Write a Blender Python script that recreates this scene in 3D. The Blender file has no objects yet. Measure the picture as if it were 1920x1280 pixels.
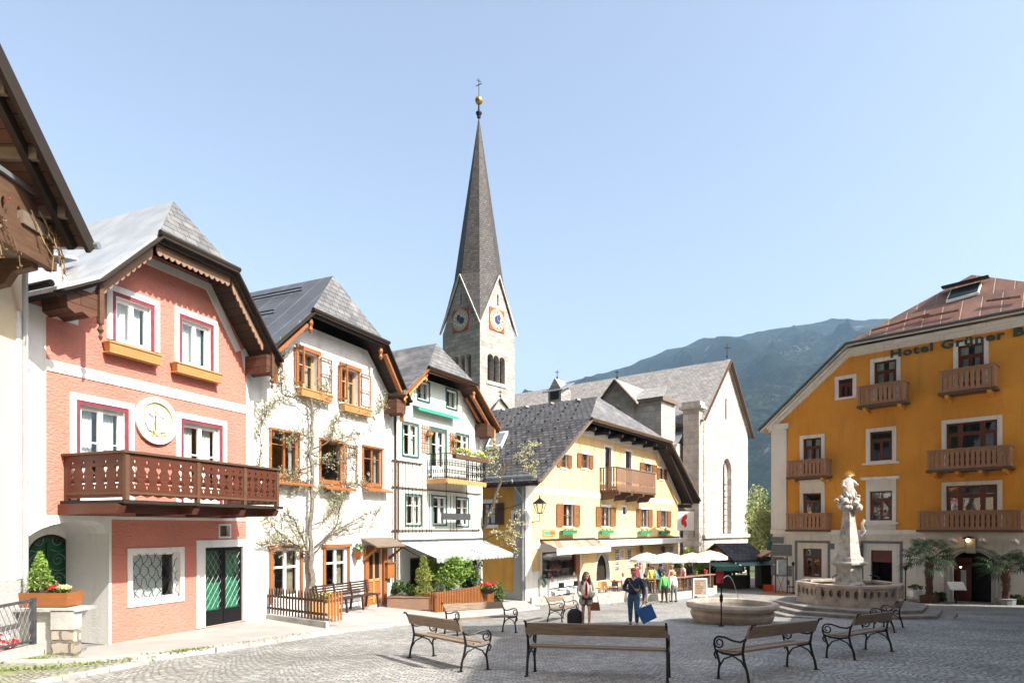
import bpy, math, random
from mathutils import Vector, Matrix, noise
from mathutils.geometry import tessellate_polygon
S = bpy.context.scene
R = math.radians
random.seed(7)

# ------------------------------------------------------------ camera, sky, sun
FP, CX, HY = 1200.0, 960.0, 990.0        # measured from the photograph: focal length and eye level in its pixels
cam = bpy.data.cameras.new('camera'); co = bpy.data.objects.new('camera', cam); S.collection.objects.link(co)
co.location = (0, 0, 0); co.rotation_euler = (R(90), 0, 0)
cam.sensor_width = 36; cam.lens = 36 * FP / 1920; cam.shift_y = (HY - 640) / 1920
cam.clip_start = .1; cam.clip_end = 12000
S.camera = co
SD = Vector((.82, -.57, .90)).normalized()   # towards the sun
elev = math.asin(SD.z); az = math.atan2(SD.x, SD.y)
W = bpy.data.worlds.new('World'); S.world = W; W.use_nodes = True
nt = W.node_tree; nt.nodes.clear()
sky = nt.nodes.new('ShaderNodeTexSky'); sky.sky_type = 'NISHITA'; sky.sun_disc = False
sky.sun_elevation = elev; sky.sun_rotation = az; sky.altitude = 0; sky.air_density = 1.35; sky.dust_density = 3.2; sky.ozone_density = 1.6
bg = nt.nodes.new('ShaderNodeBackground'); bg.inputs[1].default_value = .15
wo = nt.nodes.new('ShaderNodeOutputWorld'); hs_ = nt.nodes.new('ShaderNodeHueSaturation'); hs_.inputs['Saturation'].default_value = .76; hs_.inputs['Hue'].default_value = .503; hs_.inputs['Value'].default_value = 1.04; nt.links.new(sky.outputs[0], hs_.inputs['Color']); nt.links.new(hs_.outputs[0], bg.inputs[0]); nt.links.new(bg.outputs[0], wo.inputs[0])
sl = bpy.data.lights.new('sun', 'SUN'); sl.energy = 5; sl.angle = R(.5); sl.color = (1, .95, .86)
so = bpy.data.objects.new('sun', sl); S.collection.objects.link(so)
so.rotation_euler = SD.to_track_quat('Z', 'Y').to_euler(); so.location = SD * 60
S.view_settings.view_transform = 'Standard'; S.view_settings.look = 'None'
S.view_settings.exposure = .86; S.view_settings.gamma = 1
S.render.engine = 'CYCLES'
S.cycles.max_bounces = 8; S.cycles.transparent_max_bounces = 16; S.cycles.use_denoising = True

# ------------------------------------------------------------ materials
MC = {}
def newmat(name):
    m = bpy.data.materials.new(name); m.use_nodes = True; n = m.node_tree
    p = n.nodes['Principled BSDF']; MC[name] = m
    return m, n, p
def nd(n, t, **k):
    x = n.nodes.new('ShaderNode' + t)
    for a, v in k.items():
        if a[0] == 'i' and a[1:].isdigit(): x.inputs[int(a[1:])].default_value = v
        else: setattr(x, a, v)
    return x
def rgb(c): return (c[0], c[1], c[2], 1)
def noise_mix(n, vec, c1, c2, scale, lo=.35, hi=.65, detail=4, rough=.6):
    t = nd(n, 'TexNoise'); t.inputs['Scale'].default_value = scale; t.inputs['Detail'].default_value = detail; t.inputs['Roughness'].default_value = rough
    n.links.new(vec, t.inputs['Vector'])
    r = nd(n, 'MapRange'); r.inputs[1].default_value = lo; r.inputs[2].default_value = hi; n.links.new(t.outputs[0], r.inputs[0])
    m = nd(n, 'Mix', data_type='RGBA'); n.links.new(r.outputs[0], m.inputs[0])
    for i, c in ((6, c1), (7, c2)):
        if isinstance(c, tuple): m.inputs[i].default_value = rgb(c)
        else: n.links.new(c, m.inputs[i])
    return m.outputs[2], t
def bump(n, p, src, strength, dist=.02, prev=None):
    b = nd(n, 'Bump'); b.inputs['Strength'].default_value = strength; b.inputs['Distance'].default_value = dist
    n.links.new(src, b.inputs['Height'])
    if prev: n.links.new(prev.outputs[0], b.inputs['Normal'])
    n.links.new(b.outputs[0], p.inputs['Normal']); return b
def pos(n): return nd(n, 'NewGeometry').outputs['Position']
def uvn(n): return nd(n, 'UVMap').outputs[0]
def sc(c, k): return tuple(min(1, v * k) for v in c)

def plain(name, c, rough=.6, var=.18, scale=6, metal=0, bs=0, bscale=40, spec=None):
    m, n, p = newmat(name); P = pos(n)
    o, t = noise_mix(n, P, sc(c, 1 - var), sc(c, 1 + var * .6), scale)
    n.links.new(o, p.inputs['Base Color']); p.inputs['Roughness'].default_value = rough; p.inputs['Metallic'].default_value = metal
    if spec is not None: p.inputs['Specular IOR Level'].default_value = spec
    if bs:
        t2 = nd(n, 'TexNoise'); t2.inputs['Scale'].default_value = bscale; t2.inputs['Detail'].default_value = 5; n.links.new(P, t2.inputs[0]); bump(n, p, t2.outputs[0], bs)
    return m
def plaster(name, c, c2=None, bs=.5, bscale=18, dist=.03, stain=None, lo=.3, hi=.7):
    m, n, p = newmat(name); P = pos(n)
    a, _ = noise_mix(n, P, c2 or sc(c, .86), c, .7, lo, hi, 6, .65)
    b, _ = noise_mix(n, P, sc(c, .9), a, 5, .3, .5, 4)
    if stain:   # streaks that run down the wall
        mp = nd(n, 'Mapping'); mp.inputs['Scale'].default_value = (2.2, 2.2, .25); n.links.new(P, mp.inputs[0])
        b, _ = noise_mix(n, mp.outputs[0], b, stain, 1.3, .52, .74, 6)
    n.links.new(b, p.inputs['Base Color']); p.inputs['Roughness'].default_value = .9; p.inputs['Specular IOR Level'].default_value = .2
    t = nd(n, 'TexNoise'); t.inputs['Scale'].default_value = bscale; t.inputs['Detail'].default_value = 3
    mp = nd(n, 'Mapping'); mp.inputs['Scale'].default_value = (1, 1, 1.7); n.links.new(P, mp.inputs[0]); n.links.new(mp.outputs[0], t.inputs[0])
    bump(n, p, t.outputs[0], bs, dist)
    return m
def wood(name, c, c2=None, rough=.6, plank=0, grain=1.0):
    m, n, p = newmat(name); U = uvn(n); P = pos(n)
    mp = nd(n, 'Mapping'); mp.inputs['Scale'].default_value = (3, 26, 1); n.links.new(U, mp.inputs[0])
    a, t = noise_mix(n, mp.outputs[0], c2 or sc(c, .55), c, grain, .3, .7, 5)
    b, _ = noise_mix(n, P, sc(c, .7), a, 1.7, .3, .6, 4)
    n.links.new(b, p.inputs['Base Color']); p.inputs['Roughness'].default_value = rough; p.inputs['Specular IOR Level'].default_value = .3
    bm = bump(n, p, t.outputs[0], .25, .01)
    if plank:
        br = nd(n, 'TexBrick'); br.inputs['Scale'].default_value = 1; br.inputs['Brick Width'].default_value = 3; br.inputs['Row Height'].default_value = plank
        br.inputs['Mortar Size'].default_value = .008; br.inputs['Mortar Smooth'].default_value = .2; br.inputs[1].default_value = (1, 1, 1, 1); br.inputs[2].default_value = (.75, .75, .75, 1); br.inputs[3].default_value = (.12, .1, .1, 1)
        n.links.new(U, br.inputs[0]); mx = nd(n, 'Mix', data_type='RGBA', blend_type='MULTIPLY'); mx.inputs[0].default_value = 1
        n.links.new(b, mx.inputs[6]); n.links.new(br.outputs[0], mx.inputs[7]); n.links.new(mx.outputs[2], p.inputs['Base Color'])
    return m
def tiles(name, c1, c2, cm, bw, rh, ms=.012, rough=.75, bs=.8, off=.5, metal=0, warp=.0, tint=None, spec=.5, dist=.03):
    m, n, p = newmat(name); U = uvn(n); P = pos(n); vec = U
    if warp:
        t = nd(n, 'TexNoise'); t.inputs['Scale'].default_value = 2.5; n.links.new(U, t.inputs[0])
        mm = nd(n, 'MixRGB', blend_type='LINEAR_LIGHT'); mm.inputs[0].default_value = warp; n.links.new(U, mm.inputs[1]); n.links.new(t.outputs[1], mm.inputs[2]); vec = mm.outputs[0]
    br = nd(n, 'TexBrick', offset=off); br.inputs['Scale'].default_value = 1; br.inputs['Brick Width'].default_value = bw; br.inputs['Row Height'].default_value = rh
    br.inputs['Mortar Size'].default_value = ms; br.inputs['Mortar Smooth'].default_value = .3; br.inputs['Bias'].default_value = 0
    br.inputs[1].default_value = rgb(c1); br.inputs[2].default_value = rgb(c2); br.inputs[3].default_value = rgb(cm); n.links.new(vec, br.inputs[0])
    o, t = noise_mix(n, P, (.72, .72, .72), (1.1, 1.08, 1.05) if False else (1, 1, 1), 1.6, .3, .65, 6)
    mx = nd(n, 'Mix', data_type='RGBA', blend_type='MULTIPLY'); mx.inputs[0].default_value = 1; n.links.new(br.outputs[0], mx.inputs[6]); n.links.new(o, mx.inputs[7]); out = mx.outputs[2]
    if tint:
        out, _ = noise_mix(n, P, out, tint, .9, .5, .72, 5)
    n.links.new(out, p.inputs['Base Color']); p.inputs['Roughness'].default_value = rough; p.inputs['Metallic'].default_value = metal; p.inputs['Specular IOR Level'].default_value = spec
    inv = nd(n, 'Math', operation='SUBTRACT'); inv.inputs[0].default_value = 1; n.links.new(br.outputs['Fac'], inv.inputs[1])
    b1 = bump(n, p, inv.outputs[0], bs, dist)
    t2 = nd(n, 'TexNoise'); t2.inputs['Scale'].default_value = 14; t2.inputs['Detail'].default_value = 6; n.links.new(P, t2.inputs[0]); bump(n, p, t2.outputs[0], .3, .02, b1)
    return m
def foliage(name, c1, c2, c3=None, trans=.25):
    m, n, p = newmat(name); P = pos(n)
    g = nd(n, 'NewGeometry'); r = nd(n, 'ValToRGB'); e = r.color_ramp.elements
    e[0].color = rgb(c1); e[1].color = rgb(c2)
    if c3: x = e.new(.8); x.color = rgb(c3)
    n.links.new(g.outputs['Random Per Island'], r.inputs[0]); n.links.new(r.outputs[0], p.inputs['Base Color'])
    p.inputs['Roughness'].default_value = .55; p.inputs['Specular IOR Level'].default_value = .3
    tr = nd(n, 'BsdfTranslucent'); n.links.new(r.outputs[0], tr.inputs[0]); mx = nd(n, 'MixShader'); mx.inputs[0].default_value = trans
    n.links.new(p.outputs[0], mx.inputs[1]); n.links.new(tr.outputs[0], mx.inputs[2]); n.links.new(mx.outputs[0], n.nodes['Material Output'].inputs[0])
    return m

plaster('white', (.80, .79, .77), (.72, .71, .68), .35, stain=(.62, .60, .56))
plaster('white_rough', (.82, .81, .79), (.72, .71, .69), .9, 9, .05, stain=(.63, .61, .57))
plaster('pink', (.62, .235, .18), (.52, .185, .14), .8, 13, .05, stain=(.50, .22, .18))
plaster('cream', (.76, .62, .43), (.70, .56, .38), .3)
plaster('greenwhite', (.77, .80, .76), (.70, .74, .69), .4, stain=(.62, .64, .59))
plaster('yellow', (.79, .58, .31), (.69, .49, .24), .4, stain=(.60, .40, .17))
plaster('yellow_shaded', (.70, .38, .08), (.60, .31, .06), .4, stain=(.48, .25, .06))  # shaded copy of yellow: the deeper tone stands in for shade
plaster('hotel_ochre', (.72, .315, .045), (.62, .25, .034), .5, 6, .04, stain=(.52, .235, .035))
plaster('hotel_white', (.76, .73, .69), (.66, .63, .59), .4, stain=(.54, .51, .47))
plaster('grey_plinth', (.42, .42, .41), (.34, .33, .32), .5)
plaster('beige', (.62, .60, .55), (.55, .53, .48), .4)
plain('crimson', (.22, .03, .05), .6)
plain('grey_trim', (.17, .18, .19), .8)
plain('paint_white', (.80, .80, .79), .4, .05)
plain('paint_green', (.035, .12, .095), .4, .1)
plain('relief_yellow', (.78, .66, .36), .7)
plain('relief_blue', (.35, .5, .62), .7)
plain('bright_green', (.04, .36, .25), .6, .1)
plain('box_green', (.02, .25, .12), .5, .1)
plain('door_green', (.012, .11, .045), .35, .25, 4)
plain('cloth_white', (.78, .78, .76), .9, .05)
plain('cloth_dim', (.55, .55, .54), .9, .1)
plain('iron', (.018, .018, .02), .45, .3, 20, .6)
plain('iron_grey', (.09, .095, .1), .5, .3, 10, .4)
plain('zinc', (.33, .35, .36), .45, .2, 3, .6)
plain('steel', (.55, .56, .57), .3, .1, 5, .9)
plain('pipe', (.45, .46, .46), .5, .1, 3, .3)
plain('interior', (.10, .085, .07), .9)
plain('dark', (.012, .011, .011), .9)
plain('step_stone', (.24, .215, .19), .85, .3, 3, 0, .4, 15)
plain('parasol_cream', (.80, .62, .40), .9, .05)
plain('red', (.55, .02, .03), .6)
plain('orange_plastic', (.65, .06, .01), .4)
plain('gold', (.8, .5, .12), .3, .1, 5, 1)
plain('shirt_green', (.10, .50, .10), .8)
plain('bark', (.10, .075, .055), .9, .4, 12, 0, .8, 30)
plain('bark_pale', (.20, .165, .135), .9, .35, 10, 0, .8, 30)
plain('palm_bark', (.09, .045, .025), .95, .5, 14, 0, 1, 25)
plain('soil', (.07, .05, .035), .95)
plain('stone_pale', (.52, .48, .43), .85, .25, 2.5, 0, .5, 20)
plain('marble', (.46, .37, .30), .6, .3, 2.2, 0, .4, 12)
plain('marble_white', (.47, .43, .385), .8, .35, 4, 0, .8, 16)
wood('wood_hotel_rail', (.42, .22, .12), (.22, .11, .06), .7)
plain('concrete', (.42, .41, .39), .9, .25, 2, 0, .4, 25)
plain('spray', (.75, .8, .82), .15, .05)
plain('water', (.03, .045, .04), .04, .1, 3, 0, .15, 6)
plain('brown_curtain', (.35, .28, .2), .9)
plain('clock_gold', (.62, .5, .25), .5, .1)
plain('clock_blue', (.02, .04, .13), .4, .1)
plain('clock_red', (.42, .06, .03), .7, .2)
wood('wood_red', (.13, .042, .022), (.07, .024, .014), .4)
wood('wood_brown', (.15, .08, .045), (.07, .04, .025), .6)
wood('wood_dark', (.036, .024, .017), (.018, .013, .01), .7)
wood('wood_grey', (.25, .19, .14), (.12, .09, .07), .75)
wood('wood_weather', (.36, .22, .15), (.2, .11, .07), .75)
wood('wood_orange', (.44, .17, .055), (.28, .10, .03), .45)
wood('wood_light', (.66, .34, .13), (.5, .24, .08), .5)
wood('wood_window', (.38, .145, .05), (.25, .085, .03), .45)
wood('wood_hotel', (.15, .035, .018), (.1, .022, .012), .35)
wood('wood_shutter', (.33, .15, .06), (.22, .09, .035), .55)
wood('wood_bench', (.30, .22, .155), (.15, .105, .075), .65)
wood('wood_bench_dark', (.06, .035, .025), (.03, .018, .014), .6)
wood('soffit', (.16, .07, .04), (.08, .035, .02), .7, .22)
wood('soffit_dark', (.075, .05, .035), (.035, .025, .02), .75, .22)
tiles('slate', (.11, .11, .112), (.20, .195, .195), (.05, .05, .055), .35, .2, .012, .6, .9, tint=(.27, .25, .23))
tiles('slate_yellowhouse', (.055, .05, .048), (.135, .125, .12), (.012, .012, .012), .4, .34, .04, .7, 1.2, dist=.06)
tiles('slate_spire', (.055, .047, .043), (.12, .105, .095), (.03, .026, .024), .35, .28, .03, .7, 1.2, dist=.08)
tiles('shingle_church', (.30, .28, .26), (.42, .40, .38), (.16, .15, .14), .4, .3, .02, .75, .8, dist=.05)
tiles('shingle_dark', (.04, .04, .045), (.11, .11, .12), (.01, .01, .01), .4, .26, .03, .7, 1.2, dist=.05)
tiles('metal_pale', (.52, .53, .53), (.58, .59, .59), (.42, .42, .42), .62, 40, .016, .38, .5, off=0, metal=.35, spec=.6)
tiles('metal_dark', (.10, .105, .11), (.13, .135, .14), (.3, .3, .31), .8, 40, .02, .4, .5, off=0, metal=.3)
tiles('copper', (.27, .135, .095), (.38, .21, .15), (.42, .26, .19), .95, 2.6, .04, .55, 1.2, metal=.25, tint=(.17, .115, .09), dist=.05)
tiles('stone_tower', (.34, .30, .27), (.56, .51, .46), (.22, .20, .18), 1.0, .5, .028, .9, .6, warp=.02, tint=(.42, .34, .29))
tiles('stone_church', (.46, .42, .38), (.63, .58, .53), (.37, .33, .30), 1.15, .58, .02, .9, .8, warp=.05, tint=(.40, .28, .22))
tiles('stone_rubble', (.30, .26, .22), (.52, .46, .38), (.18, .15, .13), .34, .22, .03, .95, 1.2, warp=.12, tint=(.45, .40, .18), dist=.06)
tiles('slats', (.42, .17, .06), (.5, .2, .07), (.04, .02, .01), .09, 4, .014, .5, .8, off=0)
tiles('awning_stripe', (.52, .52, .51), (.27, .32, .305), (.4, .42, .41), .22, 30, .0, .9, 0, off=0)
tiles('awning_beige', (.58, .48, .37), (.30, .19, .13), (.4, .3, .22), .2, 30, .0, .9, 0, off=0)
foliage('leaf_bright', (.10, .20, .02), (.22, .36, .05), (.30, .42, .10))
foliage('leaf_dark', (.02, .05, .015), (.06, .12, .025), (.10, .17, .04))
foliage('leaf_mid', (.045, .10, .02), (.12, .21, .04), (.17, .26, .07))
foliage('leaf_pale', (.42, .42, .16), (.62, .60, .32), (.72, .68, .45), .35)
foliage('leaf_blossom', (.62, .60, .38), (.78, .74, .58), (.5, .52, .28), .35)
foliage('leaf_conifer', (.10, .13, .02), (.24, .28, .05), (.34, .35, .09), .15)
foliage('leaf_palm', (.008, .022, .009), (.022, .05, .015), (.045, .08, .025), .15)
foliage('leaf_willow', (.20, .26, .07), (.36, .40, .15), (.45, .48, .22), .35)
foliage('flower_red', (.6, .02, .02), (.8, .05, .04), (.6, .03, .1), .2)
foliage('flower_yellow', (.75, .5, .02), (.85, .75, .08), (.85, .8, .3), .2)
foliage('flower_cream', (.7, .65, .3), (.85, .8, .5), None, .2)
foliage('grass_m', (.08, .14, .03), (.2, .28, .07), (.3, .33, .12), .25)
foliage('dry', (.12, .07, .04), (.3, .19, .1), None, .1)
def glassmat():
    m, n, p = newmat('glass'); n.nodes.remove(p)
    t = nd(n, 'BsdfTransparent'); t.inputs[0].default_value = (.80, .85, .84, 1); g = nd(n, 'BsdfGlossy'); g.inputs['Roughness'].default_value = .02; g.inputs[0].default_value = (1, 1, 1, 1)
    mx = nd(n, 'MixShader'); ge = nd(n, 'NewGeometry')
    w = nd(n, 'TexNoise'); w.inputs['Scale'].default_value = 1.1; n.links.new(pos(n), w.inputs[0]); b = nd(n, 'Bump'); b.inputs['Strength'].default_value = .12; b.inputs['Distance'].default_value = .05
    n.links.new(w.outputs[0], b.inputs['Height']); n.links.new(b.outputs[0], g.inputs['Normal'])
    dp = nd(n, 'VectorMath', operation='DOT_PRODUCT'); n.links.new(ge.outputs['Normal'], dp.inputs[0]); n.links.new(ge.outputs['Incoming'], dp.inputs[1])
    c = nd(n, 'Math', operation='ABSOLUTE'); n.links.new(dp.outputs['Value'], c.inputs[0]); c2 = nd(n, 'Math', operation='SUBTRACT'); c2.inputs[0].default_value = 1; n.links.new(c.outputs[0], c2.inputs[1])
    c3 = nd(n, 'Math', operation='POWER'); c3.inputs[1].default_value = 4; n.links.new(c2.outputs[0], c3.inputs[0]); c4 = nd(n, 'Math', operation='MULTIPLY_ADD'); c4.inputs[1].default_value = .8; c4.inputs[2].default_value = .10; n.links.new(c3.outputs[0], c4.inputs[0])
    n.links.new(c4.outputs[0], mx.inputs[0]); n.links.new(t.outputs[0], mx.inputs[1]); n.links.new(g.outputs[0], mx.inputs[2]); n.links.new(mx.outputs[0], n.nodes['Material Output'].inputs[0])
glassmat()
def cobblemat(name, c1, c2, cm, green=None):
    m, n, p = newmat(name); P = pos(n)
    s = nd(n, 'SeparateXYZ'); n.links.new(P, s.inputs[0])
    def mth(op, a, b=None):
        x = nd(n, 'Math', operation=op)
        for i, v in enumerate((a, b)):
            if v is None: continue
            if isinstance(v, (int, float)): x.inputs[i].default_value = v
            else: n.links.new(v, x.inputs[i])
        return x.outputs[0]
    WD = 1.3
    fr = mth('FRACT', mth('DIVIDE', mth('ADD', s.outputs[0], mth('MULTIPLY', s.outputs[1], .12)), WD))
    k = mth('SUBTRACT', mth('MULTIPLY', fr, 2.0), 1.0)
    arc = mth('MULTIPLY', mth('MULTIPLY', k, k), -.42)
    yy = mth('ADD', s.outputs[1], arc)
    cb = nd(n, 'CombineXYZ'); n.links.new(s.outputs[0], cb.inputs[0]); n.links.new(yy, cb.inputs[1])
    t = nd(n, 'TexNoise'); t.inputs['Scale'].default_value = 5; n.links.new(P, t.inputs[0])
    mm = nd(n, 'MixRGB', blend_type='LINEAR_LIGHT'); mm.inputs[0].default_value = .06; n.links.new(cb.outputs[0], mm.inputs[1]); n.links.new(t.outputs[1], mm.inputs[2])
    br = nd(n, 'TexBrick'); br.inputs['Scale'].default_value = 1; br.inputs['Brick Width'].default_value = .135; br.inputs['Row Height'].default_value = .115
    br.inputs['Mortar Size'].default_value = .014; br.inputs['Mortar Smooth'].default_value = .5
    br.inputs[1].default_value = rgb(c1); br.inputs[2].default_value = rgb(c2); br.inputs[3].default_value = rgb(cm); n.links.new(mm.outputs[0], br.inputs[0])
    o, _ = noise_mix(n, P, (.62, .61, .59), (1, 1, 1), .35, .36, .6, 8, .72)
    mx = nd(n, 'Mix', data_type='RGBA', blend_type='MULTIPLY'); mx.inputs[0].default_value = 1; n.links.new(br.outputs[0], mx.inputs[6]); n.links.new(o, mx.inputs[7]); out = mx.outputs[2]
    o2, _ = noise_mix(n, P, (.68, .68, .67), (1, 1, 1), 7, .33, .62, 4); mx = nd(n, 'Mix', data_type='RGBA', blend_type='MULTIPLY'); mx.inputs[0].default_value = 1; n.links.new(out, mx.inputs[6]); n.links.new(o2, mx.inputs[7]); out = mx.outputs[2]
    if green: out, _ = noise_mix(n, P, out, green, 1.4, .5, .62, 8, .75)
    n.links.new(out, p.inputs['Base Color']); p.inputs['Roughness'].default_value = .8; p.inputs['Specular IOR Level'].default_value = .3
    inv = nd(n, 'Math', operation='SUBTRACT'); inv.inputs[0].default_value = 1; n.links.new(br.outputs['Fac'], inv.inputs[1])
    b1 = bump(n, p, inv.outputs[0], 1, .035)
    t2 = nd(n, 'TexNoise'); t2.inputs['Scale'].default_value = 20; t2.inputs['Detail'].default_value = 5; n.links.new(P, t2.inputs[0]); bump(n, p, t2.outputs[0], .5, .02, b1)
cobblemat('cobble', (.36, .352, .335), (.55, .535, .505), (.24, .235, .222))
cobblemat('cobble_green', (.42, .41, .37), (.56, .54, .48), (.22, .24, .13), (.22, .27, .09))
plaster('earth', (.10, .12, .06), (.06, .08, .04), .4, 3)
plaster('asphalt_pale', (.41, .39, .365), (.33, .315, .295), .4, 30, .01, lo=.4, hi=.6)
def mountainmat():
    m, n, p = newmat('forest'); P = pos(n)
    a, _ = noise_mix(n, P, (.003, .009, .006), (.10, .125, .055), .06, .44, .58, 10, .9)
    b, _ = noise_mix(n, P, a, (.022, .04, .018), .009, .42, .6, 8, .7)
    mp = nd(n, 'Mapping'); mp.inputs['Scale'].default_value = (1, 1, .4); n.links.new(P, mp.inputs[0])
    c, t = noise_mix(n, mp.outputs[0], b, (.27, .25, .23), .011, .60, .66, 10, .8)
    n.links.new(c, p.inputs['Base Color']); p.inputs['Roughness'].default_value = 1; p.inputs['Specular IOR Level'].default_value = 0
    t2 = nd(n, 'TexNoise'); t2.inputs['Scale'].default_value = .09; t2.inputs['Detail'].default_value = 9; t2.inputs['Roughness'].default_value = .85; n.links.new(P, t2.inputs[0]); bump(n, p, t2.outputs[0], 1, 30)
mountainmat()

# ------------------------------------------------------------ geometry helpers
Z = Vector((0, 0, 1))
class Fac:
    """A vertical plane: origin O, horizontal unit U along it, outward unit N. v is the distance in front of it."""
    def __init__(s, O, U, N=None):
        s.O = Vector((O[0], O[1], 0)); s.U = Vector((U[0], U[1], 0)).normalized()
        s.N = Vector((s.U.y, -s.U.x, 0)) if N is None else Vector((N[0], N[1], 0)).normalized()
        if N is None and s.N.dot(-s.O) < 0: s.N = -s.N
    def w(s, u, v, z): return s.O + s.U * u + s.N * v + Z * z
    def uz(s, px, py, v=0):
        r = Vector(((px - CX) / FP, 1, 0)); t = (v + s.O.dot(s.N)) / r.dot(s.N)
        return (r * t - s.O).dot(s.U), (HY - py) / FP * t
    def vz(s, px, py, u):
        r = Vector(((px - CX) / FP, 1, 0)); t = (s.O.dot(s.U) + u) / r.dot(s.U)
        return (r * t - s.O).dot(s.N), (HY - py) / FP * t
    def u(s, px, v=0): return s.uz(px, HY, v)[0]
    def z(s, px, py, v=0): return s.uz(px, py, v)[1]
    def rect(s, xl, xr, yt, yb, v=0):
        c = (xl + xr) / 2; a, b = s.u(xl, v), s.u(xr, v)
        return min(a, b), max(a, b), s.z(c, yb, v), s.z(c, yt, v)
    def side(s, u, flip=1):   # plane through the point u, running along N; its outward side is -U (flip=1) or +U
        return Fac(s.O + s.U * u, s.N, -s.U * flip)
    def off(s, v, du=0): return Fac(s.O + s.N * v + s.U * du, s.U, s.N)
def at(px, py, Y): return Vector(((px - CX) / FP * Y, Y, (HY - py) / FP * Y))
def gz(x, y):
    if y < 36: return -1.6 - .0725 * y
    return max(-4.21 - .02 * (y - 36), -5.2)
class MB:
    def __init__(s): s.v = []; s.f = []
    def add(s, vs, fs):
        b = len(s.v); s.v += [tuple(v) for v in vs]; s.f += [tuple(i + b for i in f) for f in fs]; return s
    def box(s, c, d, rz=0):
        cs, sn = math.cos(rz), math.sin(rz); vs = []
        for k in (-1, 1):
            for j in (-1, 1):
                for i in (-1, 1):
                    x, y = i * d[0] / 2, j * d[1] / 2
                    vs.append((c[0] + x * cs - y * sn, c[1] + x * sn + y * cs, c[2] + k * d[2] / 2))
        return s.add(vs, BOXF)
    def fb(s, F, u0, u1, v0, v1, z0, z1):
        return s.add([F.w(u, v, z) for z in (z0, z1) for v in (v0, v1) for u in (u0, u1)], BOXF)
    def prism(s, F, outer, v0, v1, holes=()):
        loops = [outer] + list(holes); pts = [p for l in loops for p in l]
        tri = tessellate_polygon([[Vector((p[0], p[1], 0)) for p in l] for l in loops]); n = len(pts)
        vs = [F.w(p[0], v1, p[1]) for p in pts] + [F.w(p[0], v0, p[1]) for p in pts]
        fs = [t for t in tri] + [tuple(i + n for i in reversed(t)) for t in tri]; b = 0
        for l in loops:
            k = len(l)
            for i in range(k): fs.append((b + i, b + (i + 1) % k, b + (i + 1) % k + n, b + i + n))
            b += k
        return s.add(vs, fs)
    def beam(s, a, b, w, h, up=Z):
        a, b = Vector(a), Vector(b); d = (b - a).normalized(); x = d.cross(up)
        if x.length < 1e-4: x = d.cross(Vector((1, 0, 0)))
        x.normalize(); y = x.cross(d)
        vs = [q + x * (i * w / 2) + y * (j * h / 2) for q in (a, b) for j in (-1, 1) for i in (-1, 1)]
        return s.add(vs, BOXF)
    def tube(s, pts, r, n=6, cap=True):
        pts = [Vector(p) for p in pts]; m = len(pts); rr = r if isinstance(r, (list, tuple)) else [r] * m
        vs = []; fs = []; px = None
        for i, p in enumerate(pts):
            d = (pts[min(i + 1, m - 1)] - pts[max(i - 1, 0)]).normalized()
            if px is None: px = d.cross(Z) if abs(d.z) < .95 else d.cross(Vector((1, 0, 0)))
            px = (px - d * px.dot(d)).normalized(); py = d.cross(px)
            for k in range(n):
                a = 2 * math.pi * k / n; vs.append(p + (px * math.cos(a) + py * math.sin(a)) * rr[i])
        for i in range(m - 1):
            for k in range(n): fs.append((i * n + k, i * n + (k + 1) % n, (i + 1) * n + (k + 1) % n, (i + 1) * n + k))
        if cap: fs += [tuple(reversed(range(n))), tuple(range((m - 1) * n, m * n))]
        return s.add(vs, fs)
    def lathe(s, c, prof, n=16, ph=0, sx=1, sy=1):
        vs = []; fs = []
        for r, z in prof:
            for k in range(n):
                a = 2 * math.pi * k / n + ph; vs.append((c[0] + r * math.cos(a) * sx, c[1] + r * math.sin(a) * sy, c[2] + z))
        for i in range(len(prof) - 1):
            for k in range(n): fs.append((i * n + k, i * n + (k + 1) % n, (i + 1) * n + (k + 1) % n, (i + 1) * n + k))
        fs += [tuple(reversed(range(n))), tuple(range((len(prof) - 1) * n, len(prof) * n))]
        return s.add(vs, fs)
    def slab(s, quad, th, d=None):
        q = [Vector(p) for p in quad]; d = Vector(d) if d is not None else -Z; n = len(q)
        vs = q + [p + d * th for p in q]; fs = [tuple(range(n)), tuple(reversed(range(n, 2 * n)))]
        for i in range(n): fs.append((i, (i + 1) % n, (i + 1) % n + n, i + n))
        return s.add(vs, fs)
    def ball(s, c, r, n=10, m=6, sz=1):
        prof = [(max(.001, r * math.sin(math.pi * i / m)), -r * sz * math.cos(math.pi * i / m)) for i in range(m + 1)]
        return s.lathe(c, prof, n)
    def leaf(s, c, size, asp=.6, nrm=None, rnd=random):
        a = Vector((rnd.gauss(0, 1), rnd.gauss(0, 1), rnd.gauss(0, 1))).normalized()
        b = a.cross(Vector((rnd.gauss(0, 1), rnd.gauss(0, 1), rnd.gauss(0, 1)))).normalized()
        c = Vector(c); z = size * rnd.uniform(.7, 1.3)
        return s.add([c - a * z, c + b * z * asp, c + a * z, c - b * z * asp], [(0, 1, 2, 3)])
    def cloud(s, c, rad, n, size, shell=.5, rnd=random):
        c = Vector(c); rad = rad if isinstance(rad, (tuple, list)) else (rad,) * 3
        for _ in range(n):
            d = Vector((rnd.gauss(0, 1), rnd.gauss(0, 1), rnd.gauss(0, 1))).normalized() * (rnd.uniform(shell, 1))
            s.leaf(c + Vector((d.x * rad[0], d.y * rad[1], d.z * rad[2])), size, rnd=rnd)
        return s
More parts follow.
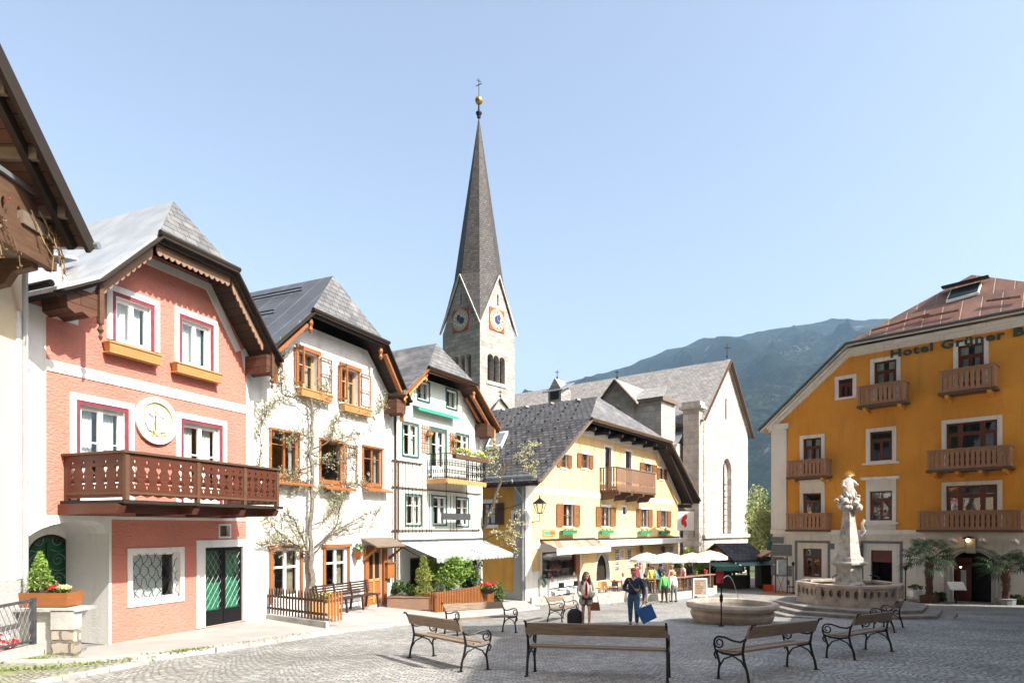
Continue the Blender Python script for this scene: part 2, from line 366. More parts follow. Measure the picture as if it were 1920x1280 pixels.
    def build(s, name, mat, parent=None, smooth=False):
        org = root_loc(parent) if parent else Vector((0, 0, 0))
        if parent is None and s.v:   # a thing of one mesh gets its origin at its base
            xs = [v[0] for v in s.v]; ys = [v[1] for v in s.v]; zs = [v[2] for v in s.v]
            org = Vector(((min(xs) + max(xs)) / 2, (min(ys) + max(ys)) / 2, min(zs)))
        me = bpy.data.meshes.new(name); me.from_pydata([(v[0] - org.x, v[1] - org.y, v[2] - org.z) for v in s.v], [], s.f)
        uv = me.uv_layers.new(name='UVMap'); d = [0.0] * (2 * len(me.loops)); vs = s.v
        for p in me.polygons:
            n = p.normal
            if abs(n.z) > .985: t, b = Vector((1, 0, 0)), Vector((0, 1, 0))
            else: t = Z.cross(n).normalized(); b = n.cross(t)
            for li in p.loop_indices:
                q = vs[me.loops[li].vertex_index]; d[2 * li] = q[0] * t.x + q[1] * t.y + q[2] * t.z; d[2 * li + 1] = q[0] * b.x + q[1] * b.y + q[2] * b.z
        uv.data.foreach_set('uv', d)
        me.materials.append(MC[mat])
        if smooth:
            me.polygons.foreach_set('use_smooth', [True] * len(me.polygons)); me.set_sharp_from_angle(angle=.7)
        o = bpy.data.objects.new(name, me); S.collection.objects.link(o)
        if parent: o.parent = parent
        else: o.location = org
        return o
BOXF = [(0, 2, 3, 1), (4, 5, 7, 6), (0, 1, 5, 4), (2, 6, 7, 3), (0, 4, 6, 2), (1, 3, 7, 5)]
def islands(s):
    par = list(range(len(s.v))); seen = {}
    for i, v in enumerate(s.v): par[i] = seen.setdefault(tuple(round(c, 4) for c in v), i)
    def fd(i):
        while par[i] != i: par[i] = par[par[i]]; i = par[i]
        return i
    for f in s.f:
        for i in f[1:]: par[fd(i)] = fd(f[0])
    g = {}
    for f in s.f: g.setdefault(fd(f[0]), []).append(f)
    out = []
    for fs in g.values():
        ix = {}; m = MB()
        for f in fs:
            for i in f:
                if i not in ix: ix[i] = len(m.v); m.v.append(s.v[i])
            m.f.append(tuple(ix[i] for i in f))
        out.append(m)
    return out
def split(s, name, mat, parent, smooth=False): return [m.build(name, mat, parent, smooth) for m in islands(s)]
def root_loc(o):
    while o.parent: o = o.parent
    return o.location
def thing(name, label, cat, loc, group=None):
    o = bpy.data.objects.new(name, None); S.collection.objects.link(o); o.location = loc; o.empty_display_size = .2
    return tag(o, label, cat, group)
def tag(o, label, cat, group=None):
    o['label'] = label; o['category'] = cat
    if group: o['group'] = group
    return o
def struct(o): o['kind'] = 'structure'; return o
def fix(mesh_obj):
    import bmesh
    b = bmesh.new(); b.from_mesh(mesh_obj.data); bmesh.ops.recalc_face_normals(b, faces=b.faces); b.to_mesh(mesh_obj.data); b.free()

def rectl(u0, u1, z0, z1): return [(u0, z0), (u1, z0), (u1, z1), (u0, z1)]
def wall(F, outline, holes, mat, root, depth=8, reveal=.16, name='wall', skip=None, rmat='white'):
    """outer skin with real openings, reveals, sides and back"""
    m = MB(); loops = [outline] + holes; pts = [p for l in loops for p in l]
    tri = tessellate_polygon([[Vector((p[0], p[1], 0)) for p in l] for l in loops])
    m.add([F.w(p[0], 0, p[1]) for p in pts], tri)
    rv_ = MB()
    for l in holes:
        k = len(l)
        if l is skip: continue
        for i in range(k):
            a, b = l[i], l[(i + 1) % k]; rv_.add([F.w(a[0], 0, a[1]), F.w(b[0], 0, b[1]), F.w(b[0], -reveal, b[1]), F.w(a[0], -reveal, a[1])], [(0, 1, 2, 3)])
    if rv_.v: [x_.build('reveal', rmat, root) for x_ in islands(rv_)]
    k = len(outline)
    for i in range(k):
        a, b = outline[i], outline[(i + 1) % k]; m.add([F.w(a[0], 0, a[1]), F.w(b[0], 0, b[1]), F.w(b[0], -depth, b[1]), F.w(a[0], -depth, a[1])], [(0, 1, 2, 3)])
    t2 = tessellate_polygon([[Vector((p[0], p[1], 0)) for p in outline]])
    m.add([F.w(p[0], -depth, p[1]) for p in outline], t2)
    MB().add([F.w(p[0], -1.9, p[1]) for p in outline], t2).build('room_wall', 'interior', root)   # behind the windows
    return m.build(name, mat, root)
def window(F, root, r, fm='paint_white', cols=2, rows=(.35,), fw=.06, dep=.12, curtain='cloth_white', name='window', sur=None, sm='white', sill=None, slm='white', cw=.3, bar=.035, surw=.12, door=False):
    u0, u1, z0, z1 = r; V = -dep
    m = MB()
    m.fb(F, u0, u0 + fw, V - .06, V, z0, z1).fb(F, u1 - fw, u1, V - .06, V, z0, z1).fb(F, u0 + fw, u1 - fw, V - .06, V, z1 - fw, z1).fb(F, u0 + fw, u1 - fw, V - .06, V, z0, z0 + fw)
    for i in range(1, cols):
        c = u0 + (u1 - u0) * i / cols; m.fb(F, c - fw * .55, c + fw * .55, V - .05, V + .015, z0 + fw, z1 - fw)
    for k in rows:
        c = z1 - (z1 - z0) * k; m.fb(F, u0 + fw, u1 - fw, V - .045, V + .008, c - bar / 2, c + bar / 2)
    if door: m.fb(F, u0 + fw, u1 - fw, V - .05, V - .003, z0 + fw, z0 + .55)
    w = m.build(name, fm, root)
    MB().add([F.w(u0 + fw * .5, V - .03, z0 + fw * .5), F.w(u1 - fw * .5, V - .03, z0 + fw * .5), F.w(u1 - fw * .5, V - .03, z1 - fw * .5), F.w(u0 + fw * .5, V - .03, z1 - fw * .5)], [(0, 1, 2, 3)]).build('pane', 'glass', w)
    if curtain:
        m = MB(); W_ = (u1 - u0) * cw
        for a, b in ((u0 + fw, u0 + fw + W_), (u1 - fw - W_, u1 - fw)):
            n = 8; vs = []
            for i in range(n + 1):
                uu = a + (b - a) * i / n; vv = V - .16 - .03 * (i % 2); vs += [F.w(uu, vv, z0 + .02), F.w(uu, vv, z1 - .02)]
            m.add(vs, [(2 * i, 2 * i + 2, 2 * i + 3, 2 * i + 1) for i in range(n)])
        m.build('curtain', curtain, w)
    if sur:   # a raised painted surround
        s = sur; m = MB(); m.fb(F, u0 - s, u0, 0, .025, z0, z1 + s).fb(F, u1, u1 + s, 0, .025, z0, z1 + s).fb(F, u0, u1, 0, .025, z1, z1 + s)
        if not door: m.fb(F, u0 - s, u1 + s, 0, .03, z0 - s, z0)
        m.build('surround', sm, w)
    if sill:
        MB().fb(F, u0 - .08, u1 + .08, -.02, sill, z0 - .06, z0).build('sill', slm, w)
    return w
def shutters(F, w, r, wd, mat='wood_shutter', v=.04, sides=(-1, 1), slat=True, ang=0):
    u0, u1, z0, z1 = r
    for sd in sides:
        a = u0 - wd - .02 if sd < 0 else u1 + .02; b = a + wd; m = MB(); e = .05
        m.fb(F, a, a + e, v, v + .04, z0, z1).fb(F, b - e, b, v, v + .04, z0, z1).fb(F, a + e, b - e, v, v + .04, z1 - e, z1).fb(F, a + e, b - e, v, v + .04, z0, z0 + e).fb(F, a + e, b - e, v, v + .038, (z0 + z1) / 2 - .03, (z0 + z1) / 2 + .03)
        n = max(6, int((z1 - z0) / .075))
        for i in range(n):
            z = z0 + e + (z1 - z0 - 2 * e) * (i + .5) / n; h = (z1 - z0 - 2 * e) / n * .62
            m.add([F.w(a + e, v + .006, z + h / 2), F.w(b - e, v + .006, z + h / 2), F.w(b - e, v + .03, z - h / 2), F.w(a + e, v + .03, z - h / 2)], [(0, 1, 2, 3)])
        m.fb(F, a + e, b - e, v, v + .004, z0 + e, z1 - e)
        m.build('shutter', mat, w)
def roof(F, root, L, Rr, kl, kr, apex, vf, vb, mat, hmat, smat, th=.1, sth=.12, name='roof'):
    """half-hipped roof. L, Rr: (u, z) lists from eave to knee (last); apex (u, v, z); the ridge runs from the apex to vb"""
    def slabs(th0, th1, shrink=0):
        m = MB(); h = MB()
        for P in (L, Rr):
            q = list(P)
            for i in range(len(q) - 1):
                a, b = q[i], q[i + 1]
                m.slab([F.w(a[0], vf, a[1] - th0), F.w(b[0], vf, b[1] - th0), F.w(b[0], vb, b[1] - th0), F.w(a[0], vb, a[1] - th0)], th1)
            k = q[-1]
            m.slab([F.w(k[0], vf, k[1] - th0), F.w(apex[0], apex[1], apex[2] - th0), F.w(apex[0], vb, apex[2] - th0), F.w(k[0], vb, k[1] - th0)], th1)
        h.slab([F.w(L[-1][0], vf, L[-1][1] - th0), F.w(Rr[-1][0], vf, Rr[-1][1] - th0), F.w(apex[0], apex[1], apex[2] - th0)], th1)
        return m, h
    a, b = slabs(0, th); ro = a.build(name, mat, root); fix(ro); hp = b.build('hip_roof', hmat, root); fix(hp)
    a, b = slabs(th + .003, sth); so_ = a.build('soffit', smat, root); fix(so_); x = b.build('hip_soffit', smat, root); fix(x)
    return ro
def scallop(F, a, b, v, amp, n, th=.03, h=.16):
    """fascia board with a scalloped lower edge between (u,z) a and b at offset v"""
    m = MB(); k = n * 6; top = []; bot = []
    for i in range(k + 1):
        t = i / k; u = a[0] + (b[0] - a[0]) * t; z = a[1] + (b[1] - a[1]) * t
        top.append((u, z)); bot.append((u, z - h + amp * (1 - abs(math.sin(math.pi * n * t)))))
    m.prism(F, top + bot[::-1], v, v + th); return m
def flowers(mb, F, u0, u1, v, z, n, size=.05, h=.15):
    for _ in range(n): mb.leaf(F.w(random.uniform(u0, u1), v + random.uniform(-.09, .09), z + random.uniform(-.02, h)), size)
def rail_panels(F, root, segs, mat, holes='gap', th=.03):
    pass
# ------------------------------------------------------------ ground
def grid(name, xs, ys, zf, mat):
    m = MB(); vs = [(x, y, zf(x, y)) for y in ys for x in xs]; n = len(xs)
    m.add(vs, [(j * n + i, j * n + i + 1, (j + 1) * n + i + 1, (j + 1) * n + i) for j in range(len(ys) - 1) for i in range(n - 1)])
    o = m.build(name, mat); return struct(o)
def rng(a, b, n): return [a + (b - a) * i / n for i in range(n + 1)]
def tilt(x, y): return noise.noise(Vector((x * .35, y * .35, 0))) * .02
grid('cobbled_square', rng(-14, 60, 148), rng(0, 62, 124), lambda x, y: gz(x, y) + tilt(x, y) * (1 if y < 34 else .3), 'cobble')
grid('ground', rng(-400, 3000, 34), [-60, -.02, 18, 36, 50, 62, 120, 400, 1200, 4000], lambda x, y: (gz(0, y) if y < 62 else gz(0, 62)) - .2, 'earth')
# pavement along the houses: (x, y, z) at the house side and at the kerb side
HS = [(-10.6, 11.6, -2.50), (-10.2, 12.3, -2.55), (-9.25, 14.7, -2.655), (-7.5, 19.05, -2.70), (-4.725, 25.2, -2.98), (-1.47, 30.94, -3.55), (.73, 35, -4.0)]
KS = [(-9.0, 11.2), (-7.0, 11.6), (-6.2, 13.2), (-5.05, 16.9), (-3.45, 20.6), (-1.3, 24.8), (1.2, 30.2)]
m = MB(); k2 = MB()
for i in range(len(HS) - 1):
    q = [Vector(HS[i]), Vector(HS[i + 1]), Vector((*KS[i + 1], gz(*KS[i + 1]) + .1)), Vector((*KS[i], gz(*KS[i]) + .1))]
    n = (q[0] - q[3]); 
    m.slab([q[0], q[1], q[2], q[3]], .5)
    a, b = q[3], q[2]; nn = Vector((b.y - a.y, a.x - b.x, 0)).normalized()
    if nn.x < 0: nn = -nn
    segs = max(1, int((b - a).length / .9))
    for j in range(segs):
        p, r_ = a.lerp(b, j / segs), a.lerp(b, (j + .985) / segs)
        k2.slab([p + Z * .012, r_ + Z * .012, r_ + nn * .14 + Z * .012, p + nn * .14 + Z * .012], .4)
struct(m.build('pavement', 'asphalt_pale')); struct(k2.build('kerb', 'concrete'))
# mossy cobbled strip beside the garden wall, edged with kerb stones
m = MB(); V_ = []
for j in rng(0, 1, 20):
    l_, r_ = Vector((-9.02, 12.45)).lerp(Vector((-9.02, 7.2)), j), Vector((-6.62, 11.55)).lerp(Vector((-7.4, 7.2)), j)
    for i in rng(0, 1, 16):
        p = l_.lerp(r_, i); V_.append((p.x, p.y, gz(p.x, p.y) + .035 + .03 * (1 - i) + tilt(p.x * 3, p.y * 3) * .5))
m.add(V_, [(j * 17 + i, j * 17 + i + 1, (j + 1) * 17 + i + 1, (j + 1) * 17 + i) for j in range(20) for i in range(16)])
struct(m.build('mossy_cobbles', 'cobble_green'))
m = MB(); a, b = Vector((-6.64, 11.5)), Vector((-7.03, 9.3))
for j in range(5):
    p, q = a.lerp(b, j / 5), a.lerp(b, (j + .97) / 5); n_ = Vector((.14, -.05))
    m.slab([(p.x, p.y, gz(p.x, p.y) + .06), (q.x, q.y, gz(q.x, q.y) + .06), (q.x + n_.x, q.y + n_.y, gz(q.x, q.y) + .055), (p.x + n_.x, p.y + n_.y, gz(p.x, p.y) + .055)], .3)
struct(m.build('edging', 'concrete'))

# ------------------------------------------------------------ facades (measured planes)
def fac(px, Y, vp): return Fac(((px - CX) / FP * Y, Y), ((vp - CX) / FP, 1))
H1 = fac(205, 14.7, 1440); H2 = fac(487, 19.05, 1500); H3 = fac(735, 25.2, 1640); H4 = fac(985, 35, 1812); HT = fac(1450, 45, -200)

# ------------------------------------------------------------ timber house, far left
T = thing('timber_house', 'cream house at the left edge with a wide brown plank eave and carved wooden balcony', 'house', (-11, 10, -2.5))
F0 = Fac((-9.6, 0), (0, 1), (1, 0))
wall(F0, [(2, -3.2), (12.6, -3.2), (12.6, 5.3), (5, 12.0), (2, 9.3)], [], 'cream', T, 9)
MB().fb(F0, 4, 12.61, 0, .03, -3.2, -.98).build('plinth', 'grey_plinth', T)
MB().fb(F0, 12.36, 12.62, 0, .05, -.98, 4.2).build('corner_trim', 'white', T)
vf = 1.6
def raf(y): return 7.55 + (10 - y) * .93   # rafter line (y, z) on the front edge
m = MB(); q = lambda y, v, dz=0: F0.w(y, v, raf(y) + dz)
m.slab([q(3.2, vf), q(12.2, vf), q(12.2, -9), q(3.2, -9)], .07); m.slab([q(3.2, vf), q(3.2, -9), F0.w(-5, -9, raf(3.2) - 6), F0.w(-5, vf, raf(3.2) - 6)], .07); fix(m.build('roof', 'metal_pale', T))
m = MB(); m.slab([q(3.2, vf - .03, -.075), q(12.15, vf - .03, -.075), q(12.15, -9, -.075), q(3.2, -9, -.075)], .12); fix(m.build('soffit', 'soffit', T))
m = MB(); m.beam(q(3.2, vf - .02, -.2), q(12.2, vf - .02, -.2), .08, .27).beam(q(3.2, vf - .3, -.3), q(12.1, vf - .3, -.3), .12, .18); m.build('barge_board', 'wood_dark', T)
m = MB()
for v in (.25, .95):
    m.fb(F0, 11.2, 12.05, v - .1, v + .1, raf(12.0) - .35, raf(12.0) - .12)
for y in rng(6, 11.6, 8): m.fb(F0, y, y + .1, 0, vf - .1, raf(y) - .42, raf(y) - .22)
split(m, 'rafter', 'wood_grey', T)
m = MB(); m.tube([F0.w(12.25, -8, raf(12.2) - .1), F0.w(12.25, vf + .1, raf(12.2) - .1)], .07, 8); m.build('gutter', 'zinc', T, True)
m = MB(); m.tube([F0.w(12.5, .1, 4.1), F0.w(12.5, .1, -2.4)], .05, 8); m.tube([F0.w(12.25, .3, raf(12.2) - .15), F0.w(12.35, .2, 4.7), F0.w(12.5, .1, 4.1)], .05, 8); m.build('drainpipe', 'pipe', T, True)
# balcony
m = MB(); m.fb(F0, 6, 11.95, 0, 1.0, 4.86, 4.98); m.build('balcony_floor', 'wood_grey', T)
m = MB(); m.fb(F0, 6, 12.0, .94, 1.06, 5.98, 6.06).fb(F0, 11.94, 12.02, 0, 1.06, 5.98, 6.06); m.build('balcony_rail', 'zinc', T)
holes = []
for i in range(16):
    c = 6.4 + i * .34; holes.append([(c + .05 * math.cos(a), 5.5 + .12 * math.sin(a)) for a in rng(0, 2 * math.pi, 8)[:-1]])
m = MB(); m.prism(F0, rectl(6, 11.95, 4.98, 5.98), .97, 1.0, holes); m.fb(F0, 11.9, 11.98, .9, 1.02, 4.8, 5.98); m.prism(F0.side(11.95, -1), rectl(0, .96, 4.98, 5.98), 0, .03)
m.build('balcony_panel', 'wood_brown', T)
m = MB()
for y in (7.5, 9.5, 11.6):
    m.prism(F0.side(y), [(0, 4.86), (.95, 4.86), (.95, 4.7), (.6, 4.62), (.45, 4.4), (0, 4.3)], -.08, .08)
split(m, 'bracket', 'wood_brown', T)
MB().fb(F0, 6, 11.98, .93, 1.08, 4.80, 4.95).build('balcony_beam', 'wood_brown', T)
# dried climber on the balcony
m = MB(); g = MB(); rf = MB(); random.seed(3)
for k in range(13):
    y = random.uniform(9.8, 11.9); p = Vector(F0.w(y, 1.1, 5.9 - random.random() * .3)); pts = [p]
    for i in range(5): p = p + Vector((random.uniform(-.03, .05), random.uniform(.0, .2) if y < 11.6 else random.uniform(-.05, .08), -random.uniform(.08, .3))); pts.append(p)
    m.tube(pts, .012, 4); [g.cloud(q_, .05, 5, .028) for q_ in pts[1:]]
for k in range(3): rf.cloud(F0.w(random.uniform(10.0, 10.9), 1.12, random.uniform(5.45, 5.75)), .035, 9, .022)
pl = thing('dried_climber', 'withered climbing plant hanging over the wooden balcony at the left edge', 'plant', F0.w(11.5, 1.05, 4.7))
m.build('stem', 'dry', pl); g.build('leaves', 'dry', pl); rf.build('blossom', 'flower_red', pl)

# ------------------------------------------------------------ pink house
F = H1; ZB = -2.67
P = thing('pink_house', 'pink rendered house with white bands, round relief and a red brown wooden balcony', 'house', F.w(0, 0, ZB))
u = F.u
def win_r(F, xl, xr, yt, yb, v=0): return F.rect(xl, xr, yt, yb, v)
r1 = win_r(F, 217, 283, 566, 648); r2 = win_r(F, 341, 395, 605, 688)
rA = list(win_r(F, 150, 234, 765, 900)); rA[2] = .62; rB = list(win_r(F, 344, 412, 797, 900)); rB[2] = .62
rg = win_r(F, 248, 337, 1036, 1122); rd = list(win_r(F, 384, 455, 1025, 1176)); rd[2] = ZB + .02
arch = [(u(45) + .02, ZB)] + [(u(x), F.z(x, y)) for x, y in ((45, 1010), (58, 1001), (75, 991), (95, 984), (119, 979), (148, 975.5), (175, 977), (192, 984), (203, 1000))] + [(u(203), ZB)]
rv = win_r(F, 411, 429, 985, 1005)
uL, uR = u(41), u(489)
out = [(uL, -3.4), (uR, -3.4), (uR, 4.75), (4.0, 5.45), (2.82, 6.72), (.55, 6.72), (-.75, 5.25), (-1.5, 4.75), (uL, 4.6)]
H = [rectl(*r) for r in (r1, r2, rA, rB, rg, rd, rv)] + [arch]
wall(F, out, H, 'pink', P, 8.5, .2, skip=arch)
# white painted bands, a little proud of the render
def zline(px, py): return F.uz(px, py)
m = MB(); t = .022
m.fb(F, uL - .01, u(85), -.01, t, 1.1, 4.6)
zt, zb = F.z(84, 672), F.z(84, 693)
m.fb(F, u(85), u(461), 0, t, zb, zt)
m.prism(F, [(u(461), ZB - .5), (uR + .01, ZB - .5), (uR + .01, 4.75), (4.25, 5.3), (3.95, 5.1), (u(461), 4.3)], -.01, t)
m.prism(F, [(u(85), F.z(85, 592)), (u(146), F.z(146, 610)), (u(146), F.z(146, 590)), (-.9, 5.1), (-1.5, 4.72), (u(85), 4.68)], 0, t)
m.prism(F, [(-.9, 5.1), (.5, 6.62), (2.87, 6.62), (3.95, 5.1), (3.75, 5.0), (2.72, 6.42), (.65, 6.42), (-.72, 4.95)], 0, t)
m.prism(F, [(uL - .01, 1.1), (u(85), 1.1), (u(85), .28), (u(461), .28), (u(461), .21), (u(208), .21), (u(208), ZB - .5), (u(203), ZB - .5)] + [arch[i] for i in range(len(arch) - 2, 0, -1)] + [(uL - .01, arch[1][1])], -.01, t)
m.build('trim', 'white', P)
m = MB(); m.fb(F, u(62), u(85), t, t + .004, F.z(70, 920), F.z(70, 870)) if False else m.fb(F, u(84), u(95), 0, .006, F.z(85, 925), F.z(85, 872))
for r, c in ((r1, 0), (r2, 0), (rA, 1), (rB, 1)):
    pass
for nm, r, dr in (('window', r1, 0), ('window', r2, 0), ('balcony_door', rA, 1), ('balcony_door', rB, 1)):
    w = window(F, P, r, 'paint_white', 2, (.38,) if dr else (), .1, .1, 'cloth_white', nm, None, door=bool(dr), cw=.5 if not dr else .32)
    a, b, c, d = r; s1, s2 = .09, .23; m = MB()
    for i, (s_, mt, v) in enumerate(((s1, 'crimson', .012), (s2, 'white', .028))):
        i0 = 0 if i == 0 else s1; m = MB()
        m.fb(F, a - s_, a - i0, 0, v, c, d + i0).fb(F, b + i0, b + s_, 0, v, c, d + i0).fb(F, a - s_, b + s_, 0, v, d + i0, d + s_)
        m.build('surround', mt, w)
def flowerbox(F, u0, u1, z, label, grp, mat='wood_light', plants=None, v0=.03, d=.22, h=.17, n=60, base=None):
    t = thing('window_box', label, 'flower box', F.w((u0 + u1) / 2, v0 + d / 2, z), grp); m = MB()
    m.add([F.w(a, b, c) for a, b, c in ((u0 + .04, v0, z), (u1 - .04, v0, z), (u1 - .04, v0 + d * .8, z), (u0 + .04, v0 + d * .8, z), (u0, v0, z + h), (u1, v0, z + h), (u1, v0 + d, z + h), (u0, v0 + d, z + h))], [(0, 1, 2, 3), (4, 7, 6, 5), (0, 4, 5, 1), (1, 5, 6, 2), (2, 6, 7, 3), (3, 7, 4, 0)])
    m.build('box', mat, t)
    m = MB(); m.fb(F, u0 - .02, u1 + .02, v0 - .01, v0 + d + .02, z + h, z + h + .03).fb(F, u0, u1, v0, v0 + d, z - .05, z - .02); m.build('rim', mat, t)
    if plants:
        m = MB(); flowers(m, F, u0 + .05, u1 - .05, v0 + d / 2, z + h, n); m.build('plants', plants, t)
    return t
bx1 = F.rect(203, 301, 648, 668, .2); bx2 = F.rect(330, 415, 685, 704, .2)
flowerbox(F, bx1[0], bx1[1], bx1[2], 'empty orange wooden window box under the upper left window of the pink house', 'wooden boxes on the pink house')
flowerbox(F, bx2[0], bx2[1], bx2[2], 'empty orange wooden window box under the upper right window of the pink house', 'wooden boxes on the pink house')
# round relief
uc, zc = F.uz(291, 789); rr_ = .575
m = MB(); ring = [(uc + rr_ * math.cos(a), zc + rr_ * math.sin(a)) for a in rng(0, 2 * math.pi, 40)[:-1]]; rin = [(uc + .78 * rr_ * math.cos(a), zc + .78 * rr_ * math.sin(a)) for a in rng(0, 2 * math.pi, 40)[:-1]]
m.prism(F, ring, 0, .09, [rin]); me_ = m.build('medallion', 'white', P)
MB().prism(F, rin, 0, .04).build('medallion_ground', 'relief_yellow', me_)
m = MB(); b_ = MB(); g_ = MB()
for s_ in (-1, 1):
    sh = [(uc + s_ * (.06 + .2 * i), zc + j) for i, j in ((0, .05), (1.35, .14), (1.3, -.08), (.9, -.25), (.3, -.28))]; b_.prism(F, sh, .04, .075)
    m.tube([F.w(uc + s_ * .02, .06, zc - .33), F.w(uc + s_ * .12, .06, zc - .2), F.w(uc + s_ * .1, .07, zc + .1), F.w(uc + s_ * .2, .06, zc + .16)], .03)
    g_.cloud(F.w(uc + s_ * .15, .06, zc - .35), (.14, .03, .04), 20, .03)
m.ball(F.w(uc, .06, zc + .22), .06, 8, 6); m.tube([F.w(uc, .07, zc + .2), F.w(uc, .08, zc - .1), F.w(uc, .07, zc - .36)], [.04, .07, .03]); m.tube([F.w(uc - .18, .07, zc + .1), F.w(uc, .08, zc + .14), F.w(uc + .18, .07, zc + .1)], .03)
m.build('relief_figure', 'stone_pale', me_, True); b_.build('relief_shield', 'relief_blue', me_); g_.build('relief_leaves', 'clock_gold', me_)
# ground floor window with grille and blind
w = window(F, P, rg, 'paint_white', 1, (), .05, .16, None, 'shop_window', .13, 'white')
m = MB(); a, b, c, d = rg; n = 6
for i in range(-8, 8):
    for s_ in (-1, 1):
        p0 = (a + (b - a) * i / n, c); pts = []
        for k in range(0, 25):
            t_ = k / 24; uu = p0[0] + s_ * (d - c) * t_ * .62 + .03 * math.sin(t_ * 25 + i); zz = c + (d - c) * t_
            if a < uu < b: pts.append(F.w(uu, -.03, zz))
        if len(pts) > 2: m.tube(pts, .008, 4)
m.build('grille', 'iron', w)
m = MB()
for i in range(26): z_ = c + .02 + (d - c - .04) * i / 26; m.add([F.w(a, -.235, z_), F.w(b - .32, -.235, z_), F.w(b - .32, -.245, z_ + .036), F.w(a, -.245, z_ + .036)], [(0, 1, 2, 3)])
m.build('blind', 'cloth_white', w)
# green glass door
a, b, c, d = rd; m = MB(); mid = (a + b) / 2
MB().fb(F, a - .28, a, 0, .03, c, d + .2).fb(F, b, b + .1, 0, .03, c, d + .2).fb(F, a, b, 0, .03, d, d + .2).build('door_surround', 'white', P)
for x0, x1 in ((a, mid - .01), (mid + .01, b)):
    m.fb(F, x0, x0 + .07, -.1, -.04, c, d).fb(F, x1 - .07, x1, -.1, -.04, c, d).fb(F, x0 + .07, x1 - .07, -.1, -.04, d - .09, d).fb(F, x0 + .07, x1 - .07, -.1, -.04, c, c + .42)
dr = m.build('door', 'iron', P)
m = MB(); m.add([F.w(a + .03, -.08, c + .3), F.w(b - .03, -.08, c + .3), F.w(b - .03, -.08, d - .03), F.w(a + .03, -.08, d - .03)], [(0, 1, 2, 3)]); m.build('pane', 'glass', dr)
m = MB(); m.fb(F, a + .03, b - .03, -.14, -.125, c, c + 1.15).prism(F, [(mid - .1, c + 1.15), (mid + .5, c + 1.15), (mid + .35, c + 1.7), (mid + .2, c + 1.75)], -.14, -.125); m.build('green_glass', 'box_green', dr); MB().fb(F, a + .03, b - .03, -.2, -.18, c, d).build('interior_panel', 'door_green', dr)
m = MB()
for x0, x1 in ((a + .07, mid - .08), (mid + .08, b - .07)):
    for i in range(-9, 12):
        for s_ in (-1, 1):
            z0_ = c + .42 + i * .26; p = []
            for k in range(2): p.append((x0 if k == 0 else x1, z0_ + (0 if (k == 0) == (s_ > 0) else (x1 - x0) * 1.5)))
            (ua, za), (ub, zb_) = p
            lo, hi = c + .42, d - .12
            def cl(ua, za, ub, zb_):
                pts = []
                for k in range(9):
                    t_ = k / 8; z_ = za + (zb_ - za) * t_
                    if lo <= z_ <= hi: pts.append(F.w(ua + (ub - ua) * t_, -.05, z_))
                return pts
            q_ = cl(ua, za, ub, zb_)
            if len(q_) > 1: m.tube([q_[0], q_[-1]], .0045, 4)
m.build('lattice', 'zinc', dr)
m = MB(); m.fb(F, rv[0] - .05, rv[0], 0, .04, rv[2] - .05, rv[3] + .05).fb(F, rv[1], rv[1] + .05, 0, .04, rv[2] - .05, rv[3] + .05).fb(F, rv[0], rv[1], 0, .04, rv[3], rv[3] + .05).fb(F, rv[0], rv[1], 0, .04, rv[2] - .05, rv[2]); m.build('vent_frame', 'beige', P)
MB().fb(F, rv[0], rv[1], -.1, -.08, rv[2], rv[3]).build('vent', 'wood_brown', P)
# arched passage with the green double door
m = MB(); PD = 1.45; aa = arch[::-1]
for i in range(len(arch) - 1):
    p_, q_ = arch[i], arch[i + 1]; m.add([F.w(p_[0], 0, p_[1]), F.w(q_[0], 0, q_[1]), F.w(q_[0], -PD, q_[1]), F.w(p_[0], -PD, p_[1])], [(0, 1, 2, 3)])
dc, dw = F.u(97, -PD), 0
ux0, ux1 = F.u(50, -PD), F.u(140, -PD); zt_ = F.z(95, 1001, -PD); zb_ = F.z(95, 1150, -PD); rw = (ux1 - ux0) / 2; ucd = (ux0 + ux1) / 2; zsp = zt_ - rw * .95
dh = [(ux0, ZB - .3)] + [(ucd - rw * math.cos(a), zsp + rw * .95 * math.sin(a)) for a in rng(0, math.pi, 16)] + [(ux1, ZB - .3)]
m.prism(F, [(u(20) - 1.5, ZB - .4), (u(203) + .6, ZB - .4), (u(203) + .6, 1.0), (u(20) - 1.5, 1.0)], -PD - .3, -PD, [[(p[0], max(p[1], ZB - .35)) for p in dh]])
m.build('passage', 'white', P)
m = MB(); inner = [(ucd + (p[0] - ucd) * .86, zsp + (p[1] - zsp) * .88 if p[1] > zsp else p[1]) for p in dh]
m.prism(F, dh, -PD - .14, -PD - .04, [[(p[0], p[1] + .01) if p[1] < -2 else p for p in inner]]); fr_ = m.build('gate_frame', 'wood_dark', P)
gd = MB().prism(F, inner, -PD - .2, -PD - .15).fb(F, ucd - .03, ucd + .03, -PD - .15, -PD - .1, ZB, zt_ - .2).build('arched_door', 'door_green', P)
m = MB()
for s_ in (-1, 1):
    for j in range(4):
        cz = zsp + .35 - j * .45; cu = ucd + s_ * rw * .42; pts = []
        for k in range(22): a_ = k * .42; r_ = .17 * (1 - k / 26); pts.append(F.w(cu + s_ * r_ * math.cos(a_), -PD - .13, cz + r_ * math.sin(a_)))
        m.tube(pts, .012, 4)
        m.tube([F.w(cu - .17, -PD - .13, cz - .2), F.w(cu, -PD - .12, cz - .26), F.w(cu + .17, -PD - .13, cz - .2)], .011, 4)
m.build('scrollwork', 'zinc', gd)
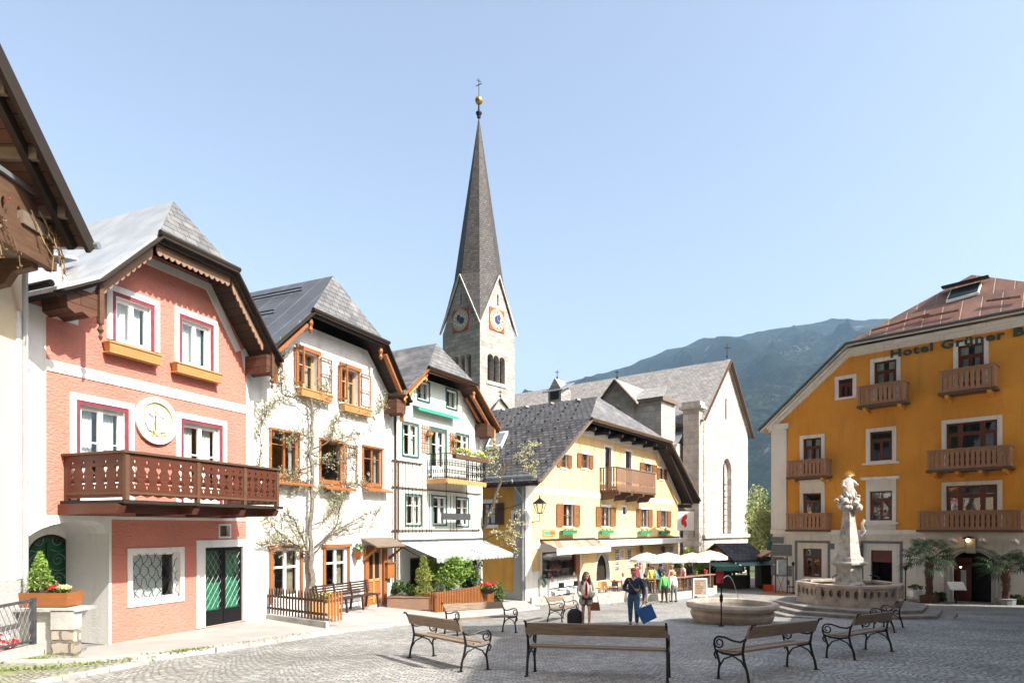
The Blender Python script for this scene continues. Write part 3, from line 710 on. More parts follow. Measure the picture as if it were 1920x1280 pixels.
# balcony
BV = 1.88; bl, br_ = F.u(235, BV), F.u(523, BV); zf = .55; zr = 1.6
zf = F.z(235, 938, BV) + .02; zr = F.z(235, 848, BV)
m = MB(); m.fb(F, bl - .08, br_ + .1, 0, BV + .06, zf - .07, zf); m.build('balcony_floor', 'wood_dark', P)
m = MB()
for b_ in (bl - .05, bl + (br_ - bl) * .40, bl + (br_ - bl) * .72, br_ - .08): m.prism(F.side(b_), [(0, zf - .07), (BV - .12, zf - .07), (BV, zf - .12), (BV - .08, zf - .26), (0, zf - .3)], -.08, .08)
m.fb(F, bl, br_, BV - .55, BV - .45, zf - .26, zf - .08)
m.build('balcony_beam', 'wood_red', P)
FB = F.off(BV); FS = F.side(bl, 1)
posts = [bl, bl + (br_ - bl) * .40, bl + (br_ - bl) * .72, br_ - .09]
m = MB()
for p_ in posts: m.fb(F, p_, p_ + .09, BV - .09, BV + .01, zf, zr)
m.fb(F, bl, bl + .09, 0, .1, zf, zr); m.fb(F, br_ - .09, br_, 0, .1, zf, zr); split(m, 'balcony_post', 'wood_brown', P)
m = MB(); m.fb(F, bl - .06, br_ + .06, BV - .12, BV + .05, zr, zr + .05).fb(F, bl - .06, bl + .12, 0, BV - .12, zr, zr + .05).fb(F, br_ - .12, br_ + .06, 0, BV - .12, zr, zr + .05)
m.fb(F, bl + .09, br_ - .09, BV - .045, BV + .015, zf + .12, zf + .17).fb(F, bl - .01, bl + .05, .1, BV - .1, zf + .12, zf + .17); m.build('balcony_rail', 'wood_brown', P)
def cuts(a, b, n, z0, z1):
    hs = []; h = z1 - z0
    for i in range(n):
        c = a + (b - a) * (i + .5) / n; s_ = min(.072, (b - a) / n * .37)
        z_ = z0 + h * .66; hs.append([(c, z_ - s_ * 1.6), (c + s_, z_), (c + s_ * .5, z_ + s_ * .8), (c, z_ + s_ * .35), (c - s_ * .5, z_ + s_ * .8), (c - s_, z_)])
        for zz, k in ((z0 + h * .86, .42), (z0 + h * .44, .5), (z0 + h * .10, .45)): hs.append([(c + s_ * k * math.cos(a_), zz + s_ * k * 1.3 * math.sin(a_)) for a_ in rng(0, 2 * math.pi, 6)[:-1]])
        z_ = z0 + h * .24; hs.append([(c, z_ + s_ * 1.6), (c - s_, z_), (c - s_ * .4, z_ - s_ * .8), (c, z_ - s_ * .3), (c + s_ * .4, z_ - s_ * .8), (c + s_, z_)])
    return hs
for j in range(3):
    a, b = posts[j] + .09, posts[j + 1]; n = (6, 6, 5)[j]
    bot = []; k = n * 2
    for i in range(k + 1): bot.append((a + (b - a) * i / k, zf + .06 + (.0 if i % 2 else .05)))
    MB().prism(FB, bot + [(b, zr), (a, zr)], -.035, -.008, cuts(a, b, n, zf + .2, zr - .06)).build('balcony_panel', 'wood_red', P)
MB().prism(FS, rectl(.1, BV - .1, zf + .05, zr), -.03, -.003, cuts(.1, BV - .1, 5, zf + .2, zr - .06)).build('balcony_panel', 'wood_red', P)
MB().prism(F.side(br_, -1), rectl(.1, BV - .1, zf + .05, zr), -.03, -.003, cuts(.1, BV - .1, 5, zf + .2, zr - .06)).build('balcony_panel', 'wood_red', P)
# roof
LV = .9
roof(F, P, [(-1.75, 4.82), (-.85, 5.38), (.55, 6.85)], [(4.55, 4.92), (4.05, 5.45), (2.83, 6.88)], 0, 0, (1.69, .02, 8.3), LV, -7, 'metal_pale', 'slate', 'soffit_dark')
m = MB()
for a, b in (((-1.75, 4.72), (-.85, 5.26)), ((-.85, 5.26), (.55, 6.74)), ((.55, 6.76), (2.83, 6.78)), ((2.83, 6.78), (4.05, 5.34)), ((4.05, 5.34), (4.55, 4.82))):
    m.beam(F.w(a[0], LV + .02, a[1]), F.w(b[0], LV + .02, b[1]), .05, .24, F.N)
    if True: pass
m.build('barge_board', 'wood_dark', P)
for a, b, n in (((.6, 6.66), (2.8, 6.68), 13), ((-.85, 5.12), (.5, 6.55), 10), ((2.88, 6.6), (4.0, 5.25), 10)): scallop(F, a, b, LV - .16, .08, n, .03, .27).build('scalloped_board', 'wood_weather', P)
m = MB()
for c_ in (-.98, 4.2):
    m.prism(F, [(c_ - .55, 4.95), (c_ + .12, 4.95), (c_ + .12, 4.5), (c_ - .05, 4.42), (c_ - .2, 4.5), (c_ - .35, 4.42), (c_ - .5, 4.5)] if c_ < 0 else [(c_ - .12, 4.95), (c_ + .4, 4.95), (c_ + .35, 4.5), (c_ + .2, 4.42), (c_ + .05, 4.5), (c_ - .12, 4.42)], .03, LV - .08)
split(m, 'eave_box', 'soffit', P)
m = MB()
for c_ in (-.8, 4.28):
    m.fb(F, c_ - .05, c_ + .05, LV - .12, LV - .02, 4.35, 5.2)
    m.lathe(F.w(c_, LV - .07, 0), [(.015, 4.0), (.045, 4.08), (.02, 4.14), (.07, 4.22), (.03, 4.3), (.045, 4.36)], 8)
split(m, 'pendant', 'wood_brown', P)
m = MB(); m.tube([F.w(.5, LV + .1, 6.84), F.w(2.9, LV + .1, 6.86)], .07, 8); m.tube([F.w(-1.85, LV, 4.85), F.w(-1.85, -6.5, 4.85)], .07, 8); m.tube([F.w(4.62, LV, 4.95), F.w(4.62, -6.5, 4.95)], .07, 8); m.build('gutter', 'wood_dark', P, True)
m = MB()   # low dormer of sheet metal on the left slope
m.prism(F.side(-1.0), [(-.9, 5.3), (-2.9, 5.5), (-2.9, 6.0), (-.9, 6.0)], -.55, .6); m.slab([F.w(-1.75, -.75, 5.98), F.w(-.2, -.75, 6.25), F.w(-.2, -3.1, 6.25), F.w(-1.75, -3.1, 5.98)], .06); x = m.build('dormer', 'zinc', P); fix(x)

# ------------------------------------------------------------ white house with the espalier
F = H2; ZB = -2.75
Q = thing('white_house', 'white rendered house with orange wooden windows behind a trained tree', 'house', F.w(0, 0, ZB)); u = F.u
ra = F.rect(559, 594, 660, 728); rb = F.rect(640, 671, 692, 757)
rc = F.rect(508, 558, 810, 892); rd = F.rect(601, 642, 828, 903); re_ = F.rect(681, 714, 840, 908)
rf_ = list(F.rect(510, 562, 1027, 1120)); rgw = F.rect(609, 651, 1025, 1103); rdo = list(F.rect(688, 716, 1028, 1120)); rdo[2] = -2.9
ZL = [(0, 5.5), (1.45, 6.82), (5.35, 6.82), (6.85, 5.1)]
wall(F, [(0, -3.5), (6.86, -3.5), (6.86, 4.95), (5.2, 6.6), (1.6, 6.6), (0, 5.15)], [rectl(*r) for r in (ra, rb, rc, rd, re_, rf_, rgw, rdo)], 'white_rough', Q, 9, .22)
for r in (ra, rb):
    w = window(F, Q, r, 'wood_light', 2, (.35,), .06, .18, 'cloth_dim', cw=.2)
    a, b, c, d = r; m = MB(); m.fb(F, a - .12, b + .12, 0, .09, d, d + .13).fb(F, a - .1, a, 0, .04, c, d).fb(F, b, b + .06, 0, .04, c, d); m.build('surround', 'wood_window', w)
    G = F.side(b + .1, 1); W_ = .55     # open casement swung back over the wall
    m = MB(); m.fb(F, b + .1, b + .14, .06, .1, c + .02, d - .02).fb(F, b + .1 + W_ - .04, b + .1 + W_, .06, .1, c + .02, d - .02).fb(F, b + .14, b + .06 + W_, .06, .1, d - .06, d - .02).fb(F, b + .14, b + .06 + W_, .06, .1, c + .02, c + .06).fb(F, b + .14, b + .06 + W_, .065, .095, c + .6, c + .63); s_ = m.build('open_casement', 'wood_window', w)
    m = MB(); m.fb(F, a - .22, a - .17, .03, .42, c + .02, c + .07).fb(F, a - .22, a - .17, .03, .42, d - .07, d - .02).fb(F, a - .22, a - .17, .03, .08, c, d).fb(F, a - .22, a - .17, .38, .43, c, d); m.build('open_casement', 'wood_window', w)
for i, r in enumerate((rc, rd, re_)):
    w = window(F, Q, r, 'wood_window' if i != 1 else 'wood_window', 2 if i != 1 else 1, (.3,) if i != 1 else (), .07, .03, 'cloth_dim' if i != 1 else None, cw=.12, bar=.03)
    a, b, c, d = r; m = MB(); m.fb(F, a - .1, b + .1, 0, .09, d, d + .07).fb(F, a - .08, a, 0, .04, c, d).fb(F, b, b + .08, 0, .04, c, d).fb(F, a - .08, b + .08, 0, .04, c - .08, c); m.build('surround', 'wood_window', w)
    m = MB()   # little tiled sill
    for k in range(9): uu = a - .1 + (b - a + .45) * k / 9; m.slab([F.w(uu, .0, c - .1), F.w(uu + (b - a + .45) / 9 * .94, .0, c - .1), F.w(uu + (b - a + .45) / 9 * .94, .34, c - .24), F.w(uu, .34, c - .24)], .05)
    m.build('sill', 'wood_window', w)
    if i == 1:
        m = MB(); m.fb(F, b + .1, b + .13, .05, .09, c, d).fb(F, b + .7, b + .74, .05, .09, c, d).fb(F, b + .1, b + .74, .05, .09, d - .04, d).fb(F, b + .1, b + .74, .05, .09, c, c + .04).fb(F, b + .1, b + .74, .06, .08, c + 1.0, c + 1.03); m.build('open_casement', 'wood_window', w)
for r in (rf_, rgw):
    w = window(F, Q, r, 'paint_white', 2, (.38,), .09, .06, 'brown_curtain', cw=.2, bar=.06)
    a, b, c, d = r; m = MB(); m.fb(F, a - .12, a, 0, .06, c - .1, d).fb(F, b, b + .1, 0, .06, c - .1, d).fb(F, a - .18, b + .16, 0, .1, d, d + .1); m.build('surround', 'wood_window', w)
a, b, c, d = rdo
m = MB(); m.fb(F, a, b, -.12, -.06, c, d); dr = m.build('door', 'wood_orange', Q)
MB().fb(F, a - .2, a, 0, .1, c, d + .05).fb(F, b, b + .22, 0, .1, c, d + .05).fb(F, a, b, 0, .1, d, d + .08).build('frame', 'wood_window', dr)
MB().fb(F, a + .12, (a + b) / 2 - .06, -.06, -.05, c + 1.0, d - .15).fb(F, (a + b) / 2 + .06, b - .12, -.06, -.05, c + 1.0, d - .15).build('pane', 'dark', dr)
m = MB(); m.fb(F, a + .08, a + .12, -.06, -.03, c + .95, d - .1).fb(F, b - .12, b - .08, -.06, -.03, c + .95, d - .1).fb(F, (a + b) / 2 - .05, (a + b) / 2 + .05, -.06, -.03, c + .1, d - .1).fb(F, a + .12, b - .12, -.06, -.03, c + .9, c + 1.0).fb(F, a + .12, b - .12, -.06, -.035, c + .25, c + .3); m.build('panelling', 'wood_light', dr)
m = MB()
for k in range(14): uu = a - .35 + (b - a + .95) * k / 14; m.slab([F.w(uu, 0, d + .42), F.w(uu + (b - a + .95) / 14 * .95, 0, d + .42), F.w(uu + (b - a + .95) / 14 * .95, .7, d + .12), F.w(uu, .7, d + .12)], .05)
m.build('porch_roof', 'wood_grey', Q)
m = MB(); m.fb(F, a - .3, b + .55, .55, .62, d + .02, d + .1); [m.prism(F.side(x_), [(0, d - .35), (.6, d + .05), (.6, d - .02), (.1, d - .42), (0, d - .45)], -.03, .03) for x_ in (a - .25, b + .45)]; m.build('porch_bracket', 'wood_window', Q)
LV = .7
roof(F, Q, [(-.25, 5.32), (1.45, 6.85)], [(6.98, 5.02), (5.38, 6.88)], 0, 0, (3.41, -.1, 8.75), LV, -7, 'metal_dark', 'slate', 'soffit_dark')
m = MB()
for a, b in (((-.25, 5.2), (1.45, 6.74)), ((1.45, 6.76), (5.38, 6.78)), ((5.38, 6.78), (6.98, 4.92))): m.beam(F.w(a[0], LV + .02, a[1]), F.w(b[0], LV + .02, b[1]), .05, .2, F.N)
m.build('barge_board', 'wood_dark', Q)
m = MB(); m.beam(F.w(-.15, LV - .1, 5.0), F.w(1.3, LV - .1, 6.35), .1, .16, F.N); m.beam(F.w(5.45, LV - .1, 6.45), F.w(6.75, LV - .1, 4.9), .1, .16, F.N); m.beam(F.w(.1, LV - .2, 5.3), F.w(.1, LV - .2, 4.3), .14, .14); m.beam(F.w(6.72, LV - .2, 5.0), F.w(6.72, LV - .2, 4.15), .14, .14)
for x_, z_ in ((1.5, 6.3), (5.2, 6.35)): m.lathe(F.w(x_, LV - .1, z_), [(.03, -.15), (.08, -.05), (.05, .05), (.09, .15), (.05, .3)], 8)
split(m, 'rafter', 'wood_window', Q)
split(MB().prism(F, [(6.2, 4.95), (6.84, 4.95), (6.8, 4.45), (6.65, 4.38), (6.5, 4.48), (6.2, 4.4)], .02, LV - .08).prism(F, [(-.02, 5.1), (.3, 5.1), (.3, 4.8), (.1, 4.7), (-.02, 4.75)], .02, LV - .1), 'eave_box', 'soffit', Q)
m = MB(); m.tube([F.w(1.4, LV + .1, 6.84), F.w(5.45, LV + .1, 6.86)], .07, 8); m.tube([F.w(7.06, LV + .05, 5.0), F.w(7.06, -6.5, 5.0)], .07, 8); m.tube([F.w(6.95, .1, 4.9), F.w(6.9, .08, 4.6), F.w(6.9, .08, -2.9)], .045, 8); m.build('gutter', 'wood_dark', Q, True)
m = MB()
for z_, k in ((.45, .12), (.8, .5)):
    def slope(t_, v): return F.w(-.25 + 3.6 * t_, v, 5.4 + 3.3 * t_)
    a_ = slope(z_, -.8); b_ = slope(z_, -5.5); m.beam(a_ + Z * .15, b_ + Z * .15, .03, .03); m.beam(a_ + Z * .05, b_ + Z * .05, .03, .03)
m.build('snow_guard', 'iron', Q)
tz = F.w(u(672, .2), .2, F.z(672, 1046, .2))
for r_, s_ in ((ra, 'left'), (rb, 'right')): flowerbox(F, r_[0] - .1, r_[1] + .55, r_[2] - .28, 'orange wooden window box under the %s upper window of the white house' % s_, 'wooden boxes on the white house', 'wood_light', 'leaf_mid', n=25)
t_ = thing('wall_planter', 'small terracotta coloured planter with a green plant on the white wall beside the orange door', 'planter', tz)
MB().lathe(tz, [(.09, -.05), (.2, .2), (.22, .24)], 4, .7).build('pot', 'wood_orange', t_)
MB().cloud(tz + Z * .38, (.17, .17, .2), 110, .05).build('plant', 'leaf_mid', t_)
a, b, c, d = F.rect(724, 737, 1055, 1083, .15)
t_ = thing('mailbox', 'orange wooden letter box on the white wall right of the door', 'mailbox', F.w(a, .1, c)); MB().fb(F, a, b, .01, .22, c, d).build('box', 'wood_orange', t_); MB().fb(F, a - .03, b + .03, .01, .27, d, d + .04).build('lid', 'wood_window', t_)

# ------------------------------------------------------------ pale green house
F = H3; ZB = -3.1
G3 = thing('pale_green_house', 'pale green house with green window frames, wooden trellis and wrought iron balcony', 'house', F.w(0, 0, ZB)); u = F.u
r1 = F.rect(783, 804, 716, 750); r2 = F.rect(837, 856, 732, 765)
ws = [F.rect(755, 783, 794, 854), F.rect(856, 878, 815, 852)]
rd = list(F.rect(809, 835, 806, 890)); rd[2] = 1.45 if False else F.z(838, 893, 1.0)
lw = [F.rect(761, 789, 928, 983), F.rect(812, 836, 931, 983), F.rect(856, 878, 934, 985)]
sh = list(F.rect(769, 817, 1044, 1120)); sh[2] = -3.0; sh2 = list(F.rect(850, 893, 1042, 1120)); sh2[2] = -3.2
wall(F, [(0, -3.9), (6.62, -3.9), (6.62, 4.6), (4.75, 6.3), (1.3, 6.3), (0, 5.1)], [rectl(*r) for r in [r1, r2] + ws + [rd] + lw + [sh]], 'greenwhite', G3, 9, .2)
for r in [r1, r2] + ws + lw:
    w = window(F, G3, r, 'paint_white', 2 if r not in (r1, r2) else 1, (.35,) if r not in (r1, r2) else (), .06, .05, 'cloth_white', cw=.3)
    a, b, c, d = r; s_ = .065; m = MB(); m.fb(F, a - s_, a, 0, .03, c - s_, d + s_).fb(F, b, b + s_, 0, .03, c - s_, d + s_).fb(F, a, b, 0, .03, d, d + s_).fb(F, a, b, 0, .05, c - s_, c); m.build('surround', 'paint_green', w)
w = window(F, G3, rd, 'paint_white', 2, (.3,), .08, .1, 'cloth_white', 'balcony_door', door=True); a, b, c, d = rd
MB().fb(F, a - .1, a, 0, .03, c, d + .1).fb(F, b, b + .1, 0, .03, c, d + .1).fb(F, a, b, 0, .03, d, d + .1).build('surround', 'paint_green', w)
w = window(F, G3, sh, 'wood_brown', 2, (.3,), .08, .1, None, 'shop_front')
m = MB(); MB().fb(F, 0.05, 6.58, 0, .03, -.62, -.35).fb(F, 6.3, 6.63, -.01, .03, -3.8, 4.5).build('trim', 'white', G3)
LV = .8
roof(F, G3, [(-.25, 5.25), (1.25, 6.52)], [(6.95, 4.82), (4.75, 6.58)], 0, 0, (2.95, .0, 8.02), LV, -7, 'slate', 'slate', 'soffit')
m = MB()
for a, b in (((-.25, 5.13), (1.25, 6.42)), ((1.25, 6.44), (4.75, 6.46)), ((4.75, 6.46), (6.95, 4.72))): m.beam(F.w(a[0], LV + .02, a[1]), F.w(b[0], LV + .02, b[1]), .05, .16, F.N)
m.beam(F.w(4.85, LV - .25, 6.1), F.w(6.75, LV - .25, 4.6), .1, .14, F.N); m.beam(F.w(4.95, .2, 6.0), F.w(6.6, .2, 4.7), .1, .14, F.N)
m.build('barge_board', 'wood_window', G3)
m = scallop(F, (-.15, 5.05), (1.2, 6.2), LV - .1, .05, 9); m.build('scalloped_board', 'wood_light', G3)
m = MB()
for x_, z_ in ((1.35, 6.0), (4.9, 5.9), (6.72, 3.95)): m.lathe(F.w(x_, LV - .15, z_), [(.02, -.05), (.07, .05), (.03, .12), (.09, .25), (.05, .36), (.06, .9 if z_ < 5 else .45)], 8)
split(m, 'pendant', 'wood_light', G3)
MB().prism(F, [(6.0, 4.95), (6.63, 4.8), (6.63, 4.35), (6.45, 4.28), (6.3, 4.38), (6.0, 4.32)], .02, LV - .1).build('eave_box', 'soffit', G3)
MB().tube([F.w(1.2, LV + .1, 6.5), F.w(4.85, LV + .1, 6.52)], .07, 8).tube([F.w(7.0, LV, 4.8), F.w(7.0, -5, 4.8)], .07, 8).build('gutter', 'wood_dark', G3, True)
# rolled green awning
a, b = F.u(784, .3), F.u(860, .3); z_ = F.z(784, 762, .3)
m = MB(); m.slab([F.w(a, 0, z_ + .12), F.w(b, 0, z_ + .12), F.w(b, .34, z_), F.w(a, .34, z_)], .04); fix(m.build('small_awning', 'bright_green', G3)); x = scallop(F, (a, z_), (b, z_), .32, .04, 16, .015, .14); x.build('awning_valance', 'bright_green', G3)
# trellis
m = MB(); h_ = MB()
for z0, z1, xs_ in ((F.z(735, 994), F.z(735, 862), (739, 745, 751, 757, 763, 770, 777, 784, 789)), (F.z(735, 994), F.z(800, 925), (797, 802, 806, 842, 848, 853, 883, 888, 894, 899))):
    for x_ in xs_: m.fb(F, u(x_), u(x_) + .02, .07, .09, z0 - .1, z1)
for y_, xe in ((862, 790), (912, 900), (994, 898)):
    z_ = F.z(735, y_); h_.fb(F, u(733), u(xe), .03, .07, z_ - .025, z_ + .025)
for x_ in (735, 741): h_.fb(F, u(x_), u(x_) + .05, .1, .14, -3.1, F.z(735, 862))
m.build('trellis_lath', 'wood_dark', G3); h_.build('trellis_rail', 'wood_brown', G3)
for x0, x1, y0, y1 in ((790, 803, 796, 850), (842, 852, 810, 850)):
    a, b, c, d = F.rect(x0, x1, y0, y1); m = MB()
    for i in range(4): uu = a + (b - a) * i / 3; m.fb(F, uu - .015, uu + .015, .05, .08, c, d)
    for i in range(6): zz = c + (d - c) * (i + .5) / 6; m.fb(F, a - .05, b + .05, .08, .1, zz - .015, zz + .015)
    m.build('lattice', 'wood_orange', G3)
# iron balcony
BV = 1.05; bl, br_ = F.u(838, BV) , F.u(911, BV); bl2 = F.u(789)
bl = F.u(838, BV); zf = F.z(838, 896, BV); zr = F.z(838, 848, BV)
m = MB(); m.fb(F, bl, br_, 0, BV, zf - .06, zf); m.build('balcony_floor', 'wood_light', G3)
for fc, a, b in ((F, bl, br_),): x = scallop(fc, (a, zf - .02), (b, zf - .02), BV, .06, 14, .03, .2); x.build('balcony_fascia', 'wood_light', G3)
x = scallop(F.side(bl), (0, zf - .02), (BV, zf - .02), 0, .06, 5, .03, .2); x.build('balcony_fascia', 'wood_light', G3)
def ironrail(FX, a, b, v, z0, z1, step=.11):
    m = MB(); m.fb(FX, a, b, v - .02, v + .02, z1 - .03, z1).fb(FX, a, b, v - .015, v + .015, z0 + .04, z0 + .07).fb(FX, a, b, v - .01, v + .01, z0 + (z1 - z0) * .72, z0 + (z1 - z0) * .74)
    n = int((b - a) / step)
    for i in range(n + 1):
        uu = a + (b - a) * i / n; m.fb(FX, uu - .009, uu + .009, v - .009, v + .009, z0, z1)
        if i < n:
            cu = uu + (b - a) / n / 2; rr = step * .38
            for zc_ in (z0 + (z1 - z0) * .6, z0 + (z1 - z0) * .3): m.tube([FX.w(cu + rr * math.cos(t) , v, zc_ + rr * 1.8 * math.sin(t)) for t in rng(0, 2 * math.pi, 8)], .01, 4, False)
    return m
ironrail(F, bl, br_, BV - .03, zf, zr).build('balcony_railing', 'iron', G3); ironrail(F.side(bl), 0, BV - .03, -.03, zf, zr).build('balcony_railing', 'iron', G3); ironrail(F.side(br_, -1), 0, BV - .03, -.03, zf, zr).build('balcony_railing', 'iron', G3)
t_ = thing('flower_box', 'long brown box of yellow flowers hung on the iron balcony rail', 'flower box', F.w((bl + br_) / 2, BV, zr - .2))
MB().fb(F, bl + .35, br_ - .1, BV + .02, BV + .22, zr - .2, zr - .02).build('box', 'wood_brown', t_)
m = MB(); flowers(m, F, bl + .35, br_ - .1, BV + .12, zr + .02, 260, .055, .2); m.build('leaves', 'leaf_bright', t_)
m = MB(); flowers(m, F, bl + .6, br_ - .3, BV + .12, zr + .1, 170, .05, .18); m.build('blossom', 'flower_yellow', t_)
for x_, y_, lb in ((799, 815, 'orange hanging basket left of the balcony door'), (847, 828, 'orange hanging basket right of the balcony door')):
    p_ = F.w(u(x_), .2, F.z(x_, y_)); t_ = thing('hanging_basket', lb, 'basket', p_, 'baskets on the wooden lattices')
    MB().lathe(p_, [(.05, -.1), (.13, -.02), (.15, .08)], 10).build('basket', 'wood_light', t_); MB().cloud(p_ + Z * .12, (.14, .14, .08), 40, .04).build('plant', 'dry', t_)
# dark sign board
a, b, c, d = F.rect(831, 884, 962, 974, .5)
t_ = thing('shop_sign', 'long dark grey signboard hanging below the iron balcony', 'sign', F.w((a + b) / 2, .45, c)); MB().fb(F, a, b, .42, .46, c, d).build('board', 'iron_grey', t_)
m = MB(); [m.tube([F.w(x_, .44, d), F.w(x_, .44, zf - .06)], .012, 5) for x_ in (a + .3, b - .3)]; m.build('hanger', 'iron', t_)
# striped awning
a, b = F.u(748), F.u(903); zt = F.z(748, 1016); AV = 1.9; a2, b2 = F.u(819, AV), F.u(962, AV); ze = F.z(819, 1046, AV)
t_ = thing('striped_awning', 'white and grey striped awning over the planters of the pale green house', 'awning', F.w((a + b) / 2, 1, ze))
m = MB(); m.slab([F.w(a, .08, zt), F.w(b, .08, zt), F.w(b2, AV, ze), F.w(a2, AV, ze)], .015); fix(m.build('canopy', 'awning_stripe', t_))
n = 22; x = scallop(F, (a2, ze), (b2, ze), AV, .06, n, .01, .2); x.build('valance', 'awning_stripe', t_)
m = MB(); m.fb(F, a - .05, b + .05, 0, .1, zt - .02, zt + .1); m.tube([F.w(a + .1, .1, zt - .2), F.w((a + a2) / 2 + .3, AV * .5, ze - .05), F.w(a2, AV - .02, ze - .01)], .025, 6); m.tube([F.w(b - .1, .1, zt - .2), F.w(b2, AV - .02, ze - .01)], .025, 6); m.build('arm', 'iron_grey', t_)
# ------------------------------------------------------------ yellow house
F = H4; ZB = -4.05; u = F.u
Y4 = thing('yellow_house', 'large yellow house with brown louvred shutters, slate half hipped roof and wooden balcony', 'house', F.w(0, 0, ZB))
up = [F.rect(1051, 1063, 851, 876), F.rect(1090, 1103, 851, 877), F.rect(1208, 1222, 869, 884), F.rect(1236, 1244, 878, 898)]
d1 = list(F.rect(1134, 1146, 838, 880)); d2 = list(F.rect(1172.5, 1183.5, 846, 884)); BV = 1.3
zf = F.z(1158, 917, BV); d1[2] = d2[2] = zf
lo = [F.rect(1055, 1074, 945, 986), F.rect(1127, 1143, 950, 986), F.rect(1201, 1214, 954, 987), F.rect(1238.5, 1250, 957, 987)]
sm_ = F.rect(1167, 1174, 950, 964)
shop = list(F.rect(1016, 1087, 1033, 1118)); shop[2] = -3.75
ax0, ax1 = u(1117), u(1142); azt = F.z(1130, 1038); azb = F.z(1130, 1088)
ah = [(ax0, azb)] + [((ax0 + ax1) / 2 - (ax1 - ax0) / 2 * math.cos(a), azt - 1.3 + 1.3 * math.sin(a)) for a in rng(0, math.pi, 12)] + [(ax1, azb)]
gw = [F.rect(1164, 1169, 1031, 1045), F.rect(1193, 1206, 1053, 1078), F.rect(1235, 1247, 1053, 1078), F.rect(1256, 1262, 1023, 1034)]
uE = u(1272)
allr = up + [d1, d2] + lo + [sm_, shop] + gw
wall(F, [(0, -4.8), (uE, -4.8), (uE, 2.4), (18.4, 6.25), (4.75, 6.25), (.0, 2.55)], [rectl(*r) for r in allr] + [ah], 'yellow', Y4, 11.5, .22)
for r in up + lo:
    w = window(F, Y4, r, 'wood_brown', 2, (.5,), .07, .1, 'cloth_white', cw=.3, bar=.06)
    a, b, c, d = r; MB().fb(F, a - .1, b + .1, 0, .06, c - .12, c - .04).fb(F, a - .1, b + .1, 0, .08, d, d + .16).build('surround', 'white', w)
    shutters(F, w, r, (b - a) * (.62 if r in lo else .6), v=.05)
for r in (d1, d2):
    w = window(F, Y4, r, 'wood_brown', 1, (), .1, .12, None, 'balcony_door', .14)
for r in (sm_,): window(F, Y4, r, 'wood_brown', 1, (), .04, .1, None, 'window', .12)
for r in gw: window(F, Y4, r, 'paint_white', 2 if r[1] - r[0] > .8 else 1, (.4,), .05, .1, None, 'window', .1)
w = window(F, Y4, shop, 'wood_brown', 1, (), .1, .1, None, 'shop_front', .2)
MB().fb(F, shop[1] - .5, shop[1] + .1, -.1, .02, shop[2], shop[3]).build('door_post', 'wood_window', Y4)
m = MB(); ao = [((ax0 + ax1) / 2 - ((ax1 - ax0) / 2 + .28) * math.cos(a), azt - 1.3 + 1.55 * math.sin(a)) for a in rng(0, math.pi, 12)]
m.prism(F, [(ax0 - .28, azb)] + ao + [(ax1 + .28, azb)] + [(p[0], p[1]) for p in ah[::-1]], -.02, .05); m.build('stone_arch', 'stone_pale', Y4)
MB().fb(F, ax0, ax1, -.4, -.3, azb, azt).build('door', 'wood_dark', Y4)
m = MB(); m.fb(F, -.02, .55, -.02, .05, -4.5, 2.45); m.fb(F, .55, 21.7, 0, .04, F.z(1000, 924), F.z(1000, 912)); m.fb(F, .55, 23.2, 0, .06, -1.15, -.85)
for a, b, w_ in (((.0, 2.5), (4.75, 6.2), .4), ((18.4, 6.2), (23.3, 2.3), .4)):
    dx, dz = b[0] - a[0], b[1] - a[1]; L_ = math.hypot(dx, dz); m.prism(F, [a, b, (b[0], b[1] - .55), (a[0], a[1] - .55)], -.01, .045)
m.prism(F, [(4.75, 6.2), (18.4, 6.2), (18.4, 5.85), (4.75, 5.85)], -.01, .04); m.build('trim', 'white', Y4)
MB().fb(F, .55, shop[0] - .2, 0, .03, -4.6, -2.4).build('plinth', 'white', Y4)
# side wall toward the green house: windows set in the wall
FSd = Fac(F.O, F.N * -1, F.U * -1)
wv = lambda px, py: FSd.uz(px, py)
MB().fb(FSd, -.02, .75, 0, .05, -4.5, 2.5).build('pilaster', 'grey_plinth', Y4)  # grey puts the shade on this side of the white pilaster into colour
MB().fb(FSd, .05, 11.4, .0, .01, -4.6, 2.5).build('side_wall', 'yellow_shaded', Y4)
MB().fb(FSd, .75, 11.4, .01, .04, -4.6, -3.5).build('side_plinth', 'grey_plinth', Y4)
r = FSd.rect(909, 932, 943, 983); a, b, c, d = min(r[0], r[1]), max(r[0], r[1]), r[2], r[3]
MB().fb(FSd, a, b, .012, .016, c, d).build('pane_back', 'dark', Y4); w = window(FSd.off(.2), Y4, (a, b, c, d), 'wood_brown', 2, (.5,), .08, .1, None)
m = MB(); [m.fb(FSd, x0, x1, .018, .05, c + .05, d - .05) for x0, x1 in ((a + .1, a + .45), (b - .45, b - .1))]; m.build('curtain', 'cloth_white', w)
MB().fb(FSd, a - .1, b + .1, .01, .1, d, d + .22).fb(FSd, a - .1, b + .1, .01, .12, c - .2, c).build('surround', 'white', w); shutters(FSd, w, (a, b, c, d), (b - a) * .6, 'wood_brown', v=.06)
r = FSd.rect(965, 971, 963, 975); a, b, c, d = min(r[0], r[1]), max(r[0], r[1]), r[2], r[3]
MB().fb(FSd, a, b, .012, .016, c, d).build('pane_back', 'dark', Y4); w = window(FSd.off(.2), Y4, (a, b, c, d), 'wood_brown', 1, (), .04, .1, None, 'window'); m = MB(); s_ = .2
m.fb(FSd, a - s_, a, .01, .06, c - s_, d + s_).fb(FSd, b, b + s_, .01, .06, c - s_, d + s_).fb(FSd, a, b, .01, .06, d, d + s_).fb(FSd, a, b, .01, .06, c - s_, c); m.build('surround', 'white', w)
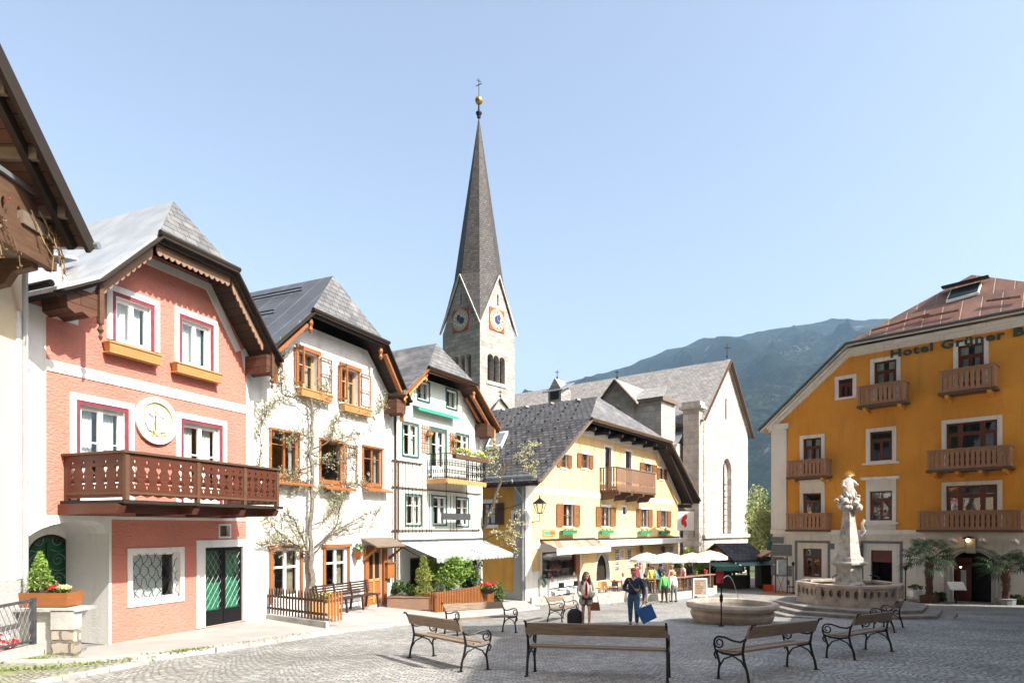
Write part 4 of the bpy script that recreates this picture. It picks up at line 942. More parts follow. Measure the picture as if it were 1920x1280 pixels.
m = MB(); m.tube([FSd.w(.1, .12, 2.4), FSd.w(.1, .12, -4.3)], .07, 8); m.tube([FSd.w(.55, .6, 2.7), FSd.w(.35, .3, 2.0), FSd.w(.1, .12, 1.6)], .06, 8); m.tube([FSd.w(-1.2, .75, 2.75), FSd.w(11, .75, 2.75)], .1, 8); m.build('gutter', 'zinc', Y4, True)
m = MB(); pts = [FSd.w(.2 + 3.4 * t_, .1, 1.35 - .3 * math.sin(math.pi * t_)) for t_ in rng(0, 1, 8)]; m.tube(pts, .015, 4); m.build('cable', 'iron', Y4)
# roof
LV = 1.2; ap = (11.6, -1.7, 9.35)
roof(F, Y4, [(-.55, 2.55), (5.2, 6.62)], [(24.6, 2.4), (17.9, 6.62)], 0, 0, ap, LV, -11.6, 'slate_yellowhouse', 'slate', 'soffit_dark', .12, .16)
m = MB()
for a, b in (((-.45, 2.45), (5.2, 6.5)), ((5.2, 6.52), (17.9, 6.52)), ((17.9, 6.5), (24.5, 2.3))): m.beam(F.w(a[0], LV + .03, a[1]), F.w(b[0], LV + .03, b[1]), .06, .3, F.N)
m.build('barge_board', 'wood_grey', Y4)
MB().tube([F.w(5.1, LV + .15, 6.6), F.w(18, LV + .15, 6.6)], .09, 8).build('gutter', 'wood_brown', Y4, True)
m = MB()
for i in range(7): a = 6 + i * 1.9; m.fb(F, a, a + .16, -.1, LV - .1, 6.02, 6.2)
for c_ in (22.9,): m.fb(F, c_ - .15, c_ + .15, 0, LV - .1, 1.7, 2.0)
for s_, (a0, z0), (a1, z1) in ((1, (18.6, 5.7), (23.6, 2.0)),): m.beam(F.w(a0, LV - .3, z0), F.w(a1, LV - .3, z1), .12, .2, F.N)
split(m, 'rafter', 'wood_dark', Y4)
m = MB(); random.seed(5)   # snow guards
def rp(t_, v, dz=.05):
    x = -.55 + 12.15 * t_; return Vector(F.w(x, v, (2.55 + .708 * (x + .55) if x < 5.2 else 6.62 + .4266 * (x - 5.2)) + dz))
for j in range(9):
    for i in range(12):
        v = .8 - .98 * i - (.49 if j % 2 else 0); t_ = .12 + j * .092
        if t_ > .45 and v > .4 - (t_ - .45) * 5: continue
        c_ = rp(t_, v); m.beam(c_, c_ + Z * .1, .04, .17, F.N)
split(m, 'snow_guard', 'slate', Y4)
m = MB()
for i in range(4): c_ = rp(.93, -2.8 - i * 2.2, .12); m.box(c_, (.3, .25, .12), .6)
split(m, 'vent_tile', 'zinc', Y4)
def on_plane(p0, p1, p2, px, py, up=0):
    n = (Vector(p1) - Vector(p0)).cross(Vector(p2) - Vector(p0)).normalized(); n = n if n.z > 0 else -n
    r = Vector(((px - CX) / FP, 1, (HY - py) / FP)); return r * (Vector(p0).dot(n) / r.dot(n)) + n * up
pl3 = (F.w(-.55, 0, 2.55), F.w(5.2, 0, 6.62), F.w(-.55, -5, 2.55))
q4 = [on_plane(*pl3, x, y, .22) for x, y in ((913, 843), (925, 816), (955, 813), (943, 841))]; m = MB(); m.slab(q4, .2); fix(m.build('skylight', 'paint_white', Y4))
c_ = sum(q4, Vector()) / 4; m = MB(); m.slab([c_ + (p - c_) * .78 + Z * .02 for p in q4], .015); m.build('skylight_pane', 'zinc', Y4)
# second small hipped roof behind
c0 = Vector(F.w(18.2, -4, 5.5))
m = MB(); q = lambda a, v, z: F.w(a, v, z)
m.slab([q(14.5, -3.0, 7.2), q(21.5, -1.0, 5.6), q(17.8, -4.5, 9.1)], .15).slab([q(14.5, -3.0, 7.2), q(17.8, -4.5, 9.1), q(15.2, -8, 9.0), q(12, -8, 7.4)], .15).slab([q(21.5, -1.0, 5.6), q(23.5, -7, 5.6), q(17.8, -8, 9.1), q(17.8, -4.5, 9.1)], .15)
fix(m.build('rear_roof', 'slate', Y4))
m = MB(); m.slab([q(24.0, -.5, 2.2), q(27.0, -.5, 1.6), q(26.5, -8, 1.8), q(23.5, -8, 3.6)], .15); fix(m.build('lean_to_roof', 'slate', Y4))
# balcony
bl, br_ = F.u(1158, BV), F.u(1230, BV); zr = F.z(1158, 874, BV)
MB().fb(F, bl, br_, 0, BV, zf - .1, zf).build('balcony_floor', 'wood_brown', Y4)
m = MB()
for b_ in rng(bl + .3, br_ - .3, 3): m.prism(F.side(b_), [(0, zf - .1), (BV, zf - .1), (BV, zf - .3), (BV - .35, zf - .35), (BV - .5, zf - .6), (0, zf - .65)], -.12, .12)
split(m, 'bracket', 'wood_brown', Y4)
m = MB(); m.fb(F, bl - .03, br_ + .03, BV - .08, BV + .05, zr - .06, zr).fb(F, bl - .03, bl + .06, 0, BV - .08, zr - .06, zr); m.fb(F, br_ - .06, br_ + .03, 0, BV - .08, zr - .06, zr); m.build('balcony_rail', 'wood_grey', Y4)
for FX, a, b, v in ((F, bl, br_, BV), (F.side(bl), .0, BV, 0), (F.side(br_, -1), .0, BV, 0)):
    m = MB(); n = int((b - a) / .17)
    for i in range(n):
        c_ = a + (b - a) * (i + .5) / n; w_ = (b - a) / n * .29
        m.prism(FX, [(c_ - w_, zf - .12), (c_ + w_, zf - .12), (c_ + w_, zf + .35), (c_ + w_ * .45, zf + .45), (c_ + w_, zf + .55), (c_ + w_, zr - .07), (c_ - w_, zr - .07), (c_ - w_, zf + .55), (c_ - w_ * .45, zf + .45), (c_ - w_, zf + .35)], v - .03, v)
    m.fb(FX, a, b, v - .05, v - .03, zf + .1, zf + .16); m.build('balcony_railing', 'wood_weather', Y4)
for i, (a, b, n_) in enumerate(((1053, 1080, 'leftmost'), (1126, 1149, 'second from left'), (1199, 1219, 'third from left'), (1238, 1255, 'rightmost'))):
    flowerbox(F, F.u(a, .2), F.u(b, .2), F.z((a + b) / 2, 1000, .2), 'green window box with pale flowers, %s in the row on the yellow house' % n_, 'green window boxes on the yellow house', 'box_green', 'leaf_mid', n=70, v0=.1)
a, b, c, d = F.rect(1017, 1040, 992, 1005); t_ = thing('painted_sign', 'small orange and green painted board on the yellow house above the beige awning', 'sign', F.w(a, .05, c))
MB().fb(F, a, b, .01, .06, c, d).build('board', 'wood_light', t_); MB().fb(F, a + .1, (a + b) / 2, .06, .07, c + .1, d - .1).build('picture', 'bright_green', t_); MB().fb(F, (a + b) / 2, b - .1, .06, .07, c + .1, d - .1).build('picture', 'wood_orange', t_)
# awnings
for nm, x0, x1, e0, e1, yt, ye, AV, lab, mt in (('beige_awning', 1014, 1112, 1044, 1145, 1014, 1027, 2.2, 'beige and brown striped awning over the ice cream counter', 'awning_beige'), ('long_awning', 1114, 1270, 1125, 1286, 1012.5, 1013.5, 1.2, 'long white awning over the cafe front of the yellow house', 'cloth_white')):
    a, b = F.u(x0), F.u(x1); zt = F.z(x0, yt); a2, b2 = F.u(e0, AV), F.u(e1, AV); ze = F.z(e0, ye, AV)
    t_ = thing(nm, lab, 'awning', F.w(a, 1, ze)); m = MB(); m.slab([F.w(a, .08, zt), F.w(b, .08, zt), F.w(b2, AV, ze), F.w(a2, AV, ze)], .02); fix(m.build('canopy', mt, t_))
    MB().fb(F, a2, b2, AV - .01, AV + .01, ze - .36, ze).build('valance', 'cloth_white', t_); MB().fb(F, a - .1, b + .1, .0, .12, zt, zt + .12).build('casing', 'wood_dark', t_)
# lamp on the corner
lp = Vector(F.w(u(1012, .9), .9, F.z(1012, 950, .9)))
t_ = thing('wall_lantern', 'black iron lantern with glass panes on a bracket at the corner of the yellow house', 'lamp', lp)
m = MB(); m.lathe(lp, [(.02, .62), (.05, .56), (.03, .5), (.36, .22), (.38, .18)], 6); m.lathe(lp, [(.16, -.36), (.2, -.32), (.05, -.3)], 6)
for k in range(6): a_ = k * math.pi / 3; m.tube([lp + Vector((.36 * math.cos(a_), .36 * math.sin(a_), .2)), lp + Vector((.17 * math.cos(a_), .17 * math.sin(a_), -.34))], .015, 4)
m.tube([lp - Z * .36, lp - Z * .75, lp - Z * .8 - F.N * .5, F.w(u(1000), .03, lp.z - .8)], .025, 5); m.build('bracket', 'iron', t_)
m = MB(); m.lathe(lp, [(.15, -.33), (.34, .18)], 6); m.build('lantern_glass', 'glass', t_)
for px_ in (1203, 1244):
    lp = Vector(F.w(u(px_, .3), .3, F.z(px_, 1030, .3))); t_ = thing('wall_lamp', 'small dark lantern under the long white awning, %s of two' % ('left' if px_ == 1203 else 'right'), 'lamp', lp, 'lanterns under the long awning')
    MB().lathe(lp, [(.08, -.25), (.16, .1), (.2, .12), (.04, .35)], 6).tube([lp + Z * .3, lp + Z * .35 - F.N * .28], .02, 5).build('lamp_body', 'wood_brown', t_)
for x0, x1, y0, y1, n_ in ((1152, 1160, 1028, 1068, 'left'), (1175, 1183, 1027, 1066, 'right')):   # vertical lettering boards
    a, b, c, d = F.rect(x0, x1, y0, y1); t_ = thing('lettering_board', 'tall narrow white board with black lettering beside the arched door, %s of two' % n_, 'sign', F.w(a, .05, c), 'tall lettering boards')
    MB().fb(F, a, b, .01, .04, c, d).build('board', 'white', t_); m = MB(); random.seed(x0)
    n = 9
    for i in range(n):
        z0 = d - (d - c) * (i + .9) / n; hh = (d - c) / n * .75
        m.fb(F, a + .06, b - .06, .04, .05, z0, z0 + .05); m.fb(F, a + .06, a + .14, .04, .05, z0, z0 + hh)
        if random.random() < .6: m.fb(F, b - .14, b - .06, .04, .05, z0, z0 + hh)
        if random.random() < .6: m.fb(F, a + .06, b - .06, .04, .05, z0 + hh - .05, z0 + hh)
    m.build('lettering', 'dark', t_)
# red emblem sign on a bracket
sp = at(1283, 976, 50.5); t_ = thing('hanging_sign', 'square white hanging sign with a red emblem at the end of the yellow house', 'sign', sp - Z * 1.3)
FG = Fac((sp.x, sp.y), (1, -.1)); MB().fb(FG, -.55, .75, -.06, .06, -.75 + sp.z, .75 + sp.z).build('panel', 'cloth_white', t_)
MB().prism(FG, [(x * .55 + .02, sp.z + z * .55) for x, z in ((.15, 1.0), (.35, .75), (.3, .35), (.1, .1), (.25, -.2), (.3, -.7), (.05, -1.0), (-.1, -.7), (-.45, -.5), (-.5, 0), (-.3, .6))], .06, .075).build('emblem', 'red', t_)
MB().tube([FG.w(-.6, 0, sp.z + .8), FG.w(.75, 0, sp.z + .8)], .03, 5).tube([FG.w(.75, 0, sp.z + .9), FG.w(.75, 0, sp.z - 1.3)], .03, 5).build('bracket', 'iron', t_)

# ------------------------------------------------------------ church tower
A_ = R(40.3); TO = Vector(((900 - CX) / FP * 75, 75)); TW = 6.3
dr_ = Vector((math.sin(A_), math.cos(A_))); dl_ = Vector((-math.cos(A_), math.sin(A_)))
TR = Fac(TO, dr_); TL = Fac(TO, dl_)
CT = thing('church_tower', 'tall pale stone church tower with clocks, arched belfry windows and a steep shingled spire', 'church tower', (TO.x, TO.y, -5))
cc = TO + (dr_ + dl_) * (TW / 2); corners = [TO, TO + dr_ * TW, TO + (dr_ + dl_) * TW, TO + dl_ * TW]
zE, zPk, zAp = 23.9, 30.4, 51.2
def archhole(c, hw, z0, zs, n=8): return [(c - hw, z0)] + [(c - hw * math.cos(a), zs + hw * math.sin(a)) for a in rng(0, math.pi, n)] + [(c + hw, z0)]
tw_parts = []
for FX in (TR, TL):
    hs = []
    cs_ = [FX.u(x) for x in ((919.5, 930.5, 941.5) if FX is TR else (877.5, 866, 854))]
    for c_ in cs_: hs.append(archhole(c_, .52, 17.6 if FX is TR else 17.9, 20.3))
    hs.append(rectl(TW / 2 - .12, TW / 2 + .12, 26.9, 28.3))
    outl = [(0, -6), (TW, -6), (TW, zE), (TW / 2, zPk), (0, zE)]; m = MB()
    loops = [outl] + hs; pts = [p for l in loops for p in l]; tri = tessellate_polygon([[Vector((p[0], p[1], 0)) for p in l] for l in loops])
    m.add([FX.w(p[0], 0, p[1]) for p in pts], tri)
    for l in hs:
        for i in range(len(l)):
            a, b = l[i], l[(i + 1) % len(l)]; m.add([FX.w(a[0], 0, a[1]), FX.w(b[0], 0, b[1]), FX.w(b[0], -.6, b[1]), FX.w(a[0], -.6, a[1])], [(0, 1, 2, 3)])
    m.build('tower_wall', 'stone_tower', CT)
    m = MB(); m.fb(FX, cs_[0] - .7 if cs_[0] < cs_[-1] else cs_[-1] - .7, max(cs_) + .7, 0, .12, 17.15, 17.5); m.fb(FX, -.05, TW + .05, 0, .1, 8.2, 8.5); m.build('ledge', 'stone_pale', CT)
    uc = FX.u(931 if FX is TR else 864); zc = FX.z(931 if FX is TR else 864, 600.5)
    ck = MB().fb(FX, uc - 1.32, uc + 1.32, 0, .1, zc - 1.32, zc + 1.32).build('clock', 'clock_red', CT)
    disc = lambda r, n=32: [(uc + r * math.cos(a), zc + r * math.sin(a)) for a in rng(0, 2 * math.pi, n)[:-1]]
    MB().prism(FX, disc(1.28), .1, .13, [disc(1.17)]).build('clock_ring', 'clock_gold', ck); MB().prism(FX, disc(1.1), .1, .15).build('clock_face', 'marble_white' if FX is TR else 'beige', ck)
    m = MB()
    for k in range(12): a = k * math.pi / 6; m.beam(FX.w(uc + .78 * math.cos(a), .16, zc + .78 * math.sin(a)), FX.w(uc + 1.02 * math.cos(a), .16, zc + 1.02 * math.sin(a)), .05, .07, FX.N)
    m.build('numeral', 'wood_brown', ck)
    MB().prism(FX, [(uc - .28 + .42 * math.cos(a), zc - .1 + .42 * math.sin(a)) for a in rng(0, 2 * math.pi, 16)[:-1]] if FX is TL else disc(.5, 18), .15, .17).prism(FX, [(uc + .22 + .33 * math.cos(a), zc + .3 + .38 * math.sin(a)) for a in rng(0, 2 * math.pi, 16)[:-1]], .171, .18).build('clock_centre', 'clock_blue', ck)
    MB().beam(FX.w(uc, .2, zc), FX.w(uc - .1, .2, zc + .85), .07, .03, FX.N).beam(FX.w(uc, .2, zc), FX.w(uc + .55, .2, zc - .25), .08, .03, FX.N).build('clock_hand', 'gold', ck)
m = MB()
for i in (1, 2):
    a, b = corners[i], corners[(i + 1) % 4]; mid = (a + b) / 2
    m.add([(a.x, a.y, -6), (b.x, b.y, -6), (b.x, b.y, zE), (mid.x, mid.y, zPk), (a.x, a.y, zE)], [(0, 1, 2, 3, 4)])
m.add([(c_.x, c_.y, 17) for c_ in corners], [(0, 1, 2, 3)]); m.build('tower_wall', 'stone_tower', CT)
m = MB(); apx = Vector((cc.x, cc.y, zAp)); k = 1.0; ov = .22
for i in range(4):
    c_, p0, p1 = corners[i], corners[i - 1], corners[(i + 1) % 4]
    pl_, pr_ = (c_ + p0) / 2, (c_ + p1) / 2
    def ex(p, z, e): d = (p - cc).normalized(); return Vector((p.x + d.x * e, p.y + d.y * e, z))
    PL, PR = ex(pl_, zPk + .1, ov), ex(pr_, zPk + .1, ov); D_ = (c_ - cc).normalized() * 3.05; DD = Vector((cc.x + D_.x, cc.y + D_.y, zPk + .1)); CC = ex(c_, zE + .05, ov + .1)
    q1, q2 = PL.lerp(apx, .985), PR.lerp(apx, .985); q3 = DD.lerp(apx, .985)
    PL2, PR2 = Vector((cc.x + (PL.x - cc.x) * .9, cc.y + (PL.y - cc.y) * .9, PL.z + .05)), Vector((cc.x + (PR.x - cc.x) * .9, cc.y + (PR.y - cc.y) * .9, PR.z + .05))
    m.add([PL2, DD, q3, q1], [(0, 1, 2, 3)]); m.add([DD, PR2, q2, q3], [(0, 1, 2, 3)])
    m.add([PL, CC, DD, PL2], [(0, 1, 2, 3)]); m.add([CC, PR, PR2, DD], [(0, 1, 2, 3)])
m.build('spire', 'slate_spire', CT)
m = MB()
for i in range(4):
    c_ = corners[i]
    for p_ in ((corners[i - 1] + c_) / 2, (corners[(i + 1) % 4] + c_) / 2): m.beam(ex(c_, zE + .02, .32), ex(p_, zPk + .07, .25), .16, .16)
m.build('verge', 'stone_pale', CT)
m = MB(); m.lathe(apx - Z * .3, [(.22, 0), (.24, .3), (.38, .5), (.38, .65), (.15, .8), (.1, 1.6), (.12, 1.7)], 10); m.build('finial', 'iron', CT, True)
MB().ball(apx + Z * 1.85, .5, 14, 10).build('ball', 'gold', CT, True)
m = MB(); m.tube([apx + Z * 2.3, apx + Z * 4.6], .05, 5); m.beam(apx + Vector((-.35, .1, 3.7)), apx + Vector((.35, -.1, 3.9)), .08, .08); m.beam(apx + Vector((-.3, 0, 4.4)), apx + Vector((.25, -.1, 4.1)), .06, .06); m.build('cross', 'iron_grey', CT)

# ------------------------------------------------------------ church
CO = Vector(((1318 - CX) / FP * 62, 62)); CG = Fac(CO, (.783, 1)); CH = thing('church', 'large pale stone church with grey shingled roof and a tall gable behind the yellow house', 'church', (CO.x, CO.y, -5))
gw_ = CG.u(1402); NV = Vector((-CG.N.x, -CG.N.y, 0)); CL = Fac(CO, NV, CG.U * -1)   # long side running away to the left
zr_ = 17.6; LEN = 30
um = gw_ / 2
aw = archhole(CG.u(1363.5), 1.3, CG.z(1363, 1000), CG.z(1363, 882), 12)
sl_ = rectl(CG.u(1361) - .2, CG.u(1361) + .2, CG.z(1361, 786), CG.z(1361, 747))
def skin(FX, outl, hs, name, mat, root, rv=.5):
    m = MB(); loops = [outl] + hs; pts = [p for l in loops for p in l]; tri = tessellate_polygon([[Vector((p[0], p[1], 0)) for p in l] for l in loops])
    m.add([FX.w(p[0], 0, p[1]) for p in pts], tri)
    for l in hs:
        for i in range(len(l)):
            a, b = l[i], l[(i + 1) % len(l)]; m.add([FX.w(a[0], 0, a[1]), FX.w(b[0], 0, b[1]), FX.w(b[0], -rv, b[1]), FX.w(a[0], -rv, a[1])], [(0, 1, 2, 3)])
    return m.build(name, mat, root)
zeL = 11.1
skin(CG, [(0, -6), (gw_, -6), (gw_, 11.0), (um, zr_), (0, zeL)], [aw, sl_], 'gable_wall', 'stone_church', CH)
MB().fb(CG, aw[0][0], aw[-1][0], -.5, -.45, aw[0][1], CG.z(1363, 866)).build('church_window', 'stone_pale', CH)
m = MB(); c_ = CG.u(1363.5); m.fb(CG, c_ - .06, c_ + .06, -.44, -.3, aw[0][1], CG.z(1363, 868)); 
for i in range(9): z_ = aw[0][1] + i * .65; m.fb(CG, c_ - 1.0, c_ + 1.0, -.44, -.36, z_, z_ + .05)
m.build('mullion', 'iron_grey', CH)
pz = CG.z(1318, 1005)
m = MB(); m.fb(CG, -.1, gw_ + .1, 0, .25, pz - .2, pz + .15); m.fb(CL, -.0, 7, 0, .25, pz - .2, pz + .15); m.build('cornice', 'stone_pale', CH)
m = MB(); m.slab([CG.w(um, .35, zr_ + .12), CG.w(gw_ + .7, .35, 10.4), CG.w(gw_ + .7, -LEN, 10.4), CG.w(um, -LEN, zr_ + .12)], .22)
m.slab([CG.w(um, .35, zr_ + .12), CG.w(-.8, .35, 10.4), CG.w(-.8, -LEN, 10.4), CG.w(um, -LEN, zr_ + .12)], .22); fix(m.build('roof', 'shingle_church', CH))
m = MB(); m.beam(CG.w(um, .4, zr_ - .05), CG.w(gw_ + .7, .4, 10.25), .12, .35, CG.N).beam(CG.w(um, .4, zr_ - .05), CG.w(-.7, .4, 10.35), .12, .35, CG.N); m.build('verge_board', 'wood_brown', CH)
m = MB(); m.fb(CL, 0, LEN, -.4, 0, -6, 10.6); m.build('side_wall', 'stone_church', CH)
# pier at the corner with a stone cap
m = MB(); m.fb(CL, .0, 1.6, 0, 1.0, -6, CL.z(1300, 768, .5)); m.build('corner_pier', 'stone_church', CH); zc_ = CL.z(1300, 768, .5)
m = MB(); m.fb(CL, -.35, 1.9, -.2, 1.3, zc_, zc_ + .25).fb(CL, -.15, 1.7, -.1, 1.1, zc_ + .25, zc_ + .7); m.build('pier_cap', 'stone_pale', CH)
# side chapel block and cross gable, standing in front of the nave
def boxsh(FX, a, b, v0, v1, z0, z1, nm, mt): return MB().fb(FX, a, b, v0, v1, z0, z1).build(nm, mt, CH)
vb_ = 4.6; x0_, x1_ = CL.u(1240, vb_), CL.u(1188, vb_); zt = CL.z(1215, 754, vb_)
boxsh(CL, 1.9, 30, 0, 2.0, -6, CL.z(1290, 828, 2), 'aisle_wall', 'stone_church')
m = MB(); zz = CL.z(1290, 828, 2); m.slab([CL.w(1.7, 2.3, zz - .2), CL.w(30, 2.3, zz - .2), CL.w(30, -.2, zz + 2.0), CL.w(1.7, -.2, zz + 2.0)], .2); fix(m.build('aisle_roof', 'zinc', CH))
boxsh(CL, x0_, x1_ + 6, 1.5, vb_, -6, zt, 'chapel_wall', 'stone_church')
m = MB(); m.fb(CL, x0_ - .3, x1_ + .2, vb_ - 3, vb_ + .3, zt, zt + .35); m.build('chapel_cornice', 'wood_grey', CH)
m = MB(); m.slab([CL.w(x0_ - .3, vb_ + .3, zt + .35), CL.w(x1_ + .4, vb_ + .3, zt + .35), CL.w(x1_ + .4, 1.2, zt + 2.1), CL.w(x0_ + 1.0, 1.2, zt + 2.1)], .15); fix(m.build('chapel_roof', 'shingle_church', CH))
g0, g1 = CL.u(1189, vb_ + .4), CL.u(1126, vb_ + .4); gz0 = CL.z(1189, 752, vb_ + .4); gm = CL.u(1157, vb_ + .4); gz1 = CL.z(1157, 716, vb_ + .4)
FXg = CL.off(vb_ + .4)
skin(FXg, [(g0, -6), (g1, -6), (g1, gz0), (gm, gz1), (g0, gz0)], [[(gm + .1 + .55 * math.cos(a), gz0 - .9 + .6 * math.sin(a)) for a in rng(0, 2 * math.pi, 12)[:-1]]], 'cross_gable', 'stone_church', CH)
m = MB(); m.fb(FXg, g0, g1, -.6, -.5, -6, gz0); m.build('gable_window', 'dark', CH)
m = MB(); m.slab([FXg.w(gm, .4, gz1 + .25), FXg.w(g0 - .4, .4, gz0 - .1), FXg.w(g0 - .4, -6, gz0 - .1), FXg.w(gm, -6, gz1 + .25)], .2); m.slab([FXg.w(gm, .4, gz1 + .25), FXg.w(g1 + .4, .4, gz0 - .1), FXg.w(g1 + .4, -6, gz0 - .1), FXg.w(gm, -6, gz1 + .25)], .2); fix(m.build('cross_roof', 'shingle_church', CH))
m = MB(); m.beam(FXg.w(gm, .45, gz1 + .12), FXg.w(g0 - .4, .45, gz0 - .25), .1, .35, FXg.N).beam(FXg.w(gm, .45, gz1 + .12), FXg.w(g1 + .4, .45, gz0 - .25), .1, .35, FXg.N); m.build('verge_board', 'wood_brown', CH)
# belfry dormer and the low roof by the tower
m = MB(); a, b = CL.u(1052, 1), CL.u(1028, 1); z0 = CL.z(1040, 752, 1); m.prism(CL, [(a, z0), (b, z0), (b, z0 + 1.3), ((a + b) / 2, z0 + 2.6), (a, z0 + 1.3)], -1, 1); m.build('dormer', 'shingle_church', CH)
MB().fb(CL, a + .3, b - .3, 1.0, 1.05, z0 + .2, z0 + 1.2).build('louvre', 'dark', CH)
m = MB(); m.slab([CL.w(a - .5, 1.5, z0 + 1.1), CL.w(b + .5, 1.5, z0 + 1.1), CL.w(b + .5, -1, z0 + 2.3), CL.w(a - .5, -1, z0 + 2.3)], .12); fix(m.build('dormer_roof', 'zinc', CH))
m = MB(); p_ = at(942, 748, 66); FT = Fac((p_.x, p_.y), (1, .2)); m.prism(FT, [(-1.6, 8), (1.3, 8), (1.3, 11.2), (-.2, p_.z), (-1.6, 11.2)], -4, 0); m.build('porch_gable', 'stone_church', CH)
m = MB(); m.slab([FT.w(-.2, .2, p_.z + .2), FT.w(2.6, .2, 10.2), FT.w(2.6, -6, 10.2), FT.w(-.2, -6, p_.z + .2)], .15); m.slab([FT.w(-.2, .2, p_.z + .2), FT.w(-2, .2, 10.6), FT.w(-2, -6, 10.6), FT.w(-.2, -6, p_.z + .2)], .15); fix(m.build('porch_roof', 'shingle_church', CH))
m = MB()
for base, h in ((CG.w(um, 0, zr_ + .2), 1.5), (CG.w(um, -LEN, zr_ + .2), 1.8), (FXg.w(gm, 0, gz1 + .2), 1.0), (CL.w((a + b) / 2, .5, z0 + 2.5), 1.1), (FT.w(-.2, -.2, p_.z + .1), .9)):
    m = MB(); b0 = Vector(base); m.tube([b0, b0 + Z * h], .035, 5); m.beam(b0 + Vector((-h * .2, 0, h * .75)), b0 + Vector((h * .2, 0, h * .75)), .07, .07); m.ball(b0 + Z * .25, .12, 6, 4); m.build('ridge_cross', 'iron', CH)
# old churchyard wall in rough stone, below the cornice
# ------------------------------------------------------------ hotel
F = HT; u = F.u; ZB = -4.5
HO = thing('hotel', 'large ochre hotel with white base, brown windows and carved wooden balconies', 'hotel', F.w(0, 0, ZB))
um = -11.2; av, az_ = F.vz(1822, 515, um)
hz = lambda px, py: F.z(px, py)
W3 = []
def hw(xl, xr, yt, yb, zb=None):
    r = list(F.rect(xl, xr, yt, yb))
    if zb is not None: r[2] = zb
    return r
BVh = 1.0
bal = {  # front corners in px at v=BVh, top and floor rows
 'A': (1609, 1695, 722, 757, 1640), 'B': (1762, 1866, 692, 732, 1800), 'C': (1477, 1548, 864, 893, 1500), 'D': (1739, 1895, 842, 878, 1800), 'E': (1475, 1548, 967, 994, 1500), 'F': (1721, 1915, 963, 995, 1800)}
bz = {k: (F.z(v[4], v[3], BVh), F.z(v[4], v[2], BVh)) for k, v in bal.items()}
wins = {'s': hw(1572, 1599, 710, 744), 'A': hw(1639, 1681, 676, 0, bz['A'][0]), 'B': hw(1796, 1845, 645, 0, bz['B'][0]), 'C': hw(1506, 1540, 821, 0, bz['C'][0]), 'w2': hw(1631, 1673, 808, 863), 'D': hw(1774, 1870, 790, 0, bz['D'][0]),
 'E': hw(1506, 1540, 924, 0, bz['E'][0]), 'w3': hw(1631, 1673, 920, 975), 'F': hw(1774, 1870, 909, 0, bz['F'][0]), 'g': hw(1506, 1541, 1028, 1081), 'door': hw(1633, 1673, 1031, 1110, ZB + .1)}
for k in 'EF': wins[k][2] = max(wins[k][2], -.1)
e0, e1 = F.u(1787), F.u(1859); ez = F.z(1823, 1033); esp = F.z(1790, 1052)
ent = [(e0, ZB), (e0, esp)] + [((e0 + e1) / 2 - (e1 - e0) / 2 * -math.cos(a) * -1, esp + (ez - esp) * math.sin(a)) for a in rng(0, math.pi, 12)][1:-1] + [(e1, esp), (e1, ZB)]
UR = -22.2; zK = 11.55; kl, kr = -4.95, -17.2
extra = [rectl(-20.2, -19, 1, 3.2), rectl(-20.2, -19, 4.5, 6.4), rectl(-19.6, -16.5, -3.9, -1.2)]
wall(F, [(0, -5.4), (UR, -5.4), (UR, 7.1), (kr, zK), (kl, zK), (0, 7.1)], [rectl(*wins[k]) for k in wins] + extra + [ent], 'hotel_ochre', HO, 16, .2, rmat='hotel_white')
